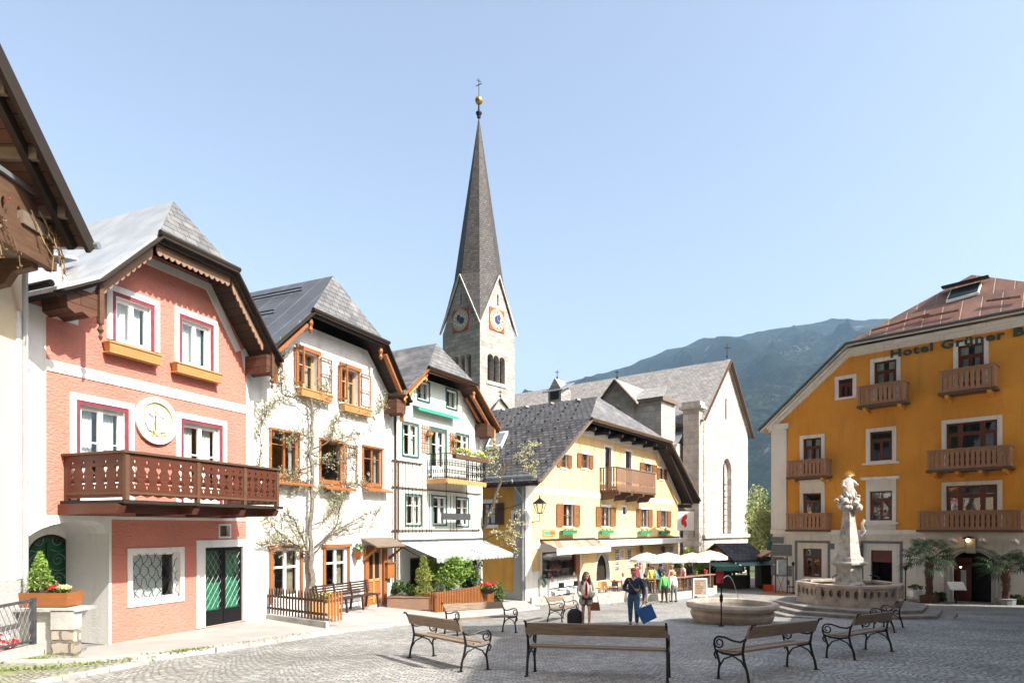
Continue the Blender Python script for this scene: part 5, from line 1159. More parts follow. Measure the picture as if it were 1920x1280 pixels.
for k, r in wins.items():
    if k == 'door': continue
    a, b, c, d = r; wide = b - a > 2.2; dr = k in 'ABCDEF'
    w = MB(); fw = .1; V = -.1
    xs_ = [a, b] if not wide else [a, a + (b - a) * .28, a + (b - a) * .72, b]
    w.fb(F, a, a + fw, V - .06, V, c, d).fb(F, b - fw, b, V - .06, V, c, d).fb(F, a + fw, b - fw, V - .06, V, d - fw, d).fb(F, a + fw, b - fw, V - .06, V, c, c + (fw if not dr else .7))
    zt_ = d - (d - c) * (.3 if not dr else .24)
    w.fb(F, a + fw, b - fw, V - .055, V + .02, zt_ - .1, zt_ + .1)
    for x_ in xs_[1:-1]: w.fb(F, x_ - .12, x_ + .12, V - .05, V + .01, c + fw, d - fw)
    if not wide: w.fb(F, (a + b) / 2 - .08, (a + b) / 2 + .08, V - .05, V + .008, c + fw, zt_ - .1)
    w.fb(F, a + fw, a + fw + .1, V - .05, V + .004, c + fw, zt_).fb(F, b - fw - .1, b - fw, V - .05, V + .004, c + fw, zt_)
    w = w.build('balcony_door' if dr else 'window', 'wood_hotel', HO)
    MB().add([F.w(a + .05, V - .03, c + .05), F.w(b - .05, V - .03, c + .05), F.w(b - .05, V - .03, d - .05), F.w(a + .05, V - .03, d - .05)], [(0, 1, 2, 3)]).build('pane', 'glass', w)
    if k in 'ABC': MB().fb(F, a + .1, a + .1 + (b - a) * .3, V - .2, V - .15, c + .1, d - .1).fb(F, b - .1 - (b - a) * .3, b - .1, V - .2, V - .15, c + .1, d - .1).build('curtain', 'cloth_dim', w)
    s_ = .22; m = MB(); m.fb(F, a - s_, a, 0, .05, c - (0 if dr else s_ * .6), d + s_).fb(F, b, b + s_, 0, .05, c - (0 if dr else s_ * .6), d + s_).fb(F, a, b, 0, .05, d, d + s_)
    if k in ('s', 'w2', 'w3'): m.fb(F, a, b, 0, .05, c - s_ * .6, c)
    if k in ('w2', 'w3'): m.fb(F, a - .4, b + .4, 0, .22, c - s_ * .6 - .1, c - s_ * .6)
    if k in ('E', 'w3'): m.fb(F, a - s_, b + s_, 0, .06, d + s_, d + s_ + .5).fb(F, a - .45, b + .45, 0, .3, d + s_ + .5, d + s_ + .66)
    if k == 'w3': m.fb(F, a - s_, b + s_, 0, .07, -.1, c - s_ * .6 - .1)
    m.build('surround', 'hotel_white', w)
# ground floor in off-white, a sheet proud of the wall
gz1_ = -.38
m = MB(); o_ = [(0.02, -5.4), (UR, -5.4), (UR, gz1_), (0.02, gz1_)]
m.prism(F, o_, .005, .03, [rectl(*wins['g']), rectl(*wins['door']), extra[2], ent]); m.fb(F, UR, .1, 0, .28, gz1_, gz1_ + .28); m.build('ground_floor_render', 'hotel_white', HO)
m = MB()
for i in range(9): z_ = -4.3 + i * .42; 
m.fb(F, -.95, .1, .0, .12, -.08, 6.9).fb(F, -1.1, .2, -.05, .25, 6.9, 7.25).build('pilaster', 'hotel_white', HO); MB().fb(F, UR, UR + .9, 0, .12, -.08, 7.1).build('pilaster', 'hotel_white', HO)
m = MB()
for a, b, hh in (((.3, 7.1), (kl, zK + .0), .5), ((kl, zK), (kr, zK), .5), ((kr, zK), (UR - .3, 7.1), .5)):
    m.prism(F, [a, b, (b[0] + (0 if b[1] > 8 else 0), b[1] - hh * (1 if b[1] > 8 else .8)), (a[0], a[1] - hh * (1 if a[1] > 8 else .8))], 0, .14)
    m.prism(F, [a, b, (b[0], b[1] - hh * .4), (a[0], a[1] - hh * .4)], .14, .4)
m.build('cornice', 'hotel_white', HO)
split(MB().fb(F, -.75, .14, 0, .06, -1.05, -.5 - .1).fb(F, -1.3, .14, 0, .07, -1.9, -1.12).fb(F, -.75, .14, 0, .06, -2.5, -1.98).fb(F, -1.3, .14, 0, .07, -3.3, -2.58), 'quoin', 'grey_trim', HO)
for k, e in (('g', .38), ('door', .42)):
    a, b, c, d = wins[k]; a -= e; b += e; d += e; m = MB(); m.fb(F, a - .16, a, .03, .06, ZB, d).fb(F, b, b + .16, .03, .06, ZB, d).fb(F, a - .16, b + .16, .03, .06, d, d + .16); m.build('grey_surround', 'grey_trim', HO)
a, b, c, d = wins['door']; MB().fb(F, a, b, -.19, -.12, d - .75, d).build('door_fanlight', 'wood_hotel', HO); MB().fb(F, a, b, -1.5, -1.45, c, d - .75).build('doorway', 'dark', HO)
a, b, c, d = F.rect(1555, 1565, 1018, 1029); MB().fb(F, a, b, .03, .06, c, d).build('vent', 'grey_trim', HO)
# entrance
def arcpts(k, dz=0): return [((e0 + e1) / 2 + (e1 - e0) / 2 * k * math.cos(a), esp + dz + (ez - esp) * k * math.sin(a) * (1.0)) for a in rng(0, math.pi, 14)]
m = MB()
for k0, k1, v in ((1.04, 1.16, .08), (1.34, 1.48, .1)):
    o_ = arcpts(k1); i_ = arcpts(k0); m.prism(F, [(o_[0][0], ZB)] + o_ + [(o_[-1][0], ZB), (i_[-1][0], ZB)] + i_[::-1] + [(i_[0][0], ZB)], .03, v)
m.fb(F, (e0 + e1) / 2 - .22, (e0 + e1) / 2 + .22, .1, .3, ez - .1, ez + .75); m.build('entrance_arch', 'wood_grey' if False else 'grey_plinth', HO)
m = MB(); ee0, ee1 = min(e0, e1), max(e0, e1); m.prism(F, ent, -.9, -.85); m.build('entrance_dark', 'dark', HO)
m = MB(); m.fb(F, (ee0 + ee1) / 2 + .1, ee1 - .05, -.5, -.42, ZB, ez - .4).fb(F, ee0 + .05, ee1 - .05, -.5, -.42, esp - .2, esp - .05); dd = m.build('entrance_door', 'wood_hotel', HO)
MB().fb(F, (ee0 + ee1) / 2 + .35, ee1 - .3, -.42, -.41, -3.6, esp - .5).build('pane', 'cloth_dim', dd)
# roof
LV = .45
roof(F, HO, [(.75, 7.0), (kl, zK + .35)], [(UR - .75, 7.0), (kr, zK + .35)], 0, 0, (um, av, az_), LV, -16, 'copper', 'copper', 'hotel_white', .12, .1)
m = MB(); m.tube([F.w(.85, LV + .05, 6.95), F.w(kl, LV + .12, zK + .3), F.w(kr, LV + .12, zK + .3)], .09, 8); m.build('gutter', 'iron_grey', HO, True)
hipn = lambda a, t_, up=0: Vector(F.w(kl + (kr - kl) * a, LV, zK + .35)).lerp(Vector(F.w(um, av, az_)), t_) + Z * up
sk = [F.vz(x, y, 0) for x, y in ()]
def on_hip(px, py, up=0):
    p0, p1, p2 = Vector(F.w(kl, LV, zK + .35)), Vector(F.w(kr, LV, zK + .35)), Vector(F.w(um, av, az_)); n = (p1 - p0).cross(p2 - p0).normalized()
    if n.z < 0: n = -n
    r = Vector(((px - CX) / FP, 1, (HY - py) / FP)); return r * (p0.dot(n) / r.dot(n)) + n * up
q4 = [on_hip(*p, .12) for p in ((1774, 567), (1783, 546), (1842, 530), (1836, 550))]; m = MB(); m.slab(q4, .14); fix(m.build('skylight', 'paint_white', HO))
m = MB(); c_ = sum(q4, Vector()) / 4; q5 = [c_ + (p - c_) * .9 + Z * .03 for p in q4]; m.slab(q5, .02); m.build('skylight_pane', 'water', HO)
a_, b_ = on_hip(1768, 547, .3), on_hip(1856, 526, .3); MB().beam(a_, b_, .5, .08).build('skylight_hood', 'iron', HO)
m = MB()
for (x0, y0), (x1, y1) in (((1635, 623), (1700, 605)), ((1690, 607), (1745, 592)), ((1730, 599), (1800, 585)), ((1850, 568), (1915, 560))): m.beam(on_hip(x0, y0, .15), on_hip(x1, y1, .15), .06, .12)
split(m, 'snow_guard', 'copper', HO)
# balconies
def balus(FX, a, b, v, z0, z1, pitch=.24):
    n = max(2, int((b - a) / pitch)); hs = []; w_ = (b - a) / n * .2; h = z1 - z0
    for i in range(n):
        c_ = a + (b - a) * (i + .5) / n
        hs.append([(c_ - w_ * .4, z0 + h * .14), (c_ + w_ * .4, z0 + h * .14), (c_ + w_, z0 + h * .28), (c_ + w_ * .4, z0 + h * .45), (c_ + w_ * .9, z0 + h * .62), (c_ + w_ * .4, z0 + h * .84), (c_ - w_ * .4, z0 + h * .84), (c_ - w_ * .9, z0 + h * .62), (c_ - w_ * .4, z0 + h * .45), (c_ - w_, z0 + h * .28)])
    m = MB(); m.prism(FX, rectl(a, b, z0, z1), v - .04, v, hs); return m
for k, (xa, xb, yt, yb, xc) in bal.items():
    z0, z1 = bz[k]; a, b = sorted((F.u(xa, BVh), F.u(xb, BVh))); z1 = max(z1, z0 + .85)
    if k in 'EF': z0, z1 = -.08, .95
    MB().fb(F, a - .08, b + .08, 0, BVh + .08, z0 - .14, z0).build('balcony_floor', 'wood_brown', HO)
    for FX, p_, q_, v in ((F, a, b, BVh), (F.side(a), 0, BVh - .05, 0), (F.side(b, -1), 0, BVh - .05, 0)): balus(FX, p_, q_, v, z0, z1).build('balcony_panel', 'wood_hotel_rail', HO)
    m = MB(); m.fb(F, a - .05, b + .05, BVh - .1, BVh + .06, z1, z1 + .07).fb(F, a - .05, a + .06, 0, BVh - .1, z1, z1 + .07).fb(F, b - .06, b + .05, 0, BVh - .1, z1, z1 + .07)
    m.fb(F, a, b, BVh, BVh + .03, z0 + .02, z0 + .1).fb(F, a, b, BVh, BVh + .03, z1 - .1, z1 - .01)
    for p_ in (a, b - .12) + (((a + b) / 2 - .06,) if b - a > 3 else ()): m.fb(F, p_, p_ + .12, BVh, BVh + .05, z0, z1)
    m.build('balcony_rail', 'wood_hotel_rail', HO)
    n = 2 if b - a < 3.4 else 4; m = MB()
    for i in range(n):
        c_ = a + .3 + (b - a - .6) * i / (n - 1)
        if k not in 'EF': m.prism(F.side(c_), [(0, z0 - .14), (BVh - .1, z0 - .14), (BVh - .2, z0 - .3), (0, z0 - .45)], -.1, .1)
        elif k == 'F': m.prism(F.side(c_), [(0, z0 - .6), (BVh + .4, z0 - .45), (BVh + .4, z0 - .6), (0, z0 - .85)], -.1, .1)
    if m.v: split(m, 'bracket', 'hotel_ochre' if k not in 'EF' else 'hotel_white', HO)
# painted name on the wall
def letters(text, size, ext=.02, bold=.02, spc=1.0):
    c = bpy.data.curves.new('lettering', 'FONT'); c.body = text; c.size = size; c.extrude = ext; c.offset = bold; c.space_character = spc; c.resolution_u = 3
    o = bpy.data.objects.new('lettering', c); S.collection.objects.link(o); dg = bpy.context.evaluated_depsgraph_get(); me = bpy.data.meshes.new_from_object(o.evaluated_get(dg)); bpy.data.objects.remove(o); return me
def put_text(name, text, FX, u0, v, z0, width, height, mat, parent, slant=0, flip=1, bold=.02, spc=1.0):
    """text from u0 along flip*U, baseline z0, cap height and width given"""
    me = letters(text, 1, .02, bold, spc); xs_ = [q.co.x for q in me.vertices]; x0, x1 = min(xs_), max(xs_); org = root_loc(parent)
    for q in me.vertices:
        x = (q.co.x - x0) / (x1 - x0) * width; y = q.co.y / .73 * height
        q.co = FX.w(u0 + flip * x, v + (q.co.z + .02), z0 + y + slant * x) - org
    me.materials.clear(); me.materials.append(MC[mat]); o = bpy.data.objects.new(name, me); S.collection.objects.link(o); o.parent = parent; return o
plain('letter_green', (.03, .06, .03), .7)
tu0 = F.u(1670, .03); tz0 = F.z(1670, 664, .03); tz1 = F.z(1910, 622, .03)
tw = abs(F.u(1950, .03) - tu0)
put_text('lettering', 'Hotel Grüner Baum', F, tu0, .03, tz0 - .22, tw * 1.14, .48, 'letter_green', HO, (tz1 - tz0) / abs(F.u(1910, .03) - tu0), -1, .035, 1.15)

# ------------------------------------------------------------ houses on the right-hand side of the square, outside the frame
def plainhouse(name, label, O, U, w, d, ze, zr, mat, N=None, cols=4):
    FX = Fac(O, U, N); t = thing(name, label, 'house', FX.w(w / 2, -d / 2, -3))
    hs = []; rr = []
    for i in range(cols):
        for z0 in rng(-1.9, -1.9 + 2.9 * int((ze + 1) / 2.9), int((ze + 1) / 2.9))[:-1] if ze > 1 else []:
            c_ = w * (i + .5) / cols; r = (c_ - .5, c_ + .5, z0, z0 + 1.5)
            if r[3] < ze - .3: hs.append(rectl(*r)); rr.append(r)
    wall(FX, [(0, -5.5), (w, -5.5), (w, ze), (w / 2, zr), (0, ze)], hs, mat, t, d, .15)
    for r in rr: window(FX, t, r, 'paint_white', 2, (.35,), .06, .05, None, sur=.12)
    m = MB(); m.slab([FX.w(w / 2, .8, zr + .15), FX.w(-.7, .8, ze - .3), FX.w(-.7, -d, ze - .3), FX.w(w / 2, -d, zr + .15)], .18); m.slab([FX.w(w / 2, .8, zr + .15), FX.w(w + .7, .8, ze - .3), FX.w(w + .7, -d, ze - .3), FX.w(w / 2, -d, zr + .15)], .18); fix(m.build('roof', 'slate', t)); return t
E4 = None
# ------------------------------------------------------------ off-screen neighbours
plainhouse('corner_house', 'gabled house on the right side of the square beside the benches', (14.7, 1.0), (0, 1), 14.6, 10, 6.4, 14.8, 'beige', (-1, 0))
plainhouse('tall_house', 'tall house on the right side of the square behind the viewer', (15.3, -14.5), (0, 1), 19.5, 10, 13.9, 14.8, 'yellow', (-1, 0))
plainhouse('back_house', 'cream house behind the viewer on the square', (-12, -9), (1, 0), 14, 8, 5.5, 9, 'cream', (0, 1), 5)
plainhouse('side_house', 'low white house on the right side of the square near the hotel', (16.9, 17.6), (.78, 1), 16, 8, 4.1, 4.6, 'beige', (-1, .78), 4)
# ------------------------------------------------------------ mountain
RP = [(-2600, 900), (-1000, 830), (300, 790), (700, 765), (900, 750), (965, 741), (1055, 722), (1075, 712), (1110, 705), (1160, 692), (1200, 675), (1260, 655), (1320, 635), (1400, 626), (1470, 614), (1530, 605), (1560, 597), (1600, 600), (1680, 597), (1800, 585), (2000, 560), (2400, 620), (3400, 720)]
def ridge(px):
    for (a, ya), (b, yb) in zip(RP, RP[1:]):
        if a <= px <= b: return ya + (yb - ya) * (px - a) / (b - a)
    return 800
YR = 2000; m = MB(); pxs = rng(-1500, 3200, 470); js = rng(0, 1, 90); vs = []
for j in js:
    Y = 700 + (YR - 700) * j * 1.0
    for px in pxs:
        x = (px - CX) / FP * YR * (.75 + .25 * j); top = (HY - ridge(px)) / FP * YR + 7 * noise.noise(Vector((px * .03, 0, 1))) + 5 * noise.noise(Vector((px * .17, 0, 4)))
        s_ = j ** .8 * (1 + .0 * j); sp = 1 - abs(2 * noise.noise(Vector((x * .0035 + Y * .0008, Y * .0012, 0)))) * 1.4 + .5 * noise.fractal(Vector((x * .012, Y * .012, 3)), 1, 2, 5); z = -12 + (top + 12) * (s_ + .22 * (sp - .6) * math.sin(math.pi * min(1, j)) * (.4 + .6 * j) * (1 - j ** 5))
        vs.append((x, Y + 60 * noise.noise(Vector((x * .003, Y * .003, 5))) * (1 - j), z))
n = len(pxs)
for px in pxs: vs.append(((px - CX) / FP * YR, YR + 900, -50))
m.add(vs, [(j * n + i, j * n + i + 1, (j + 1) * n + i + 1, (j + 1) * n + i) for j in range(len(js)) for i in range(n - 1)])
struct(m.build('mountain', 'forest', None, True))
m, n_, p_ = newmat('haze'); n_.nodes.remove(p_); v_ = nd(n_, 'VolumePrincipled'); v_.inputs['Density'].default_value = .00019; v_.inputs['Color'].default_value = (.45, .69, 1, 1); v_.inputs['Anisotropy'].default_value = .2
n_.links.new(v_.outputs[0], n_.nodes['Material Output'].inputs['Volume'])
HZ = MB().add([(x, y, z) for z in (-70, 620) for y in (-80, 4050) for x in (-6000, 7000)], BOXF).build('haze', 'haze'); HZ['kind'] = 'stuff'

# steep wooded mountainside unseen, added behind viewer and left houses to block sky light
m = MB(); vs = []; az_s = rng(148, 303, 50); rs = rng(0, 1, 14)
for t_ in rs:
    for a in az_s:
        e_ = min(1, (a - 148) / 30, (303 - a) / 25); r_ = 45 + 260 * t_; h = -8 + (340 * t_ ** .85) * (.25 + .75 * max(0, e_)) * (1 + .15 * noise.noise(Vector((a * .08, t_ * 3, 2))))
        vs.append((r_ * math.sin(R(a)), r_ * math.cos(R(a)), h))
n = len(az_s); m.add(vs, [(j * n + i, j * n + i + 1, (j + 1) * n + i + 1, (j + 1) * n + i) for j in range(len(rs) - 1) for i in range(n - 1)])
struct(m.build('mountainside', 'forest', None, True))

# ------------------------------------------------------------ garden wall, gate and planter, front left
GW = thing('garden_wall', 'low rendered garden wall with a mossy crumbling stone pier', 'wall', (-9.2, 12.6, -2.55))
MB().box((-9.9, 12.6, -2.15), (2.15, .4, 1.16)).build('wall', 'beige', GW)
MB().box((-8.62, 12.38, -2.15), (.42, .22, 1.1)).build('pier', 'stone_rubble', GW); MB().box((-8.62, 12.38, -1.76), (.44, .24, .36)).build('pier_render', 'concrete', GW)
MB().box((-9.7, 12.56, -1.57), (2.7, .6, .06)).build('coping', 'concrete', GW)
MB().fb(Fac((-9.15, 0), (0, 1), (1, 0)), 9.0, 12.35, -.12, .12, -3, -2.20).build('parapet', 'concrete', GW)
m = MB(); random.seed(11)
for i in range(46):
    x, y = random.uniform(-10.4, -9.4), random.uniform(11.2, 12.3); m.lathe((x, y, -2.35 + random.random() * .28), [(.02, -.09), (.09, -.05), (.12, .02), (.07, .08), (.01, .1)], 6, random.random() * 3, random.uniform(.7, 1.5))
RB = m.build('rubble', 'stone_pale'); tag(RB, 'heap of pale rubble stones behind the wire gate', 'rubble'); RB['kind'] = 'stuff'
GB = MB().box((-9.9, 11.7, -2.7), (1.7, 2.2, .7)).build('garden_soil', 'soil'); struct(GB)
FG = Fac((-9.1, 0), (0, 1), (1, 0)); gt = thing('wire_gate', 'grey metal framed gate of diamond wire mesh beside the mossy stone pier', 'gate', (-9.1, 11.6, -2.2))
m = MB(); m.fb(FG, 12.12, 12.2, -.04, .04, -2.2, -1.32); m.beam(FG.w(10.2, 0, -1.42), FG.w(12.15, 0, -1.36), .05, .05); m.beam(FG.w(10.2, 0, -2.12), FG.w(12.15, 0, -2.12), .05, .04); m.build('frame', 'iron_grey', gt)
m = MB()
for i in range(-8, 22):
    for s_ in (-1, 1):
        y0 = 10.2 + i * .115; a = [(y0 + s_ * .35 * (k / 1), -2.12 + .72 * k) for k in (0, 1)]
        pts = [p for p in [(a[0][0] + (a[1][0] - a[0][0]) * t_, a[0][1] + (a[1][1] - a[0][1]) * t_) for t_ in rng(0, 1, 6)] if 10.2 <= p[0] <= 12.15]
        if len(pts) > 1: m.tube([FG.w(p[0], 0, p[1]) for p in (pts[0], pts[-1])], .006, 4)
m.build('wire_mesh', 'iron_grey', gt)
t_ = thing('red_crate', 'red plastic crate lying tilted behind the wire gate', 'crate', (-9.55, 11.7, -2.35)); m = MB()
Rm = Matrix.Rotation(.5, 3, 'Y') @ Matrix.Rotation(.4, 3, 'Z')
for c_, d_ in (((0, 0, -.12), (.55, .4, .02)), ((-.27, 0, 0), (.02, .4, .26)), ((.27, 0, 0), (.02, .4, .26)), ((0, -.2, 0), (.55, .02, .26)), ((0, .2, 0), (.55, .02, .26)), ((0, 0, .13), (.6, .03, .03)), ((0, .21, .13), (.6, .04, .03)), ((0, -.21, .13), (.6, .04, .03))):
    b = MB().box(c_, d_); m.add([Rm @ Vector(p) + Vector((-9.5, 11.75, -2.15)) for p in b.v], b.f)
m.build('crate_body', 'red', t_)
o = MB().tube([(-9.45, 11.25, -2.2), (-9.42, 11.28, -1.75)], [.09, .075], 10).build('plastic_tube', 'cloth_white', None, True); tag(o, 'short white plastic pipe standing behind the wire gate', 'pipe')
t_ = thing('wooden_planter', 'orange wooden planter on the garden wall with a small conifer and flowers', 'planter', (-9.2, 12.65, -1.54)); m = MB()
x0, x1, y0, y1, z0, z1 = -9.72, -8.62, 12.4, 12.92, -1.52, -1.25
m.add([(x0 + .04, y0 + .04, z0), (x1 - .04, y0 + .04, z0), (x1 - .04, y1 - .04, z0), (x0 + .04, y1 - .04, z0), (x0, y0, z1), (x1, y0, z1), (x1, y1, z1), (x0, y1, z1)], [(0, 3, 2, 1), (0, 1, 5, 4), (1, 2, 6, 5), (2, 3, 7, 6), (3, 0, 4, 7)]); m.build('box', 'wood_window', t_)
MB().box(((x0 + x1) / 2, (y0 + y1) / 2, z1 - .03), (1.04, .46, .02)).build('soil', 'soil', t_)
random.seed(21)
def conifer(c, h, r, n, size, mat, lab, name='conifer', taper=1.0, grp=None, leaf_thr=.6):
    t = thing(name, lab, 'shrub', c, grp); MB().tube([c, Vector(c) + Z * h * .8], [.03, .01], 5).build('trunk', 'bark', t); m = MB()
    for _ in range(n):
        k = random.random() ** .8; rad = r * (1 - k) ** taper * (.75 + .5 * noise.noise(Vector((k * 7, random.random() * 2, h)))) + .02; a = random.uniform(0, 6.28); q_ = rad * random.uniform(.6, 1.12)
        m.leaf(Vector(c) + Vector((q_ * math.cos(a), q_ * math.sin(a), .04 + h * k)), size, .35)
    m.build('foliage', mat, t); return t
conifer((-9.33, 12.65, z1), .74, .34, 1100, .035, 'leaf_bright', 'small bright green conifer in the orange planter, taller of two')
conifer((-9.6, 12.6, z1), .5, .26, 500, .035, 'leaf_dark', 'low dark conifer at the left end of the orange planter')
for x_, mt, lb in ((-9.02, 'flower_red', 'small dark red flowers in the orange planter'), (-8.82, 'flower_cream', 'pale yellow flowers at the right end of the orange planter')):
    t_ = thing('flower_clump', lb, 'flowers', (x_, 12.6, z1)); MB().cloud((x_, 12.6, z1 + .04), (.12, .12, .05), 90, .035).build('leaves', 'leaf_mid', t_); MB().cloud((x_, 12.6, z1 + .09), (.13, .13, .05), 130, .03).build('blossom', mt, t_)
m = MB(); random.seed(31)
for (x0, y0), (x1, y1), nn in (((-7.3, 10.7), (-6.4, 12.8), 170), ((-6.55, 12.4), (-6.25, 13.1), 200), ((-8.4, 10.2), (-7.4, 10.6), 120), ((-9.0, 10.8), (-8.6, 12.2), 110), ((-8.6, 9.8), (-6.8, 11.6), 120), ((-6.1, 13.3), (-5.2, 16.5), 60), ((.5, 32), (2.4, 33.6), 60), ((5, 33.2), (9, 35.5), 160)):
    for _ in range(nn):
        t__ = random.random(); x, y = x0 + (x1 - x0) * t__ + random.gauss(0, .07), y0 + (y1 - y0) * t__ + random.gauss(0, .07)
        z_ = gz(x, y) + (.07 if y < 12 and x < -6.6 else .1 if y < 17 else .03); h = random.uniform(.015, .055); a = random.uniform(0, 6.28); d_ = Vector((math.cos(a), math.sin(a), 0)) * .025
        p = Vector((x, y, z_)); m.add([p - d_, p + d_, p + Z * h + Vector((random.gauss(0, .03), random.gauss(0, .03), 0))], [(0, 1, 2)])
o = m.build('grass', 'grass_m'); o['kind'] = 'stuff'; tag(o, 'tufts of grass and moss between the cobbles and along the kerb', 'grass')

# ------------------------------------------------------------ espalier tree on the white house
F = H2; random.seed(8); FV = .2
t_ = thing('espalier_tree', 'gnarled espaliered pear tree in blossom trained flat on the white house', 'tree', F.w(F.u(583, FV), FV, -2.72))
tr = MB(); br2 = MB(); lf = MB()
def P2(x, y, v=FV): return Vector(F.w(*((lambda q: (q[0], v, q[1]))(F.uz(x, y, v)))))
def limb(pts, r0, r1, twigs=1.0, mb=None):
    ps = [P2(*p) for p in pts]; out = []
    for i in range(len(ps) - 1):
        for k in range(4): out.append(ps[i].lerp(ps[i + 1], k / 4) + Vector((random.gauss(0, .025), random.gauss(0, .02), random.gauss(0, .025))) * (1 if i + k else 0))
    out.append(ps[-1]); n = len(out); kk = 1 if mb else .6; (mb or br2).tube(out, [(r0 + (r1 - r0) * i / (n - 1)) * kk for i in range(n)], 6)
    for i in range(int(n * 3.6 * twigs)):
        p = out[random.randrange(n // 4, n)].copy(); a = random.uniform(0, 2 * math.pi); L_ = random.uniform(.15, .6); d_ = F.U * math.cos(a) + Z * (math.sin(a) * .8 + .35); tw = [p]
        for k in range(5): d_ = (d_ + F.U * random.gauss(0, .35) + Z * random.gauss(.05, .35) + F.N * random.gauss(0, .12)).normalized(); tw.append(tw[-1] + d_ * L_ / 5)
        br2.tube(tw, [.010, .009, .008, .006, .005, .004], 4)
        for q_ in tw[2:]:
            if random.random() < .45: lf.cloud(q_, .075, random.randint(3, 8), .024)
limb([(583, 1135), (584, 1090), (582, 1035)], .125, .11, 0, tr)
limb([(582, 1040), (583, 960), (583, 870), (586, 800), (582, 745)], .08, .035, 1.3, tr)
for pts, r0 in (([(580, 1040), (562, 995), (548, 968), (520, 962)], .055), ([(578, 1042), (545, 1022), (512, 1018), (487, 1022)], .05), ([(575, 1035), (540, 1012), (512, 990), (500, 972)], .05), ([(586, 1038), (615, 1008), (650, 992), (698, 985)], .05), ([(590, 1025), (632, 985), (643, 930), (650, 914), (690, 903)], .05), ([(625, 998), (675, 968), (712, 957)], .04), ([(583, 875), (558, 884), (530, 905), (505, 935)], .045),
    ([(583, 765), (556, 748), (530, 738), (524, 702), (532, 668)], .04), ([(488, 930), (487, 870), (490, 800), (500, 765), (520, 750)], .03), ([(585, 842), (620, 826), (628, 792), (642, 775), (700, 782)], .045), ([(624, 826), (660, 815), (692, 806)], .03), ([(585, 780), (610, 745), (622, 700)], .03), ([(583, 930), (610, 915), (640, 935)], .03), ([(583, 900), (560, 905), (540, 925)], .03), ([(700, 785), (716, 760), (712, 740)], .02), ([(660, 900), (664, 860), (668, 835)], .02), ([(583, 985), (610, 975), (630, 950), (625, 930)], .03), ([(583, 820), (560, 815), (535, 825)], .03), ([(583, 850), (610, 862), (655, 858)], .025)):
    limb(pts, r0, .014, 1.3)
tr.build('trunk', 'bark_pale', t_, True); br2.build('branch', 'bark', t_, True); lf.build('leaves', 'leaf_blossom', t_)
# picket fence
A_, B_, = Vector((-7.45, 19.35)), Vector((-5.15, 17.75)); zb = -2.68; d_ = (B_ - A_); FP_ = Fac(A_, d_)
fn = thing('picket_fence', 'low brown picket fence around the espalier tree beside the slatted bench', 'fence', FP_.w(1, 0, zb)); L_ = d_.length
for i in range(20):
    uu = L_ * (i + .3) / 20; MB().prism(FP_, [(uu - .028, zb + .12), (uu + .028, zb + .12), (uu + .028, zb + .86), (uu, zb + .92), (uu - .028, zb + .86)], -.015, .01).build('picket', 'wood_brown', fn)  # brown puts the shade on this run of pickets into the colour
split(MB().fb(FP_, 0, L_, -.05, -.018, zb + .25, zb + .32).fb(FP_, 0, L_, -.05, -.018, zb + .62, zb + .69), 'rail', 'wood_brown', fn)
MB().fb(FP_, -.05, L_ + .05, -.06, .06, zb - .2, zb + .1).build('kerb_stone', 'concrete', fn)
FQ = Fac(B_, H2.U)
for i in range(5): uu = .12 + i * .13; MB().prism(FQ, [(uu - .028, zb + .05), (uu + .028, zb + .05), (uu + .028, zb + .84), (uu, zb + .9), (uu - .028, zb + .84)], -.015, .01).build('picket', 'wood_orange', fn)  # sunlit run of the same fence, its light put into the orange
MB().fb(FQ, 0, .75, -.05, -.018, zb + .6, zb + .67).build('rail', 'wood_brown', fn)
t_ = thing('wooden_tub', 'orange wooden tub with yellow flowers behind the picket fence', 'planter', (-6.0, 19.6, zb)); MB().box((-5.75, 19.55, zb + .27), (.85, .4, .5), .5).build('box', 'wood_light', t_)
m = MB(); m.cloud((-5.75, 19.55, zb + .6), (.4, .25, .1), 160, .04); m.build('leaves', 'leaf_mid', t_); MB().cloud((-5.75, 19.55, zb + .66), (.35, .22, .08), 60, .04).build('blossom', 'flower_yellow', t_)
# dark slatted bench at the wall
FBn = H2.off(.0); bu0, bu1 = H2.u(610, .9), H2.u(712, .9); zb = -2.78
t_ = thing('slatted_bench', 'long dark brown slatted bench against the white house by the orange door', 'bench', H2.w((bu0 + bu1) / 2, .6, zb))
for i in range(5): MB().fb(H2, bu0, bu1, .52 + i * .09, .59 + i * .09, zb + .43, zb + .46).build('seat_slat', 'wood_bench_dark', t_)
for i in range(5): MB().fb(H2, bu0, bu1, .42 - i * .015, .45 - i * .015, zb + .52 + i * .085, zb + .58 + i * .085).build('back_slat', 'wood_bench_dark', t_)
for uu in rng(bu0 + .15, bu1 - .15, 3):
    for v0 in (.46, .9): MB().beam(H2.w(uu, v0, zb + .43), H2.w(uu, v0 + (.05 if v0 > .6 else -.06), zb - .02), .06, .06).build('leg', 'wood_bench_dark', t_)
    MB().beam(H2.w(uu, .48, zb + .4), H2.w(uu, .37, zb + .95), .05, .05).build('back_post', 'wood_bench_dark', t_)

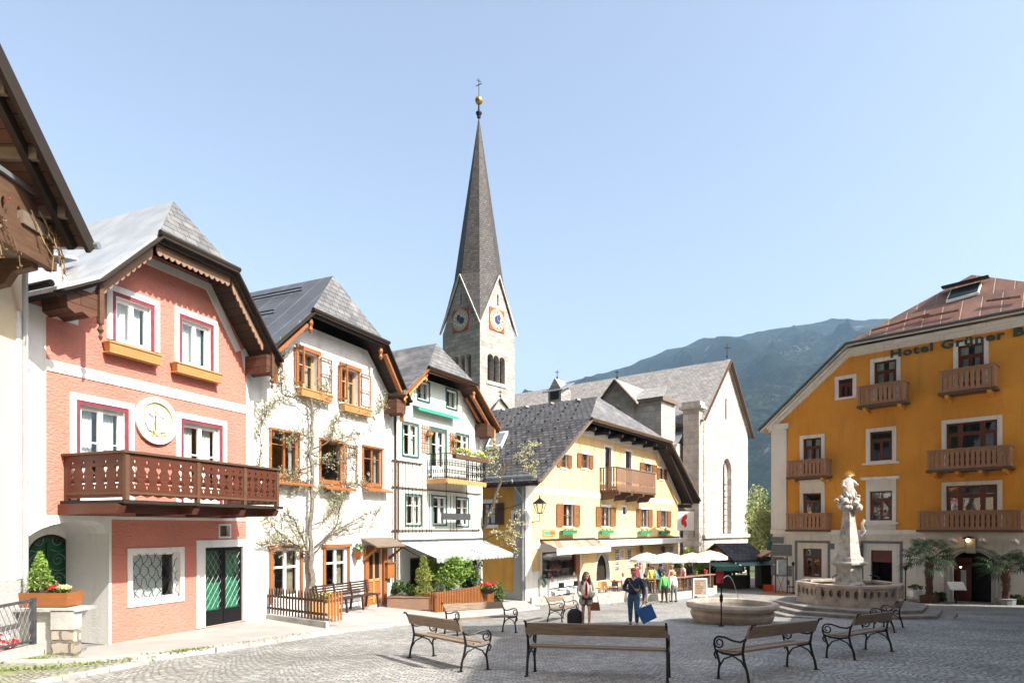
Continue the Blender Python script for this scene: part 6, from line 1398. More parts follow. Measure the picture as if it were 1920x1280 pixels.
# ------------------------------------------------------------ planters before the green house
F = H3
def bush(name, lab, c, rad, n, size, mat, clumps=14, grp=None, cat='shrub', trunk=True):
    t = thing(name, lab, cat, (c[0], c[1], c[2] - rad[2]), grp)
    if trunk:
        m = MB()
        for k in range(5): m.tube([(c[0], c[1], c[2] - rad[2]), (c[0] + random.gauss(0, rad[0] * .3), c[1] + random.gauss(0, rad[1] * .3), c[2]), (c[0] + random.gauss(0, rad[0] * .5), c[1] + random.gauss(0, rad[1] * .5), c[2] + rad[2] * .6)], [.03, .02, .008], 5)
        m.build('stem', 'bark', t)
    m = MB()
    for k in range(clumps):
        d_ = Vector((random.gauss(0, 1), random.gauss(0, 1), random.gauss(0, 1))).normalized() * random.uniform(.35, .8)
        q_ = (c[0] + d_.x * rad[0], c[1] + d_.y * rad[1], c[2] + d_.z * rad[2]); rr = random.uniform(.28, .5); m.cloud(q_, (rad[0] * rr, rad[1] * rr, rad[2] * rr), n // clumps, size, .5)
    m.build('foliage', mat, t); return t
def box_planter(name, lab, F, u0, u1, v0, v1, z0, z1, mat):
    t = thing(name, lab, 'planter', F.w((u0 + u1) / 2, (v0 + v1) / 2, z0)); MB().fb(F, u0, u1, v0, v1, z0, z1 - .03).build('box', mat, t)
    MB().fb(F, u0 - .03, u1 + .03, v0 - .03, v1 + .03, z1 - .03, z1).build('rim', 'wood_weather', t); return t
random.seed(13)
zg = -3.0; pa, pb = F.u(733, .9), F.u(809, 1.4)
FPl = Fac((-4.68, 24.0), (1, -.02), (0, -1)); box_planter('wooden_planter', 'long weathered wooden planter box left of the striped awning', FPl, 0, 1.72, -.6, 0, zg - .05, zg + .44, 'wood_weather')
bush('shrub', 'small dark green shrub at the left end of the long planter', FPl.w(.35, -.3, zg + .7), (.3, .3, .33), 700, .05, 'leaf_dark')
bush('shrub', 'round dark green shrub between the corner shrub and the clipped cone', FPl.w(.82, -.3, zg + .7), (.3, .3, .33), 600, .05, 'leaf_dark')
conifer(FPl.w(1.32, -.3, zg + .42), 1.5, .45, 3600, .04, 'leaf_conifer', 'dense yellow green cone shaped conifer at the end of the long planter', taper=.62)
S0, S1 = at(818, 1154, 23.8), at(929, 1134, 27.6)
FS3 = Fac((S0.x, S0.y), (S1.x - S0.x, S1.y - S0.y)); LS = Vector((S1.x - S0.x, S1.y - S0.y)).length; z0 = -3.28
t_ = thing('slatted_planter', 'orange vertical slatted planter fence holding bushes before the striped awning', 'planter', FS3.w(LS / 2, 0, z0))
def slatp(FX, a, b, z0, z1, parent):
    n = int((b - a) / .11)
    for i in range(n): uu = a + (b - a) * (i + .5) / n; MB().fb(FX, uu - .025, uu + .025, -.02, .0, z0 + .04, z1).build('slat', 'wood_orange', parent)
    MB().fb(FX, a, b, -.05, -.022, z0 + .1, z0 + .17).fb(FX, a, b, -.05, -.022, z1 - .2, z1 - .13).build('batten', 'wood_brown', parent)
slatp(FS3, 0, LS, z0, z0 + .9, t_); FSS = Fac((S0.x, S0.y), FS3.N * -1, FS3.U * -1); slatp(FSS, 0, .7, z0, z0 + .9, t_)
MB().fb(FS3, .05, LS - .05, -.65, -.06, z0, z0 + .8).build('soil_box', 'wood_brown', t_)
bush('leafy_bush', 'tall bright green leafy bush in the slatted planter under the striped awning', FS3.w(LS * .33, -.45, z0 + 1.5), (1.0, .5, .78), 3600, .06, 'leaf_bright', 26)
bush('leafy_bush', 'tall dark green bush behind the red flowers at the awning corner', FS3.w(LS * .86, -.95, z0 + 1.35), (.75, .6, .95), 3800, .055, 'leaf_dark', 24)
bush('climber', 'trailing green creeper at the right end of the slatted planter', FS3.w(LS + .1, .1, z0 + .45), (.35, .3, .45), 900, .045, 'leaf_mid', 10)
c_ = FS3.w(LS * .78, .2, z0 + .72); t_ = thing('flower_bowl', 'dark bowl of red and pink flowers hung on the slatted planter', 'flower pot', c_ - Z * .15)
MB().lathe(c_, [(.12, -.16), (.33, 0), (.36, .05)], 12, 0, 1.2, .6).build('bowl', 'wood_dark', t_); MB().cloud(c_ + Z * .13, (.42, .25, .12), 300, .045).build('leaves', 'leaf_bright', t_); MB().cloud(c_ + Z * .22, (.4, .25, .1), 170, .045).build('blossom', 'flower_red', t_)
m = MB(); random.seed(4)
for i in range(26): p_ = Vector((-1.2, 31.5, 0)).lerp(Vector((.9, 34.2, 0)), i / 25); m.lathe((p_.x + random.gauss(0, .1), p_.y + random.gauss(0, .1), gz(0, p_.y) + .1), [(.03, -.1), (.14, -.05), (.16, .03), (.05, .1)], 6, random.random())
o = m.build('border_stones', 'stone_pale'); tag(o, 'row of pale border stones at the foot of the yellow side wall', 'stones'); o['kind'] = 'stuff'
# young tree growing beside the yellow wall
random.seed(17); base = Vector((-1.75, 31.6, -3.7))
t_ = thing('magnolia_tree', 'leaning young tree with pale spring leaves before the slate roof of the yellow house', 'tree', base)
p = lambda x, y, Y=30.6: at(x, y, Y)
m = MB(); lf = MB()
def br(pts, r0, r1, tw=6, cl=.16, nl=12):
    out = []
    for i in range(len(pts) - 1):
        for k in range(3): out.append(Vector(pts[i]).lerp(Vector(pts[i + 1]), k / 3) + Vector((random.gauss(0, .02), 0, random.gauss(0, .02))))
    out.append(Vector(pts[-1])); n = len(out); m.tube(out, [r0 + (r1 - r0) * i / (n - 1) for i in range(n)], 6)
    for _ in range(tw):
        q_ = out[random.randrange(n // 2, n)]; d_ = Vector((random.gauss(0, 1), random.gauss(0, .6), random.gauss(.3, 1))).normalized() * random.uniform(.2, .7); m.tube([q_, q_ + d_ * .5, q_ + d_], [.012, .008, .005], 4); lf.cloud(q_ + d_, (cl * 1.3, cl, cl), nl, .045); lf.cloud(q_ + d_ * .6, (cl, cl, cl), nl // 2, .045)
br([base, p(899, 1060, 31.5), p(906, 990, 31), p(917, 965), p(925, 945), p(937, 905), p(946, 875)], .12, .06, 0)
br([p(946, 875), p(962, 862), p(985, 850), p(1000, 862)], .05, .012, 12); br([p(946, 875), p(940, 855), p(930, 848), p(915, 855)], .045, .012, 11); br([p(950, 870), p(962, 880), p(985, 882), p(1002, 880)], .03, .01, 9); br([p(940, 890), p(925, 880), p(912, 880)], .03, .01, 8); br([p(985, 850), p(995, 840), p(1004, 835)], .02, .01, 6)
br([p(903, 1012, 31), p(925, 1003, 30), p(945, 998, 29.8), p(965, 1000)], .035, .012, 14, .14, 10); br([p(925, 1003, 30), p(945, 1012), p(962, 1020)], .02, .01, 12, .14, 10); br([p(945, 998), p(958, 985), p(968, 975)], .015, .01, 7, .12, 8)
br([p(917, 965), p(922, 955), p(930, 950)], .02, .01, 2, .1, 6)
m.build('trunk', 'bark', t_, True); lf.build('crown', 'leaf_pale', t_)

# ------------------------------------------------------------ park benches
SLN = Vector((0, .0725, 1)).normalized()
def bench_proto():
    b = thing('park_bench', 'x', 'bench', (0, 0, 0), 'cast iron park benches on the square'); L_ = 1.08
    def curve(x, pts, r=.019): return [(x, y, z) for y, z in pts]
    for sx in (-1, 1):
        x = sx * L_; m = MB()
        m.tube(curve(x, [(-.04, 0), (-.02, .15), (.03, .32), (.05, .45), (.02, .6), (-.05, .74), (-.12, .86), (-.17, .87)]), [.024, .022, .022, .024, .02, .018, .018, .02], 6)
        m.tube(curve(x, [(.47, 0), (.46, .14), (.44, .26), (.47, .36), (.5, .44)]), [.024, .02, .02, .022, .02], 6)
        m.tube(curve(x, [(.05, .43), (.2, .40), (.38, .41), (.5, .45)]), .02, 6)
        m.tube(curve(x, [(-.0, .2), (.08, .32), (.22, .385), (.36, .33), (.45, .2)]), .014, 5)
        # armrest and its scroll
        m.tube(curve(x, [(.0, .64), (.08, .60), (.2, .61), (.34, .655), (.44, .66)]), .017, 6)
        m.tube(curve(x, [(.44 + .095 * math.cos(a) * (1 - i * .03), .565 + .095 * math.sin(a) * (1 - i * .03)) for i, a in enumerate([1.57 - .42 * k for k in range(24)])]), [.017 - .0003 * k for k in range(24)], 5)
        m.tube(curve(x, [(.5, .44), (.53, .38), (.5, .32), (.46, .34), (.47, .38)]), .015, 5); m.tube(curve(x, [(.53, .56), (.52, .5), (.5, .44)]), .016, 5)
        m.box((x, -.05, .008), (.05, .09, .016)).box((x, .48, .008), (.05, .09, .016))
        m.build('side_frame', 'iron', b, True)
    for y, z, w in ((.12, .455, .115), (.25, .445, .115), (.38, .452, .115)):
        MB().box((0, y, z), (2 * L_ + .04, w, .032)).build('seat_plank', 'wood_bench', b)
    m = MB(); Rr = Matrix.Rotation(R(18), 3, 'X'); q = MB().box((0, 0, 0), (2 * L_ + .04, .032, .19)); m.add([Rr @ Vector(p) + Vector((0, -.06, .75)) for p in q.v], q.f); m.build('backrest', 'wood_bench', b)
    return b
B0 = bench_proto()
BN = [((-1.96, 12.4), (-.79, 10.5), 'park bench at the left front with its back to the viewer'),
 ((.20, 10.15), (2.36, 9.5), 'nearest park bench at the bottom centre, seen squarely from behind'),
 ((-.25, 18.0), (-1.7, 16.45), 'sunlit park bench facing right in front of the slatted planter'),
 ((1.9, 23.6), (1.24, 21.6), 'park bench seen end on beside the woman and her black suitcase'),
 ((3.5, 9.5), (5.1, 10.85), 'park bench in shade to the right of the nearest bench'),
 ((6.40, 12.0), (7.93, 13.45), 'park bench in shade nearest the right edge, before the steps'),
 ((10.54, 17.7), (11.8, 19.4), 'small distant park bench against the steps of the column fountain')]
for i, (a, b, lab) in enumerate(BN):
    a, b = Vector(a), Vector(b); mid = (a + b) / 2; d_ = (b - a).normalized()
    if i == 0: o = B0
    else:
        o = B0.copy(); S.collection.objects.link(o)
        for ch in list(B0.children): c_ = ch.copy(); S.collection.objects.link(c_); c_.parent = o
    o['label'] = lab; X = Vector((d_.x, d_.y, 0)); X = (X - SLN * X.dot(SLN)).normalized(); Yv = SLN.cross(X)
    M_ = Matrix((X, Yv, SLN)).transposed().to_4x4(); M_.translation = Vector((mid.x, mid.y, gz(mid.x, mid.y) + tilt(mid.x, mid.y))); o.matrix_world = M_

# ------------------------------------------------------------ round basin with its spout
bc = Vector((7.42, 21.6, gz(0, 21.6) - .08)); RBN = thing('round_fountain', 'low round stone basin fountain with a raised rim, partly in shade', 'fountain', bc)
MB().lathe(bc, [(1.16, -.1), (1.18, .1), (1.30, .22), (1.36, .40), (1.30, .52), (1.34, .55), (1.47, .58), (1.5, .68), (1.46, .76), (1.28, .77), (1.24, .74), (1.2, .45)], 40).build('basin', 'marble', RBN, True)
m = MB(); m.lathe(bc, [(1.22, .60), (1.22, .62)], 32); m.build('water', 'water', RBN)
sp = Vector((.327 * 19.85, 19.85, gz(0, 19.85))); sw = thing('water_spout', 'thin dark pipe spouting an arc of water into the round basin', 'fountain spout', sp)
m = MB(); m.tube([sp, sp + Z * 1.1, sp + Z * 1.45], [.026, .022, .016], 8).lathe(sp, [(.09, 0), (.07, .06), (.04, .1)], 8).lathe(sp + Z * .75, [(.03, 0), (.055, .05), (.055, .2), (.03, .25)], 8); m.build('pipe', 'iron', sw, True)
arc = [sp + Vector((.85 * t_, .9 * t_, 1.36 + .55 * math.sin(math.pi * min(1, t_ * .95 + .05)) * .45 - .62 * t_ ** 2.6)) for t_ in rng(0, 1, 16)]
MB().tube(arc, [.011] * 17, 6).build('water_jet', 'spray', sw, True); MB().tube([sp + Z * 1.4, arc[1], arc[2]], .018, 6).build('nozzle', 'iron', sw, True)

# ------------------------------------------------------------ column fountain
fc = Vector((13.68, 26.0, -3.42)); CF = thing('column_fountain', 'octagonal stone fountain on steps with a white obelisk carrying a statue group', 'fountain', fc)
ph8 = math.pi / 8 + .12
for r, z0, z1 in ((3.85, -.3, .14), (3.35, .14, .28), (2.85, .28, .42)): MB().lathe(fc, [(r, z0), (r, z1 - .02), (r - .02, z1)], 8, ph8).build('step', 'step_stone', CF)
def octwall(r, z0, z1, t, holes=None, mat='marble', name='basin_panel', out=0):
    for k in range(8):
        a0, a1 = ph8 + k * math.pi / 4, ph8 + (k + 1) * math.pi / 4
        p0, p1 = Vector((fc.x + r * math.cos(a0), fc.y + r * math.sin(a0))), Vector((fc.x + r * math.cos(a1), fc.y + r * math.sin(a1))); d_ = p1 - p0; n_ = Vector((math.cos((a0 + a1) / 2), math.sin((a0 + a1) / 2)))
        FX = Fac(p0, d_, n_); L_ = d_.length; hs = []
        if holes:
            for i in range(5):
                c_ = L_ * (i + .5) / 5; rr = L_ / 5 * .36; zc = fc.z + (z0 + z1) / 2 + .02; hs.append([(c_ + rr * .8 * math.cos(a), zc + rr * 1.35 * math.sin(a)) for a in rng(0, 2 * math.pi, 10)[:-1]])
        m = MB(); m.prism(FX, rectl(0, L_, fc.z + z0, fc.z + z1), -t, 0, hs)
        if holes:
            m.fb(FX, -.09, .09, -.02, .05, fc.z + z0, fc.z + z1)
            m.fb(FX, .1, L_ - .1, -t - .03, -t + .0 - .005, fc.z + z0, fc.z + z1)
            for i in range(5): c_ = L_ * (i + .5) / 5; rr = L_ / 5 * .36; m.tube([FX.w(c_ + rr * .95 * math.cos(a), .01, fc.z + (z0 + z1) / 2 + .02 + rr * 1.5 * math.sin(a)) for a in rng(0, 2 * math.pi, 10)], .022, 5, False)
        m.build(name, mat, CF)
octwall(1.97, .42, .62, .3, None, 'marble', 'basin_foot'); octwall(1.92, .62, 1.14, .16, True); octwall(2.0, 1.14, 1.24, .34, None, 'marble', 'basin_rim')
MB().lathe(fc, [(1.76, 1.0), (1.76, 1.02)], 8, ph8).build('water', 'water', CF)
pq = math.pi / 4 + .45
MB().lathe(fc, [(.6, .9), (.6, 1.18), (.5, 1.26), (.46, 1.85), (.52, 1.92), (.68, 1.96), (.7, 2.04), (.54, 2.1), (.54, 2.22), (.46, 2.28), (.41, 2.4)], 4, pq).build('pedestal', 'marble_white', CF)
m = MB(); m.lathe(fc, [(.42, 2.4), (.2, 4.12), (.25, 4.16), (.25, 4.22)], 4, pq); ob = m.build('obelisk', 'marble_white', CF)
m = MB(); random.seed(9)
for k in range(10): a = random.uniform(0, 6.28); m.ball(fc + Vector((.26 * math.cos(a), .26 * math.sin(a), random.uniform(2.8, 3.5))), .05, 6, 4)
m.tube([fc + Vector((.42, -.1, 3.1)), fc + Vector((.55, -.1, 3.3)), fc + Vector((.45, -.15, 3.6)), fc + Vector((.58, -.1, 3.75))], [.05, .09, .05, .07], 6); m.build('carving', 'marble_white', ob, True)
for dx in (-.85, .9): MB().tube([fc + Vector((dx * .75, -.3, 1.55)), fc + Vector((dx, -.45, 1.5)), fc + Vector((dx * 1.05, -.5, 1.42))], .03, 6).build('spout', 'iron', CF)
def skinobj(name, mat, parent, verts, edges, rad, root=0, lv=2, smooth=True):
    org = root_loc(parent); me = bpy.data.meshes.new(name); me.from_pydata([Vector(v) - org for v in verts], edges, [])
    o = bpy.data.objects.new(name, me); S.collection.objects.link(o); o.parent = parent; me.materials.append(MC[mat])
    md = o.modifiers.new('skin', 'SKIN'); md.use_smooth_shade = smooth
    for i, r in enumerate(rad):
        d = me.skin_vertices[0].data[i]; d.radius = (r, r) if not isinstance(r, tuple) else r; d.use_root = (i == root)
    ss = o.modifiers.new('sub', 'SUBSURF'); ss.levels = lv; ss.render_levels = lv
    return o
st = fc + Z * 4.22   # the carved group: clouds with cherubs below, seated and standing figures above
m = MB(); random.seed(12)
for k in range(26):
    a = random.uniform(0, 6.28); z_ = random.uniform(.0, .5); r_ = .34 * (1 - .3 * z_); m.ball(st + Vector((r_ * math.cos(a), r_ * math.sin(a), z_)), random.uniform(.09, .2), 8, 6)
m.tube([st + Vector((-.3, 0, .2)), st + Vector((-.55, -.05, .38)), st + Vector((-.62, -.05, .32))], [.09, .05, .02], 6); m.build('cloud_base', 'marble_white', CF, True)
m = MB(); random.seed(33)   # drapery folds and cherub heads modelled over the group
for k in range(16):
    a = random.uniform(0, 6.28); z_ = random.uniform(.35, .95); r_ = .24 - .1 * z_ * .6; p_ = st + Vector((r_ * math.cos(a), r_ * math.sin(a), z_)); b_ = a + random.uniform(-.7, .7)
    m.tube([p_, st + Vector((r_ * 1.35 * math.cos(b_), r_ * 1.35 * math.sin(b_), z_ - .18)), st + Vector((r_ * 1.2 * math.cos(b_ + .3), r_ * 1.2 * math.sin(b_ + .3), z_ - .36))], [.035, .05, .025], 6)
for k in range(9): a = k * .7; m.ball(st + Vector((.36 * math.cos(a), .36 * math.sin(a), random.uniform(.1, .7))), .065, 8, 6)
m.build('drapery', 'marble_white', CF, True)
vs = [(0, 0, .45), (0, 0, .75), (-.02, 0, 1.0), (0, 0, 1.12), (.02, -.02, 1.22), (-.16, 0, .98), (-.26, -.08, .8), (-.2, -.2, .78), (.18, 0, .98), (.28, -.04, .84), (.22, -.18, .86), (-.1, -.12, .3), (.12, -.12, .3)]
skinobj('statue', 'marble_white', CF, [st + Vector(v) * 1.12 for v in vs], [(0, 1), (1, 2), (2, 3), (3, 4), (2, 5), (5, 6), (6, 7), (2, 8), (8, 9), (9, 10), (0, 11), (0, 12)], [.2, .17, .13, .06, .1, .08, .07, .05, .08, .06, .05, .13, .13])
m = MB(); random.seed(2)
for k in range(14): a = k * 6.28 / 14; m.tube([st + Vector((.04, 0, 1.3)), st + Vector((.04 + .22 * math.cos(a), 0, 1.32 + .2 * abs(math.sin(a)) + .05))], [.04, .008], 5)
m.build('gilded_rays', 'gold', CF)

# ------------------------------------------------------------ people
def mixskin(): pass
plain('skin', (.52, .29, .20), .55, .1, 8); plain('hair_dark', (.018, .013, .011), .45, .3, 30); plain('hair_brown', (.10, .06, .04), .5, .3, 30); plain('hair_fair', (.35, .24, .14), .5, .3, 30)
plain('navy', (.018, .025, .06), .8, .3, 8, 0, .4, 60); plain('denim', (.05, .13, .24), .8, .35, 6, 0, .4, 80); plain('coat_grey', (.42, .38, .34), .85, .2, 8, 0, .4, 60); plain('shirt_red', (.5, .012, .03), .75)
plain('grey_cloth', (.16, .17, .18), .85); plain('black_cloth', (.015, .015, .017), .7); plain('blue_bag', (.02, .10, .32), .45, .2, 4, 0, .5, 12); plain('leather', (.20, .065, .03), .45)
plain('shirt_blue', (.02, .30, .45), .8); plain('shirt_yellow', (.75, .6, .12), .8); plain('shirt_pink', (.6, .32, .34), .8); plain('shirt_white', (.75, .73, .72), .8)
def person(lab, foot, face, H=1.72, build=1.0, pose=None, hair='hair_dark', top='navy', topc=None, legs='denim', shoes='black_cloth', sleeves=True, shorts=False, long_hair=False, detail=True, seated=False, lean=0, group=None, arms=None, stride=.12):
    """a body of one continuous skin surface; clothing and hair are its children. face: direction of the face in the plan"""
    k = H / 1.72; fx = Vector((face[0], face[1], 0)).normalized(); rx = Vector((fx.y, -fx.x, 0)) * -1   # rx: the person's left
    foot = Vector(foot)
    def P(l, f, z): return foot + rx * (l * k * 1.0) + fx * (f + lean * max(0, z - .85)) * k + Z * z * k
    t = thing('person', lab, 'person', foot, group); b = build
    hipz = .92 if not seated else .48
    kn = (.50, .28) if seated else (.49, .0)
    LA, RA = arms or ([(.24, .0, 1.12), (.27, .06, .88), (.27, .1, .80)], [(-.24, .0, 1.12), (-.27, .06, .88), (-.27, .1, .80)])
    up_ = hipz - .92
    V = [P(0, 0, hipz), P(0, -.01, 1.12 + up_), P(0, -.01, 1.32 + up_), P(0, 0, 1.45 + up_), P(0, .01, 1.52 + up_), P(0, .03, 1.60 + up_), P(0, .03, 1.67 + up_)]
    rad = [.095, .088, .105, .055, .05, .082, .075]; E_ = [(i, i + 1) for i in range(6)]
    def arm(sg, pts):
        i0 = len(V); V.append(P(sg * .165 * b, 0, 1.40 + up_)); rad.append(.062); E_.append((2, i0))
        for (q, r) in zip(pts, (.048, .036, .03)): V.append(P(q[0], q[1], q[2] + up_)); rad.append(r); E_.append((len(V) - 2, len(V) - 1))
    arm(1, LA); arm(-1, RA)
    legp = {}
    for sg, st_ in ((1, stride), (-1, -stride)):
        i0 = len(V)
        if seated: pts = [(sg * .1, .02, .48), (sg * .11, .42, .47), (sg * .11, .42, .1), (sg * .11, .5, .03)]
        else: pts = [(sg * .09, .0, .84), (sg * .1, st_ * .6 + .03, .48), (sg * .1, st_, .09), (sg * .115, st_ + .14, .03)]
        legp[sg] = pts
        for j, (q, r) in enumerate(zip(pts, (.095, .062, .042, .032))): V.append(P(*q)); rad.append(r); E_.append((0 if j == 0 else len(V) - 2, len(V) - 1))
    skinobj('body', 'skin', t, V, E_, [r * k * (b if r > .05 else 1) for r in rad], 0, 2)
    # head: face, ears, nose as one mesh child only of small size
    hd = P(0, .035, 1.615 + up_)
    if detail:
        m = MB(); m.lathe(hd, [(.02, -.115), (.05, -.10), (.072, -.06), (.082, 0), (.083, .05), (.07, .095), (.035, .12), (.01, .125)], 14)
        m.ball(hd + fx * .088 + Z * -.01, .014, 6, 5, 1.6); [m.ball(hd + rx * (s_ * .083) - Z * .0, .018, 6, 5, 1.6) for s_ in (-1, 1)]; m.build('head', 'skin', t, True)
        MB().beam(hd + fx * .078 - Z * .055 + rx * .02, hd + fx * .078 - Z * .055 - rx * .02, .008, .01).build('mouth', 'leather', t)
        [MB().ball(hd + fx * .076 + rx * (s_ * .03) + Z * .015, .011, 6, 5).build('eye', 'hair_dark', t, True) for s_ in (-1, 1)]
        for pts in (LA, RA):   # hand: palm, four fingers and a thumb
            w_, e_ = P(pts[2][0], pts[2][1], pts[2][2] + up_), P(pts[1][0], pts[1][1], pts[1][2] + up_); d_ = (w_ - e_).normalized(); sd = d_.cross(fx).normalized() if abs(d_.dot(fx)) < .9 else rx; nn = d_.cross(sd); V2 = [w_, w_ + d_ * .07]; E2 = [(0, 1)]; R2 = [(.03, .03), (.036, .03)]
            for j, (o_, L_) in enumerate(((-.027, .062), (-.009, .074), (.009, .07), (.027, .055))):
                i0 = len(V2); V2 += [w_ + d_ * .075 + sd * o_, w_ + d_ * (.075 + L_ * .55) + sd * o_ + nn * .008, w_ + d_ * (.075 + L_ * .85) + sd * o_ + nn * .028]; E2 += [(1, i0), (i0, i0 + 1), (i0 + 1, i0 + 2)]; R2 += [(.0095, .0095), (.009, .009), (.008, .008)]
            i0 = len(V2); V2 += [w_ + d_ * .03 + sd * -.036, w_ + d_ * .07 + sd * -.052]; E2 += [(0, i0), (i0, i0 + 1)]; R2 += [(.012, .012), (.009, .009)]
            skinobj('hand', 'skin', t, V2, E2, R2, 0, 1)
    # hair
    m = MB(); m.lathe(hd - fx * .03, [(.07, -.06), (.088, -.02), (.097, .03), (.1, .07), (.085, .118), (.045, .15), (.005, .158)], 12)
    m.tube([hd + fx * .06 + Z * .09 - rx * .06, hd + fx * .078 + Z * .075, hd + fx * .06 + Z * .09 + rx * .06], .022, 6)
    m.build('hair', hair, t, True)
    if long_hair:
        for s_ in (-1, 1): MB().tube([hd + rx * (s_ * .075) + Z * .06 - fx * .01, hd + rx * (s_ * .1) - Z * .06, hd + rx * (s_ * .11) - Z * .2 + fx * .03, hd + rx * (s_ * .09) - Z * .34 + fx * .07], [.035, .05, .05, .015], 8).build('hair', hair, t, True)
        MB().tube([hd - fx * .06 + Z * .05, hd - fx * .085 - Z * .1, hd - fx * .07 - Z * .3], [.07, .09, .05], 8).build('hair', hair, t, True)
    # top
    VT = [P(0, 0, .86 + up_), P(0, -.01, 1.12 + up_), P(0, -.01, 1.32 + up_), P(0, 0, 1.44 + up_)]; RT = [(.18 * b), .15 * b, .15 * b, .075]; ET = [(0, 1), (1, 2), (2, 3)]
    if sleeves is not None:
        for sg, pts in ((1, LA), (-1, RA)):
            i0 = len(VT); VT.append(P(sg * .17 * b, 0, 1.40 + up_)); RT.append(.078); ET.append((2, i0)); n_ = 3 if sleeves else 1
            for q, r in list(zip(pts, (.062, .046, .04)))[:n_]:
                qq = q if (sleeves or n_ == 3) else (sg * .2, 0, 1.26); VT.append(P(qq[0], qq[1], qq[2] + up_)); RT.append(r); ET.append((len(VT) - 2, len(VT) - 1))
    skinobj('top', top, t, VT, ET, [r * k for r in RT], 0, 2)
    # trousers
    VL = [P(0, 0, .94 + up_), P(0, 0, 1.08 + up_)]; RL = [.15 * b, .125 * b]; EL = [(0, 1)]
    for sg in (1, -1):
        pts = legp[sg]; n_ = 2 if shorts else 3
        for j in range(n_):
            q = pts[j]
            if shorts and j == 1: q = (q[0], q[1] * .8, q[2] + .14)
            VL.append(P(*q)); RL.append(((.112, .078, .06) if not shorts else (.12, .11))[j] * (b if j == 0 else 1)); EL.append((0 if j == 0 else len(VL) - 2, len(VL) - 1))
    skinobj('trousers' if not shorts else 'skirt', legs, t, VL, EL, [r * k for r in RL], 0, 2)
    for sg in (1, -1):
        a_, b_ = legp[sg][2], legp[sg][3]; c0, c1 = P(a_[0], a_[1] - .04, .04), P(b_[0], b_[1] + .03, .035)
        MB().tube([c0, c0.lerp(c1, .4), c1], [.048, .05, .035], 8).build('shoe', shoes, t, True)
    return t, P, hd, fx, rx, up_
def gf(px, Y): x = (px - CX) / FP * Y; return (x, Y, gz(x, Y))
t, P_, hd, fx, rx, _ = person('woman with long dark hair, sunglasses, red top and open grey coat', gf(1099, 20.4), (-.1, -1), 1.66, .9, arms=([(.26, -.02, 1.12), (.2, .2, .98), (.1, .26, .98)], [(-.25, -.02, 1.12), (-.2, .16, .96), (-.07, .24, .95)]), top='shirt_red', legs='grey_cloth', shorts=True, long_hair=True, shoes='leather', stride=.14, sleeves=False)
VT = []; 
for sg in (1, -1):   # open coat: two fronts, back and sleeves
    m = MB(); pr = []
    for z_, r_, f0 in ((1.42, .1, .3), (1.3, .185, .5), (1.1, .185, .75), (.9, .2, .8), (.72, .23, .85)):
        ring = []
        for i in range(9):
            a = -math.pi / 2 * 1.0 + (math.pi * .93) * i / 8 if sg > 0 else -math.pi / 2 - (math.pi * .93) * i / 8
            ring.append(P_(math.cos(a) * r_ * 1.02, math.sin(a) * r_ * .8, z_))
        pr.append(ring)
    vs = [q for rg_ in pr for q in rg_]; vs2 = [q + (q - P_(0, 0, 1.1)).normalized() * .012 for q in vs]; n = 9
    fs = [(j * n + i, j * n + i + 1, (j + 1) * n + i + 1, (j + 1) * n + i) for j in range(4) for i in range(8)]; m.add(vs, fs).add(vs2, fs); m.build('coat', 'coat_grey', t, True)
    q = [(sg * .17, 0, 1.41), (sg * .25, -.02, 1.12), (sg * .2 + (0 if sg > 0 else 0), .18 if sg > 0 else .15, .98), (sg * .12, .235, .97)]
    MB().tube([P_(*x) for x in q], [.085, .068, .06, .055], 10).build('coat_sleeve', 'coat_grey', t, True)
m = MB(); [m.lathe(hd + fx * .085 + rx * (s_ * .033) + Z * .018, [(.005, -.024), (.028, -.012), (.03, .008), (.01, .022)], 10, 0, 1, .4) for s_ in (-1, 1)]; m.tube([hd + fx * .088 + rx * .1 + Z * .02, hd + fx * .092 + Z * .022, hd + fx * .088 - rx * .1 + Z * .02], .005, 4); m.build('sunglasses', 'black_cloth', t)
o = MB().box(P_(.02, .2, .93), (.3, .07, .12)).tube([P_(.17, .2, .98), P_(.12, .1, 1.35), P_(.05, -.05, 1.47)], .012, 5).build('camera_bag', 'black_cloth'); tag(o, 'small black camera bag worn at the waist of the woman', 'bag')
hb = thing('handbag', 'brown leather handbag hanging at the side of the woman in the grey coat', 'bag', P_(.3, .05, .5)); c_ = P_(.29, .06, .64)
MB().add([c_ + Vector(v) for v in ((-.16, -.06, -.14), (.16, -.06, -.14), (.16, .06, -.14), (-.16, .06, -.14), (-.12, -.03, .12), (.12, -.03, .12), (.12, .03, .12), (-.12, .03, .12))], BOXF[:0] + [(0, 3, 2, 1), (4, 5, 6, 7), (0, 1, 5, 4), (1, 2, 6, 5), (2, 3, 7, 6), (3, 0, 4, 7)]).build('bag_body', 'leather', hb)
MB().tube([c_ + Vector((-.1, 0, .1)), c_ + Vector((-.08, 0, .3)), c_ + Vector((0, 0, .36)), c_ + Vector((.08, 0, .3)), c_ + Vector((.1, 0, .1))], .012, 5).build('strap', 'leather', hb)
sc_ = Vector(gf(1078, 20.6)); su = thing('suitcase', 'black wheeled travel bag standing to the left of the woman', 'suitcase', sc_)
m = MB(); m.lathe(sc_ + Z * .04, [(.16, 0), (.2, .03), (.2, .28), (.17, .38), (.1, .46), (.02, .48)], 8, .4, 1.35, .85); m.build('case', 'black_cloth', su, True); MB().tube([sc_ + Vector((.1, .1, .4)), sc_ + Vector((.16, .1, .85)), sc_ + Vector((.22, .1, .85))], .012, 5).build('handle', 'iron', su); [MB().lathe(sc_ + Vector((s_ * .18, .05, .04)), [(.03, -.03), (.03, .03)], 8).build('wheel', 'dark', su) for s_ in (-1, 1)]
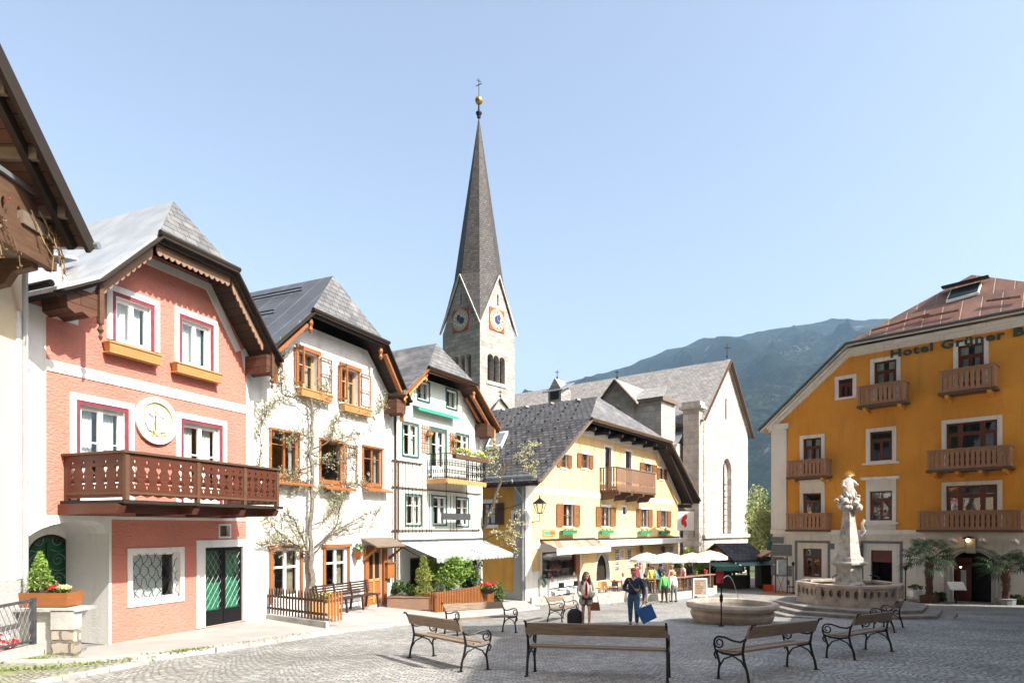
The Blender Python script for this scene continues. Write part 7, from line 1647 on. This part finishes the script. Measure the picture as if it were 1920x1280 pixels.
t, P_, hd, fx, rx, _ = person('man in a navy cardigan and jeans walking with one arm across his waist', gf(1188, 20.1), (-.25, -1), 1.78, 1.1, arms=([(.29, -.02, 1.12), (.30, .08, .92), (.30, .16, .80)], [(-.30, .0, 1.12), (-.14, .2, 1.06), (.05, .25, 1.1)]), stride=.1, hair='hair_dark')
MB().tube([P_(.06, .05, 1.46), P_(0, .085, 1.40), P_(-.06, .05, 1.46)], [.022, .028, .022], 6).build('collar', 'shirt_white', t, True)
MB().tube([P_(-.15, .05, 1.44), P_(-.1, .15, 1.3), P_(.12, .17, 1.05), P_(.22, .1, .92)], .014, 5).build('bag_strap', 'grey_cloth', t)
hb = thing('shopping_bag', 'large bright blue shopping bag hanging from the hand of the man in navy', 'bag', P_(.42, .15, .0)); c_ = P_(.38, .17, .42)
m = MB(); Rm = Matrix.Rotation(R(-24), 3, 'Y'); m.add([c_ + Rm @ Vector(v) for v in ((-.22, -.1, -.26), (.24, -.1, -.24), (.24, .1, -.24), (-.22, .1, -.26), (-.25, -.05, .22), (.25, -.07, .2), (.25, .07, .2), (-.25, .05, .22))], [(0, 3, 2, 1), (4, 5, 6, 7), (0, 1, 5, 4), (1, 2, 6, 5), (2, 3, 7, 6), (3, 0, 4, 7)]); m.build('bag_body', 'blue_bag', hb)
hnd = P_(.30, .17, .74); MB().tube([c_ + Rm @ Vector((-.15, 0, .2)), hnd, c_ + Rm @ Vector((.12, 0, .2))], .012, 5).build('handle', 'blue_bag', hb)
random.seed(6)
CAFE = [(1246, 36.5, 'person in a bright green top and dark trousers leaning on the terrace rail', 'shirt_green', 'black_cloth', 'hair_brown', (-.3, 1), .1), (1264, 36.8, 'person in a white top and grey trousers at the terrace rail', 'shirt_white', 'grey_cloth', 'hair_fair', (-.5, 1), .2),
 (1234, 38.2, 'person in a turquoise top bending over a terrace table', 'shirt_blue', 'denim', 'hair_brown', (-1, .3), .35), (1222, 39.2, 'waiter in a yellow top standing behind the guests', 'shirt_yellow', 'black_cloth', 'hair_brown', (0, -1), 0),
 (1209, 36.2, 'person in dark clothes standing left of the terrace rail', 'black_cloth', 'grey_cloth', 'hair_dark', (.4, 1), .05), (1199, 38.5, 'person in a pink top behind the shoulder of the walking man', 'shirt_pink', 'denim', 'hair_fair', (1, 0), .05),
 (1168, 38.6, 'person in a pale blue shirt seated at the red cafe table', 'shirt_white', 'grey_cloth', 'hair_fair', (1, -.2), .0), (1192, 39.8, 'person in a red top sitting behind the white cafe table', 'shirt_red', 'denim', 'hair_brown', (.3, -1), .0), (1215, 40.6, 'person in a white shirt behind the waiter in yellow', 'shirt_white', 'grey_cloth', 'hair_dark', (-1, -1), .0), (1240, 40.2, 'dark haired person in a navy top between the green and turquoise tops', 'navy', 'denim', 'hair_dark', (.2, -1), .1), (1258, 39.6, 'fair person in a pale pink top behind the person in white', 'shirt_pink', 'denim', 'hair_fair', (.6, -1), .1), (1295, 42.4, 'person in black at the far end of the terrace railing', 'black_cloth', 'denim', 'hair_brown', (-1, -.5), .1), (1282, 40.5, 'person in a cream jacket at the far terrace table', 'cloth_white', 'black_cloth', 'hair_fair', (-1, -.2), .1)]
TZ = -3.95   # cafe terrace level
for px_, Y_, lab, tp, lg, hr, fc_, ln in CAFE:
    x_ = (px_ - CX) / FP * Y_; z_ = gz(x_, Y_) if Y_ < 37 else TZ
    person(lab, (x_, Y_, z_), fc_, random.uniform(1.62, 1.74), 1, top=tp, legs=lg, hair=hr, detail=False, lean=ln, seated=px_ == 1168, stride=.08, sleeves=True)
# ------------------------------------------------------------ cafe terrace in front of the yellow house
F = H4
def W4(px, Y, z=None): x = (px - CX) / FP * Y; return Vector((x, Y, gz(x, Y) if z is None else z))
ta = [at(985, 1128, 34.0), at(1160, 1113, 37.5), at(1252, 1107, 38.4), at(1335, 1100, 41.5)]
m = MB(); FRT = [Vector((.95, 33.9, 0)), Vector((3.2, 34.8, 0)), Vector((7.2, 37.6, 0)), Vector((9.2, 38.0, 0)), Vector((13.0, 41.6, 0)), Vector((13.6, 43.2, 0))]
for i in range(len(FRT) - 1):
    a, b = FRT[i], FRT[i + 1]; ca, cb = a + Vector((-F.N.x, -F.N.y, 0)) * 9, b + Vector((-F.N.x, -F.N.y, 0)) * 9
    m.slab([(a.x, a.y, TZ), (b.x, b.y, TZ), (cb.x, cb.y, TZ), (ca.x, ca.y, TZ)], 1.2)
struct(m.build('terrace', 'asphalt_pale'))
TW_ = thing('terrace_wall', 'low pinkish stone wall edging the cafe terrace of the yellow house', 'wall', (5, 36, -4.3))
for i in range(len(FRT) - 1):
    a, b = FRT[i], FRT[i + 1]; FX = Fac(a, b - a); L_ = (b - a).length; h = .32 if i < 2 else .1
    MB().fb(FX, 0, L_, .0, .22, -5, TZ + h).build('wall_section', 'marble_white' if i < 2 else 'stone_pale', TW_)
a, b = FRT[2], FRT[4]; RL_ = thing('terrace_railing', 'brown wooden railing with a counter board round the cafe terrace', 'railing', (9, 38.5, TZ))
for i in (2, 3):
    a, b = FRT[i], FRT[i + 1]; FX = Fac(a, b - a); L_ = (b - a).length; m = MB()
    for k in range(int(L_ / .16)): uu = .05 + k * .16; m.fb(FX, uu, uu + .06, .02, .05, TZ + .12, TZ + .92)
    m.build('baluster_row', 'wood_brown', RL_); MB().fb(FX, -.05, L_ + .05, -.18, .22, TZ + .95, TZ + 1.0).build('counter_board', 'wood_weather', RL_)
    MB().fb(FX, L_ - .1, L_, .0, .1, TZ, TZ + .95).build('post', 'wood_brown', RL_)
# potted plants and mugs on the counter
random.seed(41)
for i, (k, tt, mt) in enumerate(((2, .62, 'flower_yellow'), (2, .9, 'flower_yellow'), (3, .15, 'flower_yellow'), (3, .35, 'flower_red'), (3, .62, 'leaf_mid'), (3, .85, 'flower_red'))):
    c_ = FRT[k].lerp(FRT[k + 1], tt) + Z * (TZ + 1.0); lb = ['first', 'second', 'third', 'fourth', 'fifth', 'sixth'][i]
    t = thing('counter_pot', 'small flower pot on the terrace counter, %s from the left' % lb, 'flower pot', c_, 'pots on the terrace counter'); MB().lathe(c_, [(.08, 0), (.11, .16)], 8).build('pot', 'wood_orange', t); MB().cloud(c_ + Z * .24, .13, 40, .045).build('flowers', mt, t)
# umbrellas
for i, (px, Y, r) in enumerate(((1213, 40.5, 1.1), (1252, 41.5, 1.25), (1298, 43, 1.2), (1331, 44, 1.25))):
    top = at(px, 1035 if i < 3 else 1031, Y); lb = ('leftmost', 'second from left', 'second from right', 'rightmost')[i]
    t = thing('parasol', 'cream and pale orange cafe parasol, %s of the four' % lb, 'parasol', (top.x, top.y, TZ), 'cafe parasols')
    n = 8; rim = [top + Vector((r * math.cos(a), r * math.sin(a), -.42)) for a in rng(0, 2 * math.pi, n)[:-1]]
    m = MB(); v_ = MB()
    mid = [top + Vector((r * .55 * math.cos(a), r * .55 * math.sin(a), -.16)) for a in rng(0, 2 * math.pi, n)[:-1]]
    m.add([top] + mid + rim, [(0, 1 + k, 1 + (k + 1) % n) for k in range(n)] + [(1 + k, 1 + n + k, 1 + n + (k + 1) % n, 1 + (k + 1) % n) for k in range(n)])
    for k in range(n): a_, b_ = rim[k], rim[(k + 1) % n]; v_.add([a_, b_, b_ - Z * .2, a_ - Z * .2], [(0, 1, 2, 3)])
    m.build('canopy', ('cloth_white', 'cloth_white', 'parasol_cream', 'parasol_cream')[i], t); v_.build('valance', 'cloth_white', t); MB().tube([(top.x, top.y, TZ), top], .03, 6).build('pole', 'paint_white', t)
    MB().lathe((top.x, top.y, TZ), [(.25, 0), (.25, .08), (.05, .1)], 10).build('foot', 'concrete', t)
# cafe tables and chairs
def table(c, lab, mat, r=.42, h=.74):
    t = thing('cafe_table', lab, 'table', c, 'cafe tables'); MB().lathe(c + Z * h, [(r, -.03), (r, 0)], 16).build('table_top', mat, t); MB().tube([c, c + Z * h], .03, 6).build('column', 'iron_grey', t); MB().lathe(c, [(.22, 0), (.2, .03), (.03, .06)], 10).build('base', 'iron_grey', t)
def chair(c, ang, lab, mat, grp='cafe chairs'):
    t = thing('cafe_chair', lab, 'chair', c, grp); M_ = Matrix.Rotation(ang, 3, 'Z'); q = lambda x, y, z: c + M_ @ Vector((x, y, z))
    b = MB().box((0, 0, .45), (.42, .42, .04)); MB().add([q(*v) for v in b.v], b.f).build('seat', mat, t); b = MB().box((0, -.2, .72), (.4, .03, .3)); MB().add([q(*v) for v in b.v], b.f).build('backrest', mat, t)
    for x in (-.18, .18):
        for y in (-.19, .18): MB().tube([q(x, y, 0), q(x, y, .85 if y < 0 else .44)], .014, 5).build('leg', 'iron_grey', t)
for px, Y, mt, lb in ((1136, 38, 'cloth_white', 'round white cafe table in front of the arched door'), (1158, 38.8, 'red', 'red cafe table right of the arched door'), (1183, 40, 'cloth_white', 'white cafe table behind the walking man'), (1226, 39.0, 'wood_light', 'wooden table where the guests stand')):
    table(W4(px, Y, TZ), lb, mt, .5)
for px, Y, a_, mt, lb in ((1123, 37.4, .5, 'wood_light', 'orange cafe chair left of the white table'), (1130, 37.0, 2.8, 'wood_light', 'orange cafe chair before the arched door'), (1150, 37.6, .3, 'wood_dark', 'dark wicker cafe chair before the red table'), (1146, 38.6, 1.7, 'wood_light', 'orange cafe chair between the white and red tables')):
    chair(W4(px, Y, TZ), a_, lb, mt)
c_ = W4(1313, 39.5); c_.z = gz(0, 39.5)
FX = Fac((c_.x - .45, c_.y), (1, .12)); t = thing('menu_board', 'white framed menu board leaning at the terrace railing behind the round fountain', 'sign', c_)
m = MB(); m.fb(FX, 0, .06, 0, .04, c_.z, c_.z + 1.2).fb(FX, .84, .9, 0, .04, c_.z, c_.z + 1.2).fb(FX, .06, .84, 0, .04, c_.z + 1.13, c_.z + 1.2).fb(FX, .06, .84, 0, .04, c_.z + .12, c_.z + .18); m.build('frame', 'paint_white', t); MB().fb(FX, .06, .84, .0, .02, c_.z + .18, c_.z + 1.13).build('menu', 'brown_curtain', t)
m = MB(); random.seed(3)
for i in range(8): m.fb(FX, .14, random.uniform(.45, .78), .02, .026, c_.z + .25 + i * .105, c_.z + .29 + i * .105)
m.build('writing', 'leather', t)
random.seed(51)
bush('oleander', 'large green potted bush behind the rightmost parasol poles', W4(1308, 46, -2.5), (1.5, 1.0, 1.25), 2200, .1, 'leaf_bright', 20)
bush('oleander', 'green leafy plant at the end of the long white awning', W4(1274, 45.5, -2.7), (.7, .7, 1.0), 900, .1, 'leaf_mid', 12)
cr = W4(1272, 42.5, TZ); t = thing('crate_stack', 'stack of pale wooden crates at the end of the cafe terrace', 'crates', cr)
for i in range(4): MB().fb(Fac((cr.x, cr.y), (1, .3)), 0, .8, -.5, 0, TZ + i * .34, TZ + .28 + i * .34).build('crate', 'wood_weather', t)
# ice cream counter in the open shop front
a, b, c, d = shop; t = thing('ice_cream_counter', 'white ice cream counter with a printed front in the open shop of the yellow house', 'counter', F.w((a + b) / 2, .2, c))
u0, u1 = F.u(1031, .35), F.u(1082, .35); zt_ = F.z(1055, 1083, .35); zb_ = F.z(1055, 1113, .35)
MB().fb(F, u0, u1, -.5, .35, zb_, zt_).build('cabinet', 'cloth_white', t); MB().fb(F, u0 - .03, u1 + .03, -.52, .38, zt_, zt_ + .07).build('counter_top', 'zinc', t)
MB().fb(F, u0 - .75, u0 - .02, -.5, .2, zb_, zt_ + .05).build('side_panel', 'stone_pale', t)
put_text('lettering', 'S', F, u0 - .58, .201, zb_ + .55, .4, .72, 'paint_green', t)
MB().prism(F, [(u0 + .25 + .16 * math.cos(x), zb_ + .78 + .34 * math.sin(x)) for x in rng(0, 6.283, 12)[:-1]], .35, .356).build('print', 'shirt_pink', t)
MB().prism(F, [(u1 - .35 + .16 * math.cos(x), zb_ + .95 + .28 * math.sin(x)) for x in rng(0, 6.283, 12)[:-1]], .35, .356).build('print', 'cream', t)
m = MB()
for i in range(8): x = u0 + .9 + i * .17; m.tube([F.w(x + .09 * math.cos(k), .356, zb_ + .85 + .2 * math.sin(k) * (1 + .3 * (i % 2))) for k in rng(0, 5.2, 8)], .016, 4)
m.build('print', 'zinc', t); MB().fb(F, u0, u1, .35, .36, zb_ + .36, zb_ + .44).build('band', 'iron_grey', t)
MB().fb(F, u0 + .1, u1 - .1, -.2, .15, zt_ + .07, zt_ + .5).build('glass_case', 'glass', t)
m = MB(); [m.fb(F, u0 - .2 + i * .03, u1, -1.2, -1.0, zt_ + .9 + i * .55, zt_ + .95 + i * .55) for i in range(2)]; m.fb(F, a + .1, b - .6, -1.75, -1.6, c, d - .1); m.build('shelf', 'wood_dark', t)
for i in range(2):
    p_ = F.w(u0 + .35 + i * 1.7, .75, TZ); chair(Vector(p_), .6, '%s black iron chair in front of the ice cream counter' % ('left' if i == 0 else 'right'), 'iron', 'chairs before the ice cream counter')

# ------------------------------------------------------------ market stall between church and hotel
Y0 = 46.5; zs = -4.42; p0, p1 = at(1376, 1050, Y0), at(1430, 1044, Y0 + 1.2)
SF = Fac((p0.x, p0.y), (p1.x - p0.x, p1.y - p0.y)); SLn = math.hypot(p1.x - p0.x, p1.y - p0.y); ze = p0.z; rz = at(1376, 1018, Y0 + 1.6).z
t = thing('market_stall', 'dark timber market stall with a shingled gable roof between the church and the hotel', 'stall', (p0.x, p0.y, zs))
dpt = 3.2; m = MB(); q = lambda u, v, z: SF.w(u, v, z)
m.slab([q(-.3, .35, ze), q(SLn + .3, .35, ze), q(SLn + .3, -dpt / 2, rz), q(-.3, -dpt / 2, rz)], .1).slab([q(-.3, -dpt - .35, ze), q(SLn + .3, -dpt - .35, ze), q(SLn + .3, -dpt / 2, rz), q(-.3, -dpt / 2, rz)], .1); fix(m.build('roof', 'shingle_dark', t))
MB().prism(SF.side(0.0), [(0, ze), (-dpt, ze), (-dpt / 2, rz - .15)], -.1, 0).build('gable', 'wood_orange', t)
MB().prism(SF.side(-.3), [(.35, ze + .0), (-dpt / 2, rz + .02), (-dpt - .35, ze), (-dpt - .35, ze - .14), (-dpt / 2, rz - .14), (.35, ze - .14)], 0, .05).build('barge_board', 'wood_dark', t)
for uu in (0, SLn / 2, SLn - .15): MB().fb(SF, uu, uu + .14, -.14, 0, zs, ze).build('post', 'wood_dark', t)
MB().fb(SF, 0, SLn, -dpt, -dpt + .1, zs, ze).fb(SF, -.05, .05, -dpt, -.14, zs, zs + 1.0).build('back_wall', 'wood_dark', t)
MB().fb(SF, .15, SLn * .6, -.9, -.1, zs, zs + .95).build('counter', 'wood_dark', t)
m = MB(); random.seed(61)
for i in range(30): x, z_ = random.uniform(.2, SLn - .3), random.uniform(zs + 1.0, ze - .5); m.fb(SF, x, x + random.uniform(.1, .3), -1.1, -1.0, z_, z_ + random.uniform(.12, .4))
m.build('goods', 'wood_weather', t)
m = MB(); m.slab([q(-.2, .1, ze - .05), q(SLn + 1.6, .1, ze - .05), q(SLn + 1.6, 1.2, ze - .32), q(-.2, 1.2, ze - .32)], .03); m.slab([q(-2.6, -.2, ze - .1), q(-.2, -.2, ze - .1), q(-.2, 1.0, ze - .35), q(-2.6, 1.0, ze - .35)], .03); m.fb(SF, -2.6, -.2, 1.0, 1.02, ze - .65, ze - .33); m.build('awning', 'paint_green', t)
t = thing('market_hut', 'dark lean-to stall with an orange wooden roof against the hotel corner', 'stall', at(1438, 1108, 47)); hp = at(1427, 1045, 46.6); HF = Fac((hp.x, hp.y), (1, -.15))
m = MB(); m.slab([HF.w(-.1, .3, hp.z + .1), HF.w(1.3, .3, hp.z + .75), HF.w(1.3, -2, hp.z + .75), HF.w(-.1, -2, hp.z + .1)], .1); m.build('roof', 'wood_orange', t); MB().fb(HF, 0, 1.2, -2, -1.9, zs, hp.z).fb(HF, 0, .1, -1.9, 0, zs, hp.z).build('wall', 'wood_dark', t); MB().fb(HF, 1.08, 1.2, -.12, .05, zs, hp.z + .5).build('post', 'wood_weather', t)
rp_ = at(1349, 1078, 45.5); t = thing('red_cloth', 'bright red jacket hanging on the left side of the market stall', 'clothing', rp_ - Z * .6); m = MB(); FXr = Fac((rp_.x, rp_.y), (1, .1)); m.prism(FXr, [(-.22, rp_.z + .45), (.22, rp_.z + .45), (.36, rp_.z - .0), (.28, rp_.z - .1), (.24, rp_.z + .1), (.25, rp_.z - .55), (-.25, rp_.z - .55), (-.24, rp_.z + .1), (-.34, rp_.z)], -.06, .06); m.build('jacket', 'red', t)
MB().tube([FXr.w(0, 0, rp_.z + .45), FXr.w(0, 0, rp_.z + .75)], .02, 5).build('hanger', 'iron', t)
c_ = at(1440, 1102, 45); t = thing('orange_crate', 'orange plastic crate standing on the ground before the market hut', 'crate', (c_.x, c_.y, gz(0, 45)))
zc = gz(0, 45); m = MB(); [m.box((c_.x + dx, c_.y + dy, zc + .22), (sx_, sy_, .42)) for dx, dy, sx_, sy_ in ((0, -.18, .62, .03), (0, .18, .62, .03), (-.3, 0, .03, .36), (.3, 0, .03, .36))]; m.box((c_.x, c_.y, zc + .03), (.6, .36, .03)); m.build('crate_body', 'orange_plastic', t); MB().box((c_.x, c_.y - .2, zc + .4), (.66, .04, .06)).build('rim', 'orange_plastic', t)
# boarded platform with poster stand along the hotel
F = HT; PLz = -4.33
o = MB().fb(F, -9.3, -.4, .3, 3.2, -5.2, PLz).build('wooden_platform', 'wood_orange'); tag(o, 'long low wooden platform along the left half of the hotel front', 'platform')
o = MB().fb(F, -17.5, -13.3, .3, 2.6, -5.2, PLz + .06).build('wooden_platform', 'wood_orange'); tag(o, 'low wooden platform right of the arched hotel entrance', 'platform')
a = F.w(F.u(1453, 1.6), 1.6, 0); FP2 = Fac((a.x, a.y), (.93, -.36)); w_ = 20 / FP * 43.5; zt_ = at(1462, 1047, 43.5).z; zb_ = at(1462, 1077, 43.5).z
t = thing('poster_stand', 'brown framed poster stand with crossed legs at the hotel corner', 'sign', (a.x, a.y, PLz)); m = MB(); m.fb(FP2, 0, .08, 0, .08, PLz, zt_ + .05).fb(FP2, w_, w_ + .08, 0, .08, PLz, zt_ + .2).fb(FP2, .08, w_, 0, .06, zt_ - .02, zt_ + .06).fb(FP2, .08, w_, 0, .06, zb_ - .06, zb_); m.build('frame', 'wood_brown', t)
MB().fb(FP2, .08, w_, .01, .04, zb_, zt_ - .02).build('poster', 'zinc', t); MB().fb(FP2, .12, .2, .04, .045, zb_ + .1, zt_ - .1).build('poster_strip', 'cloth_white', t)
for s_ in (-1, 1): MB().beam(FP2.w(w_ * (.5 - .3 * s_), .1, zb_ - .05), FP2.w(w_ * (.5 + .25 * s_), .1, PLz), .05, .04).build('leg', 'wood_weather', t)
# rope posts, tables, menu lectern on the platform
for px, lb in ((1487, 'slim black lamp post on the platform near the hotel corner'), (1698, 'slim dark torch post on the platform beside the door of the hotel')):
    v = 2.2 if px > 1600 else 1.2; b_ = F.w(F.u(px, v), v, PLz); zt_ = F.z(px, 1060 if px < 1600 else 1069, v); t = thing('garden_torch', lb, 'lamp', b_, 'torch posts')
    b_ = Vector(b_); MB().tube([b_, (b_.x, b_.y, zt_)], .03, 6).lathe(b_, [(.16, 0), (.14, .04), (.03, .06)], 10).build('post', 'iron', t); MB().lathe((b_.x, b_.y, zt_), [(.05, 0), (.1, .1), (.08, .22), (.02, .28)], 8).build('torch_head', 'iron', t)
for px, v, lb in ((1505, 1.6, 'dark cafe table under the left ground floor window of the hotel'), (1537, 1.6, 'dark cafe table right of the lit ground floor window of the hotel')):
    c_ = Vector(F.w(F.u(px, v), v, PLz)); table(c_, lb, 'wood_dark', .45)
    for k, s_ in enumerate((-1, 1)): chair(c_ + Vector(F.U) * s_ * .75, math.atan2(F.U.y, F.U.x) + (math.pi / 2 if s_ > 0 else -math.pi / 2), '%s dark wicker chair at the table by the %s' % ('left' if s_ > 0 else 'right', 'hotel corner' if px == 1505 else 'hotel window'), 'wood_dark', 'chairs at the hotel')
c_ = Vector(F.w(F.u(1718, 2.0), 2.0, PLz)); t = thing('side_table', 'small side table with a white cloth left of the palm', 'table', c_); MB().box(c_ + Z * .75, (.8, .6, .04)).build('table_top', 'wood_light', t)
for dx in (-.35, .35):
    for dy in (-.25, .25): MB().tube([c_ + Vector((dx, dy, 0)), c_ + Vector((dx, dy, .75))], .02, 5).build('leg', 'wood_light', t)
o = MB().box(c_ + Z * .6, (.84, .64, .36)).build('tablecloth', 'cloth_white'); tag(o, 'white cloth draped over the small side table left of the palm', 'tablecloth')
bush('potted_herbs', 'low green herbs standing on the white side table', (c_.x, c_.y, c_.z + .95), (.4, .25, .16), 260, .06, 'leaf_mid', 8, trunk=False, cat='plant')
c_ = Vector(F.w(F.u(1793, 1.6), 1.6, ZB)); t = thing('menu_lectern', 'menu lectern with a white sloping board beside the hotel entrance', 'sign', c_); MB().tube([c_, c_ + Z * 1.15], .035, 6).build('post', 'wood_dark', t); m = MB(); FXl = Fac((c_.x - .45, c_.y - .1), (1, -.1)); m.slab([FXl.w(0, .1, c_.z + 1.1), FXl.w(.85, .1, c_.z + 1.1), FXl.w(.85, -.25, c_.z + 1.5), FXl.w(0, -.25, c_.z + 1.5)], .04); m.build('board', 'cloth_white', t)
# palms
def palm(px, v, yb, yt, lab, r=1.25, nf=36):
    F = HT; zt_ = F.z(px, yt, v); zb_ = PLz if px < 1800 else PLz + .06; b_ = Vector(F.w(F.u(px, v), v, zb_)); t = thing('palm_tree', lab, 'palm', b_, 'palms by the hotel entrance')
    MB().lathe(b_, [(.32, 0), (.42, .1), (.45, .5), (.48, .52), (.4, .54)], 12).build('tub', 'grey_trim' if px > 1800 else 'palm_bark', t)
    m = MB(); H_ = zt_ - zb_; m.tube([b_ + Z * (.5 + (H_ - .5) * k / 8) + Vector((random.gauss(0, .015), 0, 0)) for k in range(9)], [.15, .17, .16, .18, .17, .19, .18, .2, .17], 8)
    for k in range(240): a = random.uniform(0, 6.28); z_ = random.uniform(.55, H_); m.leaf(b_ + Vector((.18 * math.cos(a), .18 * math.sin(a), z_)), .07, .3)
    m.build('trunk', 'palm_bark', t); m = MB(); top = b_ + Z * H_
    for k in range(nf):
        a = k * 2.4; el = random.uniform(-.45, 1.0); d_ = Vector((math.cos(a) * math.cos(el), math.sin(a) * math.cos(el), math.sin(el))); L_ = random.uniform(.5, .75) * r; tip = top + d_ * L_; m.tube([top, top + d_ * L_ * .5, tip], [.015, .012, .01], 4)
        sd = d_.cross(Z).normalized()
        if sd.length < .5: sd = Vector((1, 0, 0))
        up = sd.cross(d_)
        for j in range(15):
            b2 = -1.75 + 3.5 * j / 14; e = (d_ * math.cos(b2) + sd * math.sin(b2)).normalized(); LL = r * .52 * (1 - .12 * abs(b2)); w2 = (sd * math.cos(b2) - d_ * math.sin(b2)) * .03
            p1, p2 = tip + e * LL * .6 - Z * .06, tip + e * LL - Z * (.24 + .16 * random.random()); m.add([tip, p1 - w2, p2, p1 + w2], [(0, 1, 2, 3)])
    m.build('crown', 'leaf_palm', t)
random.seed(71)
palm(1742, 2.3, 1122, 1048, 'tall palm with a shaggy brown trunk on the platform left of the entrance', 1.45)
palm(1886, 1.9, 1130, 1066, 'palm in a dark tub at the right edge, right of the entrance', 1.45, 34)
c_ = F.w(F.u(1905, 1.4), 1.4, -3.9); bush('dark_shrub', 'dark potted shrub behind the right palm at the hotel', c_, (.6, .4, .45), 700, .07, 'leaf_dark')
c_ = F.w(F.u(1758, 1.5), 1.5, -3.9); bush('dark_shrub', 'dark potted shrub behind the trunk of the left palm', c_, (.45, .4, .45), 600, .07, 'leaf_dark')
lb = Vector(F.w(F.u(1818), .45, F.z(1818, 1012))); t = thing('entrance_lamp', 'lit lamp above the keystone of the hotel entrance', 'lamp', lb)
MB().lathe(lb, [(.3, .1), (.32, .14), (.05, .22)], 8).tube([lb + Z * .15, lb + Z * .15 - F.N * .4], .03, 5).build('lamp_cap', 'iron', t)
m, n_, p_ = newmat('lamp_glow'); p_.inputs['Emission Color'].default_value = (1, .55, .25, 1); p_.inputs['Emission Strength'].default_value = 6; p_.inputs['Base Color'].default_value = (.9, .6, .4, 1)
MB().ball(lb, .1, 10, 6).build('bulb', 'lamp_glow', t)
for px, y, s_ in ((1850, 1040, 'right'), (1798, 1063, 'left')):
    c_ = Vector(F.w(F.u(px), -.45, F.z(px, y))); t = thing('spot_lamp', 'small glowing spot lamp inside the hotel entrance, %s of two' % s_, 'lamp', c_, 'spot lamps in the entrance'); MB().ball(c_, .06, 8, 5).build('bulb', 'lamp_glow', t); MB().lathe(c_, [(.07, .03), (.07, .09)], 8).build('fitting', 'iron', t)
# wall ivy basket lantern near the obelisk
c_ = Vector(F.w(F.u(1612), .35, F.z(1612, 1028))); t = thing('wall_planter', 'copper cone wall planter with dark leaves between the window and door of the hotel', 'planter', c_); MB().lathe(c_, [(.04, -.75), (.22, 0), (.24, .05)], 10).build('cone', 'wood_orange', t); MB().cloud(c_ + Z * .2, (.3, .2, .2), 90, .06).build('leaves', 'leaf_dark', t)
# green lantern at the hotel corner
c_ = at(1442, 1022, 45.2); t = thing('green_lantern', 'green glass lantern on a bracket at the left corner of the hotel', 'lamp', c_); MB().lathe(c_, [(.14, -.35), (.24, .2), (.26, .22), (.05, .42)], 6).build('lantern_glass', 'paint_green', t); MB().tube([c_ + Z * .4, c_ + Z * .5, c_ + Vector((.55, 0, .5))], .025, 5).build('bracket', 'iron', t)

# ------------------------------------------------------------ trees between church and hotel
def tree(lab, base, h, r, n, size, mat, grp='trees between the church and the hotel'):
    t = thing('broadleaf_tree', lab, 'tree', base, grp); b_ = Vector(base); m = MB(); lf = MB(); m.tube([b_, b_ + Z * h * .3, b_ + Z * h * .7], [.25, .18, .08], 7)
    for k in range(9):
        a = random.uniform(0, 6.28); z0 = h * random.uniform(.25, .6); d_ = Vector((math.cos(a) * r * .75, math.sin(a) * r * .75, h * random.uniform(.1, .35))); m.tube([b_ + Z * z0, b_ + Z * z0 + d_ * .5, b_ + Z * z0 + d_], [.08, .05, .02], 5)
    m.build('trunk', 'bark', t)
    for k in range(26):
        d_ = Vector((random.gauss(0, 1), random.gauss(0, 1), random.gauss(0, 1))).normalized() * random.uniform(.3, .95); q_ = b_ + Z * h * .6 + Vector((d_.x * r, d_.y * r, d_.z * h * .42)); lf.cloud(q_, (r * .34, r * .34, h * .14), n // 26, size, .4)
    lf.build('crown', mat, t)
random.seed(81)
tree('pale green feathery tree nearest the hotel corner behind the stall', (23.8, 58, -5), 9.0, 2.6, 5200, .14, 'leaf_willow')
tree('pale green tree right beside the church corner', (28.6, 74, -5), 9.0, 3.2, 4200, .17, 'leaf_willow')
tree('dark green tree behind the pale trees', (33.5, 84, -5), 9, 4.2, 3600, .2, 'leaf_mid')
tree('round green tree far behind the hotel corner', (38, 96, -5), 8, 5, 2600, .25, 'leaf_dark')
